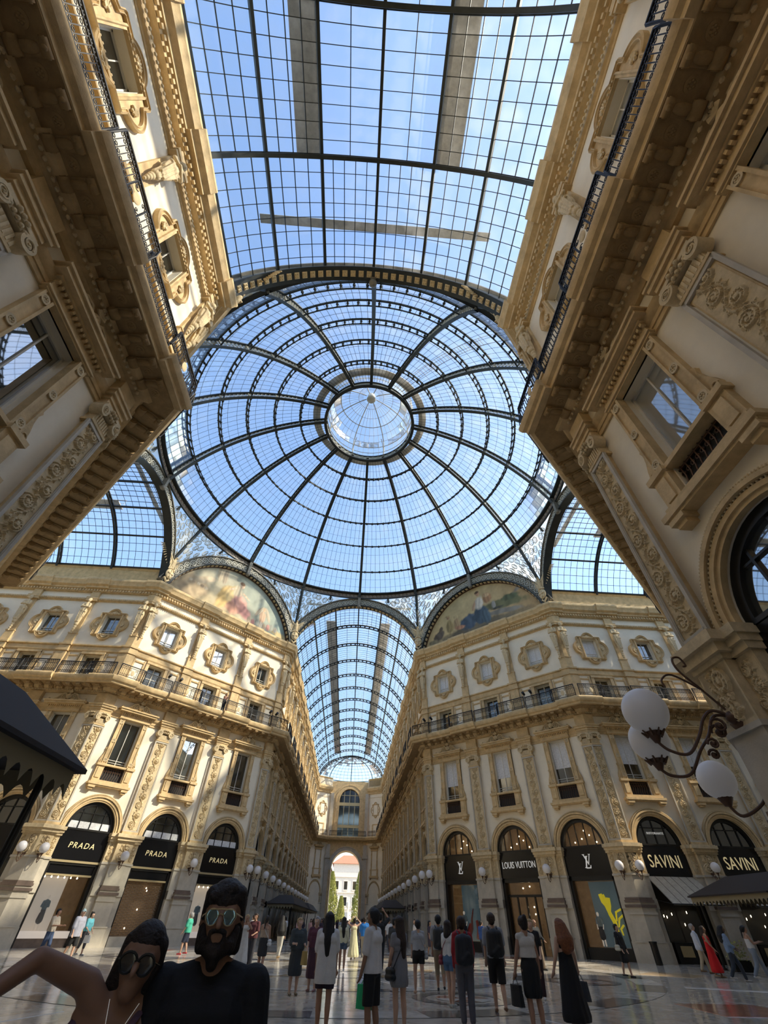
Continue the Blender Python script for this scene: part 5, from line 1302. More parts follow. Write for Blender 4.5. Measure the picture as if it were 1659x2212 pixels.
# the big twin bracket on the near right pier, and its neighbour round the corner
def scroll(b, pts, r): b.tube(pts, r, 7)
def twin_lamp():
    base = Vector((A, -B-.35, 4.5)); g1 = Vector((6.66, -20.19, 4.76)); g2 = Vector((6.80, -19.74, 4.33))
    a = MB(); pass
    a.ball(tuple(base), .2, 10, 8, (.35, 1, 1.2)); a.ball(tuple(base+Vector((-.05, 0, 0))), .12, 8, 6)
    for g, k in ((g1, 0), (g2, 1)):
        nb = g+Vector((0, 0, -.58 if k == 0 else -.52)); m1 = base*.6+nb*.4+Vector((0, 0, -.30)); m2 = base*.3+nb*.7+Vector((0, 0, -.34)); up = base*.65+nb*.35+Vector((0, 0, .15-.15*k))
        a.tube(spline([base, base*.8+nb*.2+Vector((0, 0, .22)), up, base*.5+nb*.5+Vector((0, 0, -.12)), m2, nb*.9+base*.1+Vector((0, 0, -.2)), nb], 7), .028, 7)
        d = (nb-base).normalized(); d.z = 0
        for c, r in ((base*.78+nb*.22+Vector((0, 0, -.05)), .15), (base*.62+nb*.38+Vector((0, 0, -.30)), .10)):
            a.tube([c+d*r*(1-.06*q)*math.cos(q*.6)+Vector((0, 0, r*(1-.06*q)*math.sin(q*.6))) for q in range(14)], .026, 6); a.ball(tuple(c), r*.42, 8, 6)
        a.tube([nb+Vector((0, 0, -.02)), nb+Vector((0, 0, .08)), nb+Vector((0, 0, .17))], [.05, .10, .17], 10)
        for q in range(8): t = q*PI/4; a.tube([nb+Vector((.12*math.cos(t), .12*math.sin(t), .1)), nb+Vector((.22*math.cos(t), .22*math.sin(t), .2))], [.035, .015], 4)
    a.tube(spline([base, base+Vector((-.35, .05, .55)), base+Vector((-.6, .1, .95)), base+Vector((-.62, .1, 1.2)), base+Vector((-.45, .1, 1.25)), base+Vector((-.38, .1, 1.08)), base+Vector((-.46, .1, 1.05))]), .022, 6)
    a.tube(spline([base+Vector((-.35, .05, .55)), base+Vector((-.8, .1, .85)), base+Vector((-1.05, .12, .75)), base+Vector((-1.05, .12, .6))]), .020, 6)
    o = thing('wall_lamp', 'large bronze scroll bracket with two white globes on the near pier', 'lamp', None, None, a.mesh('bracket', 'bronze'))
    for g in (g1, g2): b = MB(); b.ball(tuple(g), .43 if g is g1 else .38, 28, 20, (1, 1, 1.0)); put('globe', b.mesh('globe', 'globe'), o)
twin_lamp()
_a = MB(); _g = Vector((8.12, -19.42, 3.74)); _b = Vector((8.75, -19.9, 3.6)); _a.tube(spline([_b, _b*.7+_g*.3+Vector((0, 0, -.35)), _g+Vector((.12, -.1, -.62)), _g+Vector((0, 0, -.42))]), .028, 7); _a.tube([_g+Vector((0, 0, -.45)), _g+Vector((0, 0, -.28))], [.06, .16], 10); _a.ball(tuple(_b), .12, 8, 6)
_o = thing('wall_lamp', 'white globe lamp half hidden behind the near pier', 'lamp', None, None, _a.mesh('bracket', 'bronze')); _a = MB(); _a.ball(tuple(_g), .34, 24, 16); put('globe', _a.mesh('globe', 'globe'), _o)
# ------------------------------------------------------------------ awnings
def cafe_awning(M, label):
    b = MB(); top, fr = (-.65, 4.28), (1.62, 2.72); n = 6
    vs = []
    for i in range(n+1):
        x = -1.7+3.4*i/n; vs += [(x, -top[0], top[1]), (x, -fr[0], fr[1]), (x, -fr[0]+.01, fr[1]-.05), (x, -top[0], top[1]-.06)]
    fs = []
    for i in range(n):
        a = 4*i
        for q in range(4): p = (q+1) % 4; fs.append((a+q, a+4+q, a+4+p, a+p))
    b.add(vs, fs); o = thing('awning', label, 'awning', M, None, b.mesh('awning', 'awning', 30))
    f = MB(); f.tube([(-1.72, -fr[0], fr[1]), (1.72, -fr[0], fr[1])], .035, 6)
    for s in (-1, 1): f.tube([(s*1.72, -fr[0], fr[1]), (s*1.72, .7, 3.0)], .02, 5)
    for i in range(1, n): x = -1.7+3.4*i/n; f.tube([(x, -top[0], top[1]+.01), (x, -fr[0], fr[1]+.01)], .012, 4)
    put('awning_frame', f.mesh('awning_frame', 'iron'), o)
cafe_awning(M_SR @ T(c0), 'sloping beige shop awning beside the wide corner pier')
cafe_awning(M_SR @ T(c0+BAY), 'sloping beige shop awning above the scalloped dark canopy')
def canopy(label, x0, x1, y0, y1, ze, zr, sc_m='valance', post=True, posts=None, drop=.38):
    b = MB(); cx, cy = (x0+x1)/2, (y0+y1)/2; dx = (x1-x0)*.25; dy = (y1-y0)*.32
    q = lambda z, ex, ey: [(cx-ex, cy-ey, z), (cx+ex, cy-ey, z), (cx+ex, cy+ey, z), (cx-ex, cy+ey, z)]
    hx, hy = (x1-x0)/2, (y1-y0)/2
    rings = [q(ze, hx, hy), q(ze+.06, hx, hy), q(zr, dx, dy)]
    vs = sum(rings, []); fs = [(3, 2, 1, 0), (8, 9, 10, 11)]
    for r in range(2):
        for i in range(4): j = (i+1) % 4; fs.append((4*r+i, 4*r+j, 4*r+4+j, 4*r+4+i))
    b.add(vs, fs); o = thing('canopy', label, 'canopy', None, 'cafe canopies', b.mesh('canopy', 'awning_dark', 30))
    v = MB()
    def edge(p, q2):
        p, q2 = Vector(p), Vector(q2); L0 = (q2-p).length; n = max(2, int(L0/.3)); d = (q2-p)/n
        for i in range(n):
            a = p+d*i; pts = [a, a+d]; prof = [a+d*(k/6) for k in range(7)]
            bot = [prof[k]+Vector((0, 0, -drop*(1-.5*math.sin(PI*k/6)))) for k in range(7)]
            vs = [tuple(t) for t in prof]+[tuple(t) for t in bot]; v.add(vs, [(k, k+1, 8+k, 7+k) for k in range(6)])
    e = .12; zz = ze
    c = [(x0+e, y0+e, zz), (x1-e, y0+e, zz), (x1-e, y1-e, zz), (x0+e, y1-e, zz)]
    for i in range(4): edge(c[i], c[(i+1) % 4])
    put('valance', v.mesh('valance', sc_m, 30), o)
    if post:
        for (px, py) in posts or [(x0+.4, y0+.4), (x1-.4, y0+.4), (x1-.4, y1-.4), (x0+.4, y1-.4)]:
            p = MB(); p.tube([(px, py, 0), (px, py, ze)], .055, 10); p.tube([(px, py, 0), (px, py, .08)], .16, 12); put('post', p.mesh('post', 'black_frame'), o)
    return o
canopy('dark cafe canopy with scalloped edge on black posts, close overhead', -7.6, -3.75, -26.4, -20.55, 3.2, 4.1, posts=[(-4.15, -20.95), (-7.1, -20.95), (-4.15, -26)])
canopy('dark scalloped cafe canopy below the second beige awning', 21.6, 30, -2.2, 4.5, 2.95, 3.9)
for i, (s, y0, y1) in enumerate(((-1, 33, 58), (-1, 62, 86), (1, 40, 62), (1, 66, 88))):
    x = sorted((s*4.9, s*7.9)); canopy('%s dark scalloped awning along the far arm on the %s side' % (('nearer', 'farther')[i % 2], 'sunlit' if s < 0 else 'shaded'), x[0], x[1], y0, y1, 2.75, 3.6)
# cafe tables and hedge planters at the right edge
def planter(x, y, label):
    b = MB(); b.add(*(lambda q: (q.v, q.f))(MB().box(-.5, .5, -.22, .22, 0, .45))); o = thing('planter', label, 'planter', T(x, y, 0), None, b.mesh('planter', 'black_frame', 30))
    r = random.Random(int(x*10)); f = MB()
    for i in range(260):
        p = Vector((r.uniform(-.5, .5), r.uniform(-.25, .25), r.uniform(.4, 1.15))); d = Vector((r.uniform(-1, 1), r.uniform(-1, 1), r.uniform(-.3, 1))).normalized()*.1; e = d.orthogonal().normalized()*.04
        f.add([tuple(p), tuple(p+d*.5+e), tuple(p+d), tuple(p+d*.5-e)], [(0, 1, 2, 3)])
    put('foliage', f.mesh('foliage', 'leafy', 5), o, None, kind='stuff')
planter(22.0, 2.6, 'low dark planter with clipped leaves beside the cafe canopy'); planter(23.6, .6, 'low dark planter with clipped leaves under the cafe canopy')
def table(x, y, label):
    b = MB(); b.add(*(lambda q: (q.v, q.f))(MB().box(-.38, .38, -.38, .38, .72, .75))); o = thing('cafe_table', label, 'table', T(x, y, 0), None, b.mesh('cafe_table', 'cloth_white', 30))
    c = MB(); c.tube([(0, 0, .0), (0, 0, .72)], .03, 8); c.tube([(0, 0, 0), (0, 0, .04)], .22, 14); put('table_leg', c.mesh('table_leg', 'iron'), o)
table(20.9, -3.6, 'white cafe table at the edge of the scalloped canopy')
# ------------------------------------------------------------------ beyond the exit arch
def outside():
    b = MB(); b.add([(-60, 110, -.01), (60, 110, -.01), (60, 260, -.01), (-60, 260, -.01)], [(0, 1, 2, 3)]); put('ground', b.mesh('ground', 'paving', 30), None, None, kind='structure')
    def block(label, x0, x1, y, h, d=20):
        M = T((x0+x1)/2, y, 0); w_ = (x1-x0)/2; o = thing('building', label, 'building', M); b = MB(); b.box(-w_, w_, -d, 0, 0, h); put('facade', b.mesh('facade', 'out_wall', 30), o)
        r = MB(); r.add([(-w_-.5, -.6, h), (w_+.5, -.6, h), (w_+.5, d, h), (-w_-.5, d, h), (-w_+3, d/2, h+3), (w_-3, d/2, h+3)], [(0, 1, 5, 4), (1, 2, 5), (2, 3, 4, 5), (3, 0, 4), (3, 2, 1, 0)]); put('roof', r.mesh('roof', 'out_roof', 30), o)
        wm = MB(); wm.box(-.55, .55, -.1, .05, 0, 2.0); wm = wm.mesh('window', 'pane_dark', 30); fm = MB(); fm.box(-.75, .75, 0, .12, 2.0, 2.3); fm.box(-.75, .75, 0, .2, -.25, 0); fm.box(-.75, -.55, 0, .1, 0, 2.0); fm.box(.55, .75, 0, .1, 0, 2.0); fm = fm.mesh('window_frame', 'out_wall', 30)
        z = 1.2
        while z < h-2.6:
            n = int(w_*2/2.6)
            for i in range(n): q = put('window', wm, o, T(-w_+(i+.5)*2*w_/n, 0, z)); put('window_frame', fm, q)
            c = MB(); c.box(-w_, w_, 0, .25, z+3.0, z+3.2); put('string_course', c.mesh('string_course', 'out_wall', 30), o); z += 3.8
    block('pale palazzo with a red tiled roof seen through the exit arch', -4.2, 16, 152, 15.2); block('lower pale wing of the palazzo beside the tallest tree', -23, -5.4, 155, 14.2)
    def conifer(x, y, h, r0, label, seed):
        o = thing('tree', label, 'tree', T(x, y, 0), 'trees beyond the exit arch'); t = MB(); t.tube([(0, 0, 0), (0, 0, h*.5), (0, 0, h*.9)], [.25, .16, .04], 8); put('trunk', t.mesh('trunk', 'bark'), o)
        r = random.Random(seed); f = MB()
        for i in range(2600):
            u = r.random()**.8; z = .6+u*(h-.6); rr = r0*(1-u)**.75*(.75+.35*r.random())*(.5+.5*r.random()**.3)+.1; a = r.random()*2*PI
            p = Vector((rr*math.cos(a), rr*math.sin(a), z)); d = Vector((math.cos(a)*.6, math.sin(a)*.6, .5+r.random())).normalized()*.5; e = Vector((-math.sin(a), math.cos(a), r.random()-.5))*.14
            f.add([tuple(p), tuple(p+d*.5+e), tuple(p+d), tuple(p+d*.5-e)], [(0, 1, 2, 3)])
        put('foliage', f.mesh('foliage', 'leafy', 5), o, None, kind='stuff')
    conifer(-3.6, 126, 11.2, 2.6, 'tall pale green tree, the tallest in the exit arch opening', 1); conifer(4.2, 130, 11.6, 2.4, 'darker narrow green tree beyond the stone monument', 2); conifer(-.7, 122, 6.0, 1.2, 'small green tree in the exit arch opening', 3)
    b = MB(); b.tube([(0, 0, 0), (0, 0, 1.2), (0, 0, 3.4)], [1.4, 1.2, .9], 8); o = thing('monument', 'pale stone monument with a standing statue in the square beyond', 'monument', T(1.2, 137, 0), None, b.mesh('monument', 'out_wall'))
    put('statue', blob([((-.12, 0, 3.4), .2, (-.1, 0, 4.5), .25), ((.12, 0, 3.4), .2, (.1, 0, 4.5), .25), ((0, 0, 4.5), .3, (0, 0, 5.4), .35), ((0, 0, 5.9), .2, (0, 0, 6.0), .2), ((-.4, 0, 5.3), .14, (-.5, 0, 4.5), .1), ((.4, 0, 5.3), .14, (.5, 0, 4.5), .1)], .08, 1, 'out_wall', name='statue'), o)
outside()
# ------------------------------------------------------------------ people
def cm(col, rough=.8, var=.12, **k):
    key = 'cloth_%.3f_%.3f_%.3f_%s' % (*col, rough)
    if key not in MATS: mat(key, col, rough, var=var, scale=6, bump=.25, bscale=40, **k)
    return key
SK = {'fair': (.50, .31, .22), 'mid': (.36, .20, .13), 'tan': (.26, .14, .085), 'dark': (.12, .065, .04)}
for k_, c_ in SK.items(): mat('skin_'+k_, c_, .55, var=.06, scale=8)
HAIR = {'black': (.008, .007, .007), 'brown': (.035, .018, .010), 'red': (.20, .065, .02), 'blond': (.40, .28, .14), 'grey': (.32, .31, .30), 'dbrown': (.018, .010, .007)}
for k_, c_ in HAIR.items(): mat('hair_'+k_, c_, .6, var=.4, scale=25, bump=.6, bscale=60)
def folds(amp, n, z0, z1, seed=0):
    def f(co):
        a = np.arctan2(co[:, 1], co[:, 0]); w_ = np.clip((z1-co[:, 2])/(z1-z0), 0, 1)
        d = 1+amp*w_*np.sin(a*n+seed+3*np.sin(co[:, 2]*4)); co = co.copy(); co[:, 0] *= d; co[:, 1] *= d; return co
    return f
def person(label, x, y, face, h=1.7, sex='f', skin='mid', hair=('dbrown', 'short'), top=None, bottom=None, shoes=(.03, .03, .03), arms=((8, 10), (8, 10)), stride=.0, vox=.014, bag=None, extra=None, build=1.0, eyes=False, group=None, lean=0, headtilt=0, neck=0, wide=1.15):
    """face: heading in degrees (0 looks towards +Y, the far arm). arms: (lift sideways/forward, elbow bend) for left and right"""
    s = h/1.70; V = lambda a, b_, c: Vector((a*s, b_*s, c*s))
    root = thing('person', label, 'person', T(x, y, 0) @ RZ(-math.radians(face)) @ Matrix.Rotation(math.radians(lean), 4, 'Y') @ Matrix.Diagonal((wide, wide, 1, 1)), group)
    sw = (.165 if sex == 'm' else .142)*build; hw = (.085 if sex == 'm' else .09)*build; W_ = build
    caps = []; R = lambda r: r*s
    st = stride
    legs = {}
    for sg, ph in ((-1, 1), (1, -1)):
        hip = V(sg*hw, 0, .90); knee = V(sg*(hw-.005), st*ph*.55+abs(st)*.25, .48); ank = V(sg*(hw-.01), st*ph*1.0-(.0 if st*ph > 0 else abs(st)*.25), .085+(abs(st)*.35 if st*ph < 0 else 0)); legs[sg] = (hip, knee, ank)
        caps += [(hip, R(.082*W_), knee, R(.052)), (knee, R(.053), knee*.55+ank*.45+V(0, -.012, 0), R(.052)), (knee*.55+ank*.45+V(0, -.012, 0), R(.050), ank, R(.034))]
        caps += [(ank, R(.034), ank+V(0, -.03, -.045), R(.032)), (ank+V(0, -.03, -.045), R(.032), ank+V(0, .13, -.055), R(.026))]
    caps += [(V(-.055, 0, .95), R(.105*W_), V(.055, 0, .95), R(.105*W_)), (V(0, 0, 1.0), R(.11*W_), V(0, .0, 1.14), R(.098*W_)), (V(-.05, 0, 1.2), R(.098*W_), V(.05, 0, 1.2), R(.098*W_)), (V(-.06, -.01, 1.30), R(.10*W_), V(.06, -.01, 1.30), R(.10*W_)),
             (V(-sw+.03, 0, 1.385), R(.055), V(sw-.03, 0, 1.385), R(.055)), (V(0, -.01, 1.38), R(.062), V(0, .0, 1.50), R(.050)), (V(-.04, -.01, 1.45), R(.04), V(-sw, 0, 1.395), R(.045)), (V(.04, -.01, 1.45), R(.04), V(sw, 0, 1.395), R(.045))]
    if sex == 'f': caps += [(V(-.065, .065, 1.275), R(.052), V(-.065, .075, 1.27), R(.045)), (V(.065, .065, 1.275), R(.052), V(.065, .075, 1.27), R(.045))]
    hd = V(headtilt*.002, .015, 1.595+neck)
    caps += [(hd+V(0, -.02, .03), R(.088), hd+V(0, -.01, .035), R(.088)), (hd+V(0, .025, -.02), R(.066), hd+V(0, .045, -.065), R(.042)), (hd+V(0, -.02, -.03), R(.070), hd+V(0, .0, -.06), R(.05)),
             (hd+V(0, .085, .012), R(.014), hd+V(0, .108, -.018), R(.014)), (hd+V(-.085, -.01, .0), R(.014), hd+V(-.088, -.015, -.02), R(.012)), (hd+V(.085, -.01, .0), R(.014), hd+V(.088, -.015, -.02), R(.012)),
             (hd+V(-.02, .078, -.05), R(.010), hd+V(.02, .078, -.05), R(.010)), (hd+V(-.045, .062, .03), R(.016), hd+V(.045, .062, .03), R(.016))]
    hands = {}
    for sg, ar in ((-1, arms[0]), (1, arms[1])):
        sh = V(sg*sw, 0, 1.395)
        if not isinstance(ar[0], tuple):
            a1 = math.radians(ar[0]); e1 = math.radians(ar[1]); sd = math.sin(math.radians(ar[2] if len(ar) > 2 else 0)); elb = sh+V(sg*(.035+.28*sd), math.sin(a1)*.27, -math.cos(a1)*.28); wr = elb+V(sg*(.01+.26*sd)-sg*.06*math.sin(e1), math.sin(a1+e1)*.24, -math.cos(a1+e1)*.24)
        else:
            elb, wr = V(*ar[0]), V(*ar[1])
            if len(ar) > 2: sh = sh+V(*ar[2]); caps.append((V(sg*sw*.6, 0, 1.40), R(.055), sh, R(.05)))
        d = (wr-elb).normalized(); side = d.cross(Vector((0, 1, .01))).normalized(); nrm = side.cross(d).normalized()
        if side.length < .1: side = Vector((1, 0, 0))
        caps += [(sh, R(.050*W_), elb, R(.038)), (elb, R(.039), wr, R(.026)), (wr, R(.026), wr+d*.05*s, R(.030))]
        palm = wr+d*.06*s
        for k in range(4):
            o = side*(.026-.0175*k)*s; L_ = (.070, .078, .074, .058)[k]*s; m_ = palm+o+d*.03*s+d*L_*.5+nrm*.008*s; caps += [(palm+o*.9, R(.0145), m_, R(.0095)), (m_, R(.0095), m_+d*L_*.45+nrm*.022*s, R(.008))]
        th = palm+side*.032*s-d*.02*s; caps += [(palm+side*.015*s-d*.02*s, R(.016), th+side*.014*s+d*.03*s, R(.011)), (th+side*.014*s+d*.03*s, R(.011), th+side*.016*s+d*.055*s+nrm*.012*s, R(.009))]
        hands[sg] = palm+d*.05*s
        legs['a%d' % sg] = (sh, elb, wr)
    if extra: caps += extra(V, R)
    put('body', blob(caps, vox, 2, 'skin_'+skin, name='body'), root)
    # hair
    hc, hs = hair; hp = [(hd+V(0, -.035, .05), R(.095), hd+V(0, -.01, .068), R(.082)), (hd+V(0, -.045, .0), R(.088), hd+V(0, -.05, -.03), R(.075))]
    hp += [(hd+V(sg*.05, -.01, .06), R(.05), hd+V(sg*.072, -.015, .0), R(.03)) for sg in (-1, 1)]
    if hs == 'long': hp += [(hd+V(0, -.05, -.02), R(.085), V(0, -.095, 1.30), R(.085)), (V(0, -.095, 1.30), R(.085), V(.01, -.11, 1.08), R(.045))]+[(hd+V(sg*.06, -.02, 0), R(.045), V(sg*.085, -.06, 1.36), R(.04)) for sg in (-1, 1)]
    if hs == 'shoulder': hp += [(hd+V(0, -.05, -.02), R(.085), V(0, -.075, 1.41), R(.085))]+[(hd+V(sg*.065, -.01, 0), R(.042), V(sg*.085, -.03, 1.42), R(.035)) for sg in (-1, 1)]
    if hs == 'wavy': hp += [(hd+V(0, -.06, 0), R(.11), V(0, -.09, 1.38), R(.155)), (V(-.04, -.10, 1.36), R(.13), V(-.03, -.11, 1.24), R(.11)), (V(.05, -.10, 1.38), R(.12), V(.06, -.11, 1.26), R(.09))]+[(hd+V(sg*.07, -.02, 0), R(.05), V(sg*.12, -.05, 1.34), R(.06)) for sg in (-1, 1)]
    if hs == 'bun': hp += [(hd+V(0, -.09, .09), R(.05), hd+V(0, -.1, .12), R(.045))]
    if hs == 'pony': hp += [(hd+V(0, -.12, .03), R(.035), V(0, -.15, 1.32), R(.02))]
    if hs == 'veil': hp += [(hd+V(0, -.03, .05), R(.105), V(0, -.05, 1.3), R(.19)), (V(0, -.05, 1.3), R(.19), V(0, -.05, 1.08), R(.23))]
    if hs == 'cap': hp = [(hd+V(0, -.01, .06), R(.09), hd+V(0, -.01, .085), R(.075)), (hd+V(0, .06, .06), R(.03), hd+V(0, .15, .055), R(.02))]
    if hs != 'bald': put('hair' if hs not in ('cap', 'veil') else ('cap' if hs == 'cap' else 'veil'), blob(hp, vox, 1, ('hair_'+hc) if hc in HAIR else cm(hc), (folds(.02, 22, .9*s, 1.5*s) if hs in ('long', 'wavy', 'shoulder') else None), 'hair'), root)
    # clothes
    if top:
        col, sleeve, hem = top[:3]; loose = top[3] if len(top) > 3 else .018; z0 = hem; g = loose
        tp = [(V(-.05, 0, max(1.2, z0+.05)), R(.100*W_+g), V(.05, 0, max(1.2, z0+.05)), R(.100*W_+g)), (V(-.06, -.01, 1.30), R(.102*W_+g), V(.06, -.01, 1.30), R(.102*W_+g)), (V(-sw+.035, 0, 1.385), R(.058+g*.4), V(sw-.035, 0, 1.385), R(.058+g*.4)), (V(-.05, -.01, 1.435), R(.042+g*.3), V(-sw, 0, 1.395), R(.048+g*.4)), (V(.05, -.01, 1.435), R(.042+g*.3), V(sw, 0, 1.395), R(.048+g*.4))]
        if sleeve == 0:
            tp = [(V(-.05, 0, 1.19), R(.100*W_+g), V(.05, 0, 1.19), R(.100*W_+g)), (V(-.055, 0, 1.25), R(.10*W_+g), V(.055, 0, 1.25), R(.10*W_+g))]+[(V(q_*.085, .07, 1.31), R(.022), V(q_*.10, .0, 1.437), R(.016)) for q_ in (-1, 1)]+[(V(q_*.10, .0, 1.437), R(.016), V(q_*.085, -.09, 1.31), R(.02)) for q_ in (-1, 1)]
        if z0 < 1.15: tp.append((V(-.05, 0, 1.2), R(.1*W_+g), V(-.055, 0, z0+.02), R(.108*W_+g))); tp.append((V(.05, 0, 1.2), R(.1*W_+g), V(.055, 0, z0+.02), R(.108*W_+g)))
        if sex == 'f': tp += [(V(-.065, .065, 1.275), R(.052+g*.6), V(.065, .065, 1.275), R(.052+g*.6))]
        if sleeve > 0:
            for sg in (-1, 1):
                sh, el, wr = legs['a%d' % sg]; u = min(1, sleeve*2)
                e = sh*(1-u)+el*u; tp.append((sh, R(.056*W_+g*.6), e, R(.050*W_+g*.7)))
                if sleeve > .5: q = (sleeve-.5)*2; tp.append((el, R(.048+g*.5), el*(1-q)+wr*q, R(.036+g*.5)))
        put('top', blob(tp, vox, 1, cm(col), folds(.018, 6, z0*s, 1.35*s, x), 'top', z0*s if sleeve <= .6 else None), root)
    if bottom:
        kind, col, z1 = bottom[:3]; bp_ = []
        if kind in ('shorts', 'trousers'):
            bp_.append((V(-.055, 0, .965), R(.112*W_+.012), V(.055, 0, .965), R(.112*W_+.012))); bp_.append((V(-.05, -.01, .9), R(.105*W_+.012), V(.05, -.01, .9), R(.105*W_+.012)))
            for sg in (-1, 1):
                hip, kn, an = legs[sg]
                if z1 >= .5: u = (.90-z1)/.42; bp_.append((hip, R(.088*W_+.014), hip*(1-u)+kn*u, R(.078*W_+.012)))
                else: u = min(.97, (.48-z1)/.40); bp_ += [(hip, R(.085*W_+.014), kn, R(.062+.012)), (kn, R(.062+.01), kn*(1-u)+an*u, R(.05+.008))]
            fo = None
        else:
            zt = 1.06 if kind == 'skirt' else 1.2; wd = {'skirt': .135, 'dress': .15, 'gown': .22}[kind]
            bp_ = [(V(-.03, 0, zt), R(.095*W_+.014), V(-.035, 0, .95), R(.115*W_+.016)), (V(.03, 0, zt), R(.095*W_+.014), V(.035, 0, .95), R(.115*W_+.016))]
            for sg in (-1, 1): bp_.append((V(sg*.04, 0, .95), R(.12*W_+.012), V(sg*(.05+(wd-.13)*.4), st*.2, z1+.08), R(wd*.92)))
            bp_.append((V(0, 0, .95), R(.12*W_+.012), V(0, 0, z1+.08), R(wd)))
            fo = folds(.045, 9, z1*s, 1.0*s, y)
            if kind in ('dress', 'gown'): bp_ += [(V(-.055, -.005, 1.30), R(.104*W_+.008), V(.055, -.005, 1.30), R(.104*W_+.008)), (V(-.065, .065, 1.275), R(.058), V(.065, .065, 1.275), R(.058)), (V(-.08, 0, 1.36), R(.05), V(-.09, 0, 1.43), R(.022)), (V(.08, 0, 1.36), R(.05), V(.09, 0, 1.43), R(.022))]
        put({'shorts': 'shorts', 'trousers': 'trousers', 'skirt': 'skirt', 'dress': 'dress', 'gown': 'dress'}[kind], blob(bp_, vox, 1, cm(col), fo, 'bottom', None if kind == 'trousers' else (z1-(.03 if kind == 'shorts' else 0))*s), root)
    if shoes:
        for sg in (-1, 1):
            an = legs[sg][2]; put('shoe', blob([(an+V(0, -.04, -.045), R(.036), an+V(0, .02, -.05), R(.036)), (an+V(0, .02, -.05), R(.036), an+V(0, .14, -.058), R(.030)), (an+V(0, -.06, -.07), R(.018), an+V(0, .15, -.07), R(.018))], min(vox, .014), 1, cm(shoes, .5), name='shoe'), root)
    if eyes:
        for sg in (-1, 1): b = MB(); b.ball(tuple(hd+V(sg*.033, .074, .012)), .012*s, 8, 6); put('eye', b.mesh('eye', 'cloth_white'), root); b = MB(); b.ball(tuple(hd+V(sg*.033, .083, .012)), .006*s, 6, 5); put('pupil', b.mesh('pupil', 'hair_black'), root)
    if bag:
        kind, col = bag[:2]
        if kind == 'backpack':
            put('backpack', blob([(V(-.07, -.19, 1.32), R(.09), V(.07, -.19, 1.32), R(.09)), (V(-.08, -.21, 1.02), R(.10), V(.08, -.21, 1.02), R(.10)), (V(-.08, -.19, 1.32), R(.10), V(-.085, -.21, 1.02), R(.105)), (V(.08, -.19, 1.32), R(.10), V(.085, -.21, 1.02), R(.105)), (V(0, -.19, 1.32), R(.12), V(0, -.21, 1.02), R(.12)), (V(-.05, -.29, 1.0), R(.05), V(.05, -.29, 1.1), R(.05))], .016, 1, cm(col, .6), name='backpack'), root)
            b = MB()
            for sg in (-1, 1): b.tube([V(sg*.09, -.13, 1.42), V(sg*.10, 0, 1.475), V(sg*.105, .12, 1.38), V(sg*.13, .10, 1.2), V(sg*.12, -.1, 1.05)], .018*s, 6, flat=.5)
            put('strap', b.mesh('strap', cm(col, .6)), root)
        elif kind in ('cross', 'shoulder'):
            sx = bag[2] if len(bag) > 2 else 1; bz = bag[3] if len(bag) > 3 else .92; by = bag[4] if len(bag) > 4 else 0
            put('bag', blob([(V(sx*.22, by-.06, bz), R(.06), V(sx*.22, by+.06, bz), R(.06)), (V(sx*.22, by-.07, bz-.09), R(.065), V(sx*.22, by+.07, bz-.09), R(.065))], .014, 1, cm(col, .5), name='bag'), root)
            b = MB(); b.tube([V(sx*.21, by-.07, bz+.04), V(sx*.08, -.135, 1.2), V(-sx*.06, -.10, 1.42), V(-sx*.08, 0, 1.462), V(-sx*.05, .11, 1.38), V(sx*.06, .14, 1.2), V(sx*.2, by+.08, bz+.04)] if kind == 'cross' else [V(sx*.22, by-.08, bz+.04), V(sx*.16, -.07, 1.3), V(sx*.13, 0, 1.465), V(sx*.17, .08, 1.3), V(sx*.22, by+.08, bz+.04)], .009*s, 5); put('strap', b.mesh('strap', cm(col, .5)), root)
        elif kind == 'tote':
            sg = bag[2]; p = hands[sg]; b = MB(); w_, hh = .15*s, .30*s; z = p.z-.10*s
            vs = []
            for k in range(2):
                zz = z-hh*k
                for cx_, cy_ in ((-.03, -w_), (.03, -w_), (.07, 0), (.03, w_), (-.03, w_), (-.07, 0)): vs.append((p.x+cx_*(1+.3*k), p.y+cy_*(1+.1*k), zz))
            b.add(vs, [(0, 1, 2, 3, 4, 5), (11, 10, 9, 8, 7, 6)]+[(i, i+6, (i+1) % 6+6, (i+1) % 6) for i in range(6)]); put('bag', b.mesh('bag', cm(col, .7), 60), root)
            b = MB(); b.tube([(p.x, p.y-w_*.6, z), (p.x, p.y-.03, p.z+.0), (p.x, p.y+.03, p.z+.0), (p.x, p.y+w_*.6, z)], .007, 5); put('bag_handle', b.mesh('bag_handle', cm(col, .7)), root)
    return root, V, hd
def sunglasses(root, hd, V, lens, w_=.033, big=1.0, wire=True):
    b = MB(); l = MB()
    for sg in (-1, 1):
        c = hd+V(sg*.036, .093, .010); r = .027*big
        pts = [c+V(r*1.1*math.cos(t)*(1 if math.sin(t) > -.3 else .85), -.004*abs(math.cos(t)), r*math.sin(t)) for t in [k*PI/8 for k in range(16)]]
        b.tube(pts, .0022 if wire else .005, 5, True)
        l.add([tuple(c+V(0, .003, 0))]+[tuple(p) for p in pts], [(0, k+1, (k+1) % 16+1) for k in range(16)])
        b.tube([c+V(sg*.028, -.004, .012), hd+V(sg*.082, .05, .014), hd+V(sg*.092, -.02, .008)], .0025, 5)
    b.tube([hd+V(-.010, .098, .016), hd+V(0, .104, .02), hd+V(.010, .098, .016)], .0025, 5)
    if wire: b.tube([hd+V(-.045, .095, .034), hd+V(0, .10, .036), hd+V(.045, .095, .034)], .002, 5)
    put('sunglasses_frame', b.mesh('sunglasses_frame', 'brass' if wire else 'black_frame'), root); put('lenses', l.mesh('lenses', lens, 60), root)
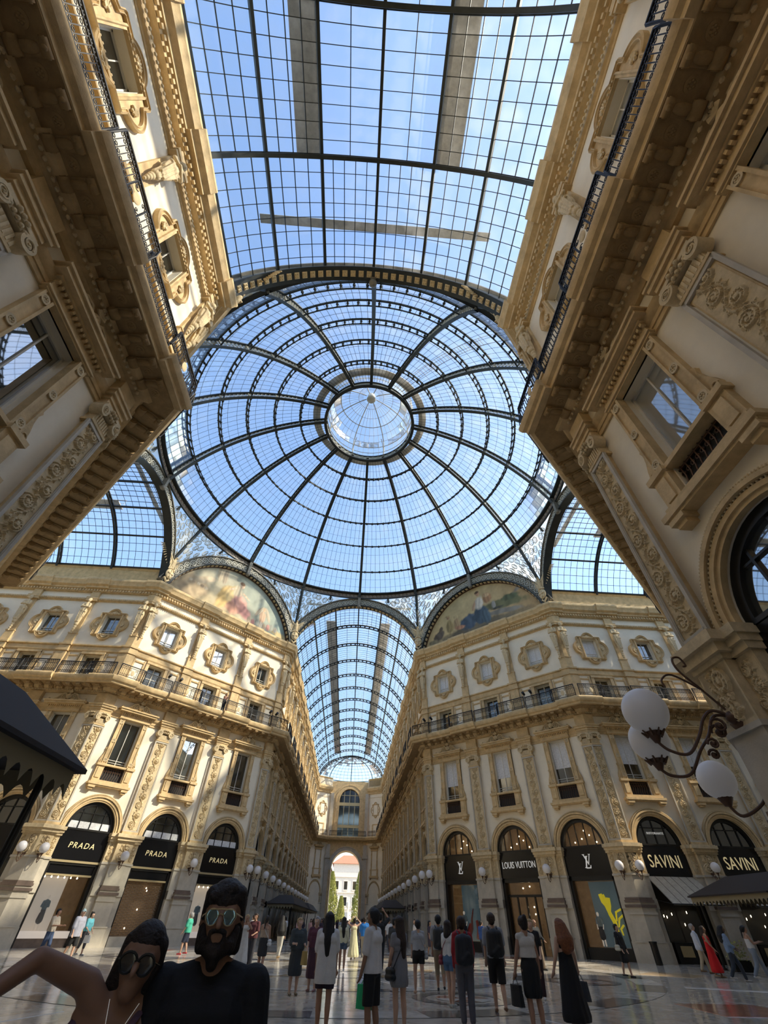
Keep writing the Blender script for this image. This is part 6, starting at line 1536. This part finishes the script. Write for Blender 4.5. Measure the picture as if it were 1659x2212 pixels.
mat('lens_mirror', (.11, .16, .18), .08, metal=.9); mat('lens_dark', (.012, .008, .007), .15, spec=.6)
# foreground pair -----------------------------------------------------
BLK = (.010, .010, .011); WHT = (.62, .61, .60)
def man_extra(V, R):
    hd = V(0, .015, 1.595)
    return [(hd+V(-.03, .074, -.045), R(.016), hd+V(.03, .074, -.045), R(.016))]
r, V, hd = person('bearded man in a black t-shirt and mirrored sunglasses facing the camera', .165, -26.2, 174, 1.645, 'm', 'tan', ('dbrown', 'none'), ((.006, .006, .007), .46, .86, .022), ('trousers', (.02, .02, .025), .06), (.02, .02, .02), ((8, 12), (8, 12)), 0, .008, extra=man_extra, build=1.10, wide=1.0)
for o in list(r.children):
    if o.name.startswith('hair'): bpy.data.objects.remove(o)
hp = [(hd+V(0, -.035, .045), .094, hd+V(0, .0, .066), .079), (hd+V(-.02, .045, .098), .032, hd+V(.05, .058, .075), .022), (hd+V(0, -.05, .0), .09, hd+V(0, -.06, -.06), .078)]
hp += [(hd+V(s*.055, .02, .080), .040, hd+V(s*.080, .0, .02), .018) for s in (-1, 1)]+[(hd+V(s*.080, -.012, .02), .018, hd+V(s*.074, -.035, -.085), .024) for s in (-1, 1)]
put('hair', blob(hp, .008, 1, 'hair_dbrown', folds(.012, 30, 1.2, 1.9), 'hair'), r)
bd = [(hd+V(-.045, .04, -.075), .030, hd+V(0, .07, -.098), .032), (hd+V(.045, .04, -.075), .030, hd+V(0, .07, -.098), .032), (hd+V(0, .066, -.095), .034, hd+V(0, .06, -.13), .024), (hd+V(-.07, .015, -.03), .018, hd+V(-.055, .03, -.08), .026), (hd+V(.07, .015, -.03), .018, hd+V(.055, .03, -.08), .026),
      (hd+V(-.026, .088, -.034), .0085, hd+V(0, .094, -.030), .009), (hd+V(.026, .088, -.034), .0085, hd+V(0, .094, -.030), .009), (hd+V(-.03, .082, -.038), .010, hd+V(-.03, .07, -.075), .016), (hd+V(.03, .082, -.038), .010, hd+V(.03, .07, -.075), .016)]
put('beard', blob(bd, .006, 1, 'hair_dbrown', None, 'beard'), r)
sunglasses(r, hd, V, 'lens_mirror', big=1.0)
# the woman with the outstretched arm
r, V, hd = person('woman in dark sunglasses and red top leaning in with one arm outstretched', -.26, -26.3, 168, 1.555, 'f', 'tan', ('dbrown', 'long'), ((.16, .012, .018), 0, 1.10, .008), ('skirt', (.03, .02, .03), .5), (.05, .03, .03), ((8, 20), ((.37, .13, 1.535), (.53, .33, 1.36), (.03, .02, .085))), 0, .008, lean=-6, build=.98, neck=-.045, wide=1.0)
sunglasses(r, hd, V, 'lens_dark', big=1.18, wire=False)
b = MB(); b.tube([V(-.09, -.02, 1.455), V(-.06, .09, 1.40), V(.02, .125, 1.25), V(.14, .12, 1.02)], .014, 6, flat=.4); b.tube([V(.13, -.03, 1.45), V(.20, .10, 1.30), V(.33, .14, 1.16), V(.40, .16, 1.06)], .016, 6, flat=.4); put('bag_strap', b.mesh('bag_strap', cm((.10, .05, .07), .6)), r)
put('bag', blob([(V(.36, .15, 1.00), .07, V(.52, .12, .98), .06), (V(.36, .15, .90), .08, V(.52, .12, .88), .07)], .014, 1, cm((.07, .035, .05), .6), name='bag'), r)
b = MB(); c = V(.51, .305, 1.382); ax = (V(.53, .33, 1.36)-V(.37, .13, 1.535)).normalized(); a1 = ax.orthogonal().normalized(); a2 = ax.cross(a1)
b.tube([c+(a1*math.cos(k*PI/7)+a2*math.sin(k*PI/7))*.037 for k in range(14)], .005, 6, True); b.ball(tuple(c+a1*.038), .016, 10, 8, (1, 1, 1)); put('bracelet', b.mesh('bracelet', 'brass'), r)
b = MB(); b.tube([V(-.06, .03, 1.45), V(-.03, .085, 1.38), V(.0, .108, 1.33), V(.03, .085, 1.38), V(.06, .03, 1.45)], 0.0011, 5); b.ball(tuple(V(0, .118, 1.322)), .010, 6, 6, (.7, .5, 1.6)); put('necklace', b.mesh('necklace', 'white_letter'), r)
b = MB(); b.box(-.038, .038, -.006, .006, -.07, .07); ph = put('phone', b.mesh('phone', cm((.05, .07, .09), .3), 30), r, T(*V(.0, .27, 1.13)) @ Matrix.Rotation(-.5, 4, 'X'))
# people in the middle distance ---------------------------------------
P = person
P('woman seen from behind, long straight black hair over a long white t-shirt', .36, -16.0, 2, 1.66, 'f', 'mid', ('black', 'long'), (WHT, .42, .66, .035), ('shorts', (.03, .02, .04), .62), (.5, .5, .5), ((4, 8), (4, 8)), .05)
P('man in a white t-shirt and black shorts holding a green bag', 1.27, -17.2, -62, 1.72, 'm', 'tan', ('black', 'short'), (WHT, .45, .86, .03), ('shorts', BLK, .5), (.03, .03, .03), ((6, 10), (10, 14)), .04, bag=('tote', (.02, .42, .16), 1))
P('woman in a grey floral dress with a small black shoulder bag', 1.92, -15.7, -38, 1.63, 'f', 'fair', ('brown', 'long'), ((.22, .22, .24), .25, 1.15, .014), ('dress', (.20, .20, .22), .62), (.2, .12, .1), ((8, 12), (12, 16)), .03, bag=('cross', BLK, -1, .86, .02))
P('woman in a red sweater with a black leather backpack and grey trousers', 3.45, -15.1, 4, 1.66, 'f', 'mid', ('brown', 'short'), ((.28, .012, .02), 1.0, .96, .028), ('trousers', (.10, .10, .12), .05), (.1, .1, .1), ((10, 12), (10, 12)), .03, bag=('backpack', (.012, .013, .018)))
P('woman in a white sleeveless crop top and black knee-length skirt', 4.70, -15.9, -14, 1.68, 'f', 'mid', ('dbrown', 'bun'), ((.55, .52, .47), .03, 1.08, .014), ('skirt', BLK, .50), (.03, .03, .03), ((8, 6, 8), (8, 10, 10)), .03, bag=('tote', BLK, -1))
P('woman with wavy red hair in a long black dress carrying a dark bag', 5.72, -15.4, -24, 1.66, 'f', 'fair', ('red', 'wavy'), None, ('gown', (.008, .008, .010), .14), (.03, .03, .03), ((8, 14, 8), (10, 12, 24)), .05, bag=('tote', (.03, .035, .045), 1))
P('man in a grey t-shirt and black shorts with a tall black backpack', 4.72, -13.0, 6, 1.76, 'm', 'fair', ('brown', 'short'), ((.25, .26, .29), .42, .90, .02), ('shorts', BLK, .50), (.16, .08, .04), ((6, 10), (6, 10)), .14, bag=('backpack', BLK))
P('woman in a grey short-sleeved shirt and black shorts walking away', 3.13, -9.4, -6, 1.60, 'f', 'fair', ('black', 'short'), ((.34, .35, .37), .4, .98, .018), ('shorts', BLK, .70), (.5, .3, .2), ((8, 20), (8, 20)), .16, bag=('cross', (.3, .3, .3), 1))
P('man in a black and white striped shirt and khaki trousers', 3.95, -8.6, 6, 1.74, 'm', 'mid', ('black', 'short'), ((.30, .30, .31), .42, .90, .028), ('trousers', (.26, .20, .13), .30), (.03, .03, .03), ((6, 12), (6, 12)), .16, bag=('backpack', (.02, .02, .02)))
P('young woman in a white t-shirt and denim shorts with a red shoulder strap', 3.62, -12.3, 40, 1.60, 'f', 'fair', ('dbrown', 'shoulder'), (WHT, .4, .98, .016), ('shorts', (.08, .15, .26), .72), (.4, .4, .38), ((8, 14), (8, 30)), .08, bag=('cross', (.22, .03, .04), -1, .95))
P('small woman in black behind the one in the floral dress', 2.75, -4.6, 8, 1.66, 'f', 'mid', ('black', 'short'), ((.05, .05, .05), .42, .95, .02), ('trousers', (.10, .03, .04), .3), (.03, .03, .03), ((6, 12), (6, 12)), .1, .02)
P('elderly woman in a dark patterned dress holding a straw-yellow bag', -.72, -10.2, 160, 1.58, 'f', 'fair', ('blond', 'short'), ((.05, .06, .065), .6, .98, .03), ('dress', (.045, .05, .055), .40), (.2, .15, .1), ((10, 70), (10, 80)), 0, bag=('tote', (.38, .26, .08), -1), eyes=True, build=1.1)
P('elderly woman in a dark red flowered dress beside the straw-yellow bag', -.22, -9.3, 196, 1.62, 'f', 'fair', ('grey', 'short'), ((.10, .03, .05), .4, .98, .03), ('dress', (.07, .03, .045), .28), (.2, .1, .1), ((8, 40), (8, 30)), 0, eyes=True, build=1.1)
P('figure under a long black veil over pale trousers', -2.98, 5.8, 20, 1.70, 'f', 'mid', ('black', 'veil'), ((.012, .012, .013), .9, .95, .05), ('trousers', (.5, .48, .42), .06), (.3, .2, .1), ((4, 10), (4, 10)), .1, .022)
P('woman in a cream top and denim shorts walking to the exit arch', .66, -2.2, 0, 1.66, 'f', 'mid', ('black', 'long'), ((.62, .60, .42), .8, .92, .03), ('shorts', (.08, .12, .18), .72), (.5, .5, .5), ((6, 8), (6, 8)), .10, .016, bag=('cross', (.4, .38, .3), 1))
P('woman in a long pale yellow dress with both hands raised to her head', 1.27, 6.1, -10, 1.66, 'f', 'fair', ('dbrown', 'bun'), None, ('gown', (.62, .58, .36), .10), (.4, .3, .2), (((-.34, .02, 1.52), (-.14, .06, 1.72)), ((.34, .02, 1.52), (.14, .06, 1.72))), .06, .02)
P('man in a bright blue shirt walking to the exit arch', 1.95, 8.5, 0, 1.74, 'm', 'mid', ('dbrown', 'short'), ((.02, .16, .48), .6, .88, .03), ('trousers', (.30, .27, .22), .06), (.05, .05, .05), ((6, 8), (6, 8)), .1, .022)
P('tall man in black with his arm raised, behind the white t-shirt man', 2.31, -2.3, 10, 1.82, 'm', 'mid', ('black', 'short'), (BLK, .45, .86, .03), ('trousers', (.012, .014, .02), .06), (.03, .03, .03), ((6, 10), ((.3, .12, 1.55), (.12, .18, 1.78))), .08, .018)
P('woman in a black t-shirt and dark trousers behind the crop-top woman', 6.7, -10.2, 200, 1.68, 'f', 'fair', ('blond', 'short'), (BLK, .42, .92, .024), ('trousers', (.03, .012, .015), .08), (.5, .5, .5), ((8, 30), (8, 40)), .05, .018)
P('man in a pale blue shirt and khaki trousers walking past the cafe', 19.2, 1.3, 120, 1.76, 'm', 'fair', ('grey', 'short'), ((.50, .56, .66), .9, .84, .035), ('trousers', (.46, .38, .26), .06), (.2, .12, .06), ((6, 10), (6, 10)), .14, .02)
P('woman in a long bright red dress walking past the cafe', 18.3, -1.0, 130, 1.68, 'f', 'mid', ('brown', 'shoulder'), None, ('gown', (.55, .010, .012), .16), (.4, .3, .2), ((8, 12), (14, 20)), .08, .02)
P('person in a denim shirt and dark jeans beside the red dress', 18.0, -2.9, 120, 1.70, 'm', 'dark', ('black', 'wavy'), ((.20, .28, .42), .8, .90, .03), ('trousers', (.03, .04, .06), .06), (.4, .4, .4), ((10, 40), (10, 50)), .20, .02)
P('woman in a white tank top and grey-blue jeans with folded arms', 19.5, -2.3, 110, 1.72, 'f', 'mid', ('black', 'pony'), (WHT, 0, .98, .014), ('trousers', (.22, .26, .32), .06), (.6, .6, .6), ((20, 85), (20, 85)), .22, .02)
P('woman in black with a white tote bag by the yellow display', 13.5, -1.9, 150, 1.66, 'f', 'fair', ('black', 'short'), (BLK, .9, .9, .03), ('skirt', BLK, .45), (.03, .03, .03), ((6, 10), (10, 10)), .10, .018, bag=('shoulder', (.45, .44, .36), 1, .98))
P('person in a pale striped shirt and blue jeans looking at a phone', -13.8, 1.3, 100, 1.72, 'm', 'mid', ('black', 'short'), ((.46, .40, .32), .45, .92, .02), ('trousers', (.05, .08, .16), .06), (.2, .12, .1), ((20, 70), (20, 70)), .14, .018)
P('man in a long grey shirt and black shorts wearing a cap', -12.4, .9, 120, 1.72, 'm', 'fair', ((.30, .42, .46), 'cap'), ((.34, .35, .42), .6, .78, .05), ('shorts', BLK, .5), (.5, .5, .5), ((6, 10), (6, 10)), .14, .018)
P('woman in a turquoise t-shirt carrying a white bag beside the capped man', -13.4, 4.4, 110, 1.64, 'f', 'fair', ('black', 'bun'), ((.12, .42, .50), .42, .95, .03), ('trousers', (.05, .05, .06), .3), (.4, .4, .4), ((10, 30), (10, 40)), .1, .018, bag=('tote', (.6, .6, .6), 1))
P('grey-haired man in a green t-shirt, dark shorts and red shoes', -8.7, 7.2, -80, 1.74, 'm', 'fair', ('grey', 'short'), ((.06, .40, .28), .42, .88, .04), ('shorts', (.02, .025, .05), .52), (.6, .05, .07), ((10, 20), (10, 20)), .10, .018)
P('dark-haired woman at the left edge under the black canopy', -15.6, -1.6, 60, 1.68, 'f', 'tan', ('dbrown', 'long'), ((.14, .10, .08), .5, .98, .03), ('skirt', (.04, .10, .12), .4), (.1, .1, .1), ((8, 10), (8, 10)), .05, .018)
P('woman in a white strapless dress behind the bearded man', -3.6, -3.0, 190, 1.66, 'f', 'mid', ('blond', 'pony'), None, ('gown', (.58, .56, .52), .2), (.4, .4, .4), (((-.28, .10, 1.28), (-.14, .16, 1.5)), ((.28, .10, 1.28), (.14, .16, 1.5))), .05, .018)
P('bare-armed woman with a ponytail and a small white bag, walking away', -2.6, -4.0, 10, 1.64, 'f', 'mid', ('dbrown', 'pony'), ((.40, .30, .22), 0, 1.05, .012), ('skirt', (.03, .03, .035), .5), (.2, .2, .2), ((30, 30), (8, 20)), .06, .018, bag=('cross', (.55, .55, .55), 1, .95))
P('person in a dark red top standing left of the bare-armed woman', -3.6, -.5, 200, 1.72, 'm', 'mid', ('brown', 'short'), ((.10, .03, .035), .45, .9, .03), ('trousers', (.04, .04, .05), .06), (.1, .1, .1), ((8, 60), (8, 60)), .03, .018)
P('person in a blue jacket by the tall shop door', 9.8, 9.8, 60, 1.72, 'm', 'mid', ('black', 'short'), ((.03, .08, .26), .9, .9, .03), ('trousers', (.03, .03, .04), .06), (.05, .05, .05), ((6, 10), (6, 10)), .08, .022)
P('bald man in dark clothes near the yellow display', 10.6, 1.2, 150, 1.78, 'm', 'mid', ('grey', 'bald'), ((.03, .032, .036), .9, .9, .03), ('trousers', (.2, .15, .11), .06), (.05, .05, .05), ((14, 40), (14, 40)), .1, .02)
P('woman in pale trousers pulling her hair back near the near pier', 8.6, 2.4, 150, 1.66, 'f', 'fair', ('brown', 'pony'), ((.48, .47, .44), .42, .95, .02), ('trousers', (.45, .4, .33), .1), (.5, .5, .5), ((8, 30), (8, 30)), .1, .02)
P('woman with a red shirt and pale handbag between two backpack wearers', 5.3, -5.6, 170, 1.62, 'f', 'mid', ('brown', 'shoulder'), ((.42, .04, .05), .45, .95, .02), ('skirt', (.5, .45, .40), .5), (.4, .3, .2), ((8, 30), (14, 80)), .06, .02)
P('person in dark clothes on the balcony photographing the dome', -12.55, 14.35, 150, 1.68, 'f', 'tan', ('black', 'short'), ((.30, .16, .13), 0, 1.0, .015), ('trousers', (.03, .03, .04), .1), (.03, .03, .03), ((45, 100), (45, 100)), 0, .022)[0].location.z = 15.86
# distant walkers in the far arm: one figure of each kind, then copies of the thing and all its parts
FAR = []
kinds = [P('walker in a white shirt near the exit arch', -1.9, 24, 0, 1.72, 'm', 'fair', ('dbrown', 'short'), (WHT, .45, .88, .03), ('trousers', (.1, .1, .12), .06), (.1, .1, .1), ((6, 10), (6, 10)), .12, .03, group='distant walkers in the far arm')[0],
         P('walker in a dark dress near the exit arch', 3.2, 27, 180, 1.66, 'f', 'mid', ('black', 'shoulder'), ((.04, .03, .05), .4, 1.0, .02), ('skirt', (.05, .04, .06), .45), (.1, .1, .1), ((6, 10), (6, 10)), .1, .03, group='distant walkers in the far arm')[0],
         P('walker in a pink top near the exit arch', 1.6, 31, 0, 1.64, 'f', 'fair', ('brown', 'long'), ((.55, .32, .30), .4, .95, .02), ('trousers', (.25, .3, .4), .06), (.4, .4, .4), ((6, 10), (6, 10)), .12, .03, group='distant walkers in the far arm')[0]]
def dup(root, x, y, rz, label):
    r = root.copy(); COL.objects.link(r); r.matrix_world = T(x, y, 0) @ RZ(rz) @ Matrix.Diagonal((1.15, 1.15, 1, 1)); r['label'] = label
    for ch in list(root.children): c = ch.copy(); COL.objects.link(c); c.parent = r
rr = random.Random(5)
CNT = 'first second third fourth fifth sixth seventh eighth ninth tenth eleventh twelfth thirteenth fourteenth fifteenth'.split()
WEAR = ('in a white shirt', 'in a dark dress', 'in a pink top'); seen = [0, 0, 0]
for i, y in enumerate(sorted(16+78*rr.random()**1.3 for _ in range(40))):
    kd = i % 3; seen[kd] += 1
    dup(kinds[kd], rr.uniform(-5.2, 5.2), y, rr.choice((0, PI))+rr.uniform(-.4, .4), '%s small walker %s in the far arm crowd, counting from the dome' % (CNT[seen[kd]-1], WEAR[kd]))
for sx, sd in ((-1, 'sunlit'), (1, 'shaded')):
    for i, x in enumerate((5.4, 6.5, 7.6)): dup(kinds[i], sx*x, rr.uniform(9, 13), rr.uniform(0, 6), 'bystander %s beneath the corner lamps on the %s side' % (WEAR[i], sd))
# small black spotlights clipped to the balcony rails ------------------
sb = MB(); sb.tube([(0, 0, 0), (0, 0, .3)], .03, 6); sb.tube([(0, -.2, .42), (0, .12, .28)], [.13, .10], 10); SPOT = sb.mesh('floodlight', 'iron')
for M, xs, w_ in ((M_OL, (3.9, 5.0, DL-2.0, DL-1.2), 'on the sunlit balcony below the seated-woman mural'), (M_OR, (1.2, 2.1, DL-4.4, DL-3.7), 'on the shaded balcony below the figure-in-blue mural')):
    for i, x in enumerate(xs): thing('floodlight', '%s small black floodlight %s' % (ORD[i], w_), 'floodlight', M @ T(x, -1.25, 16.88), 'floodlights on the balcony rails', SPOT)
# a litter bin against the wide corner pier
b = MB(); b.tube([(0, 0, 0), (0, 0, .95)], .2, 14); b.tube([(0, 0, .92), (0, 0, 1.0)], .23, 14); thing('litter_bin', 'dark grey litter bin against the wide corner pier', 'bin', T(B-.5, A-1.0, 0), None, b.mesh('litter_bin', 'black_frame'))
bpy.context.view_layer.update()
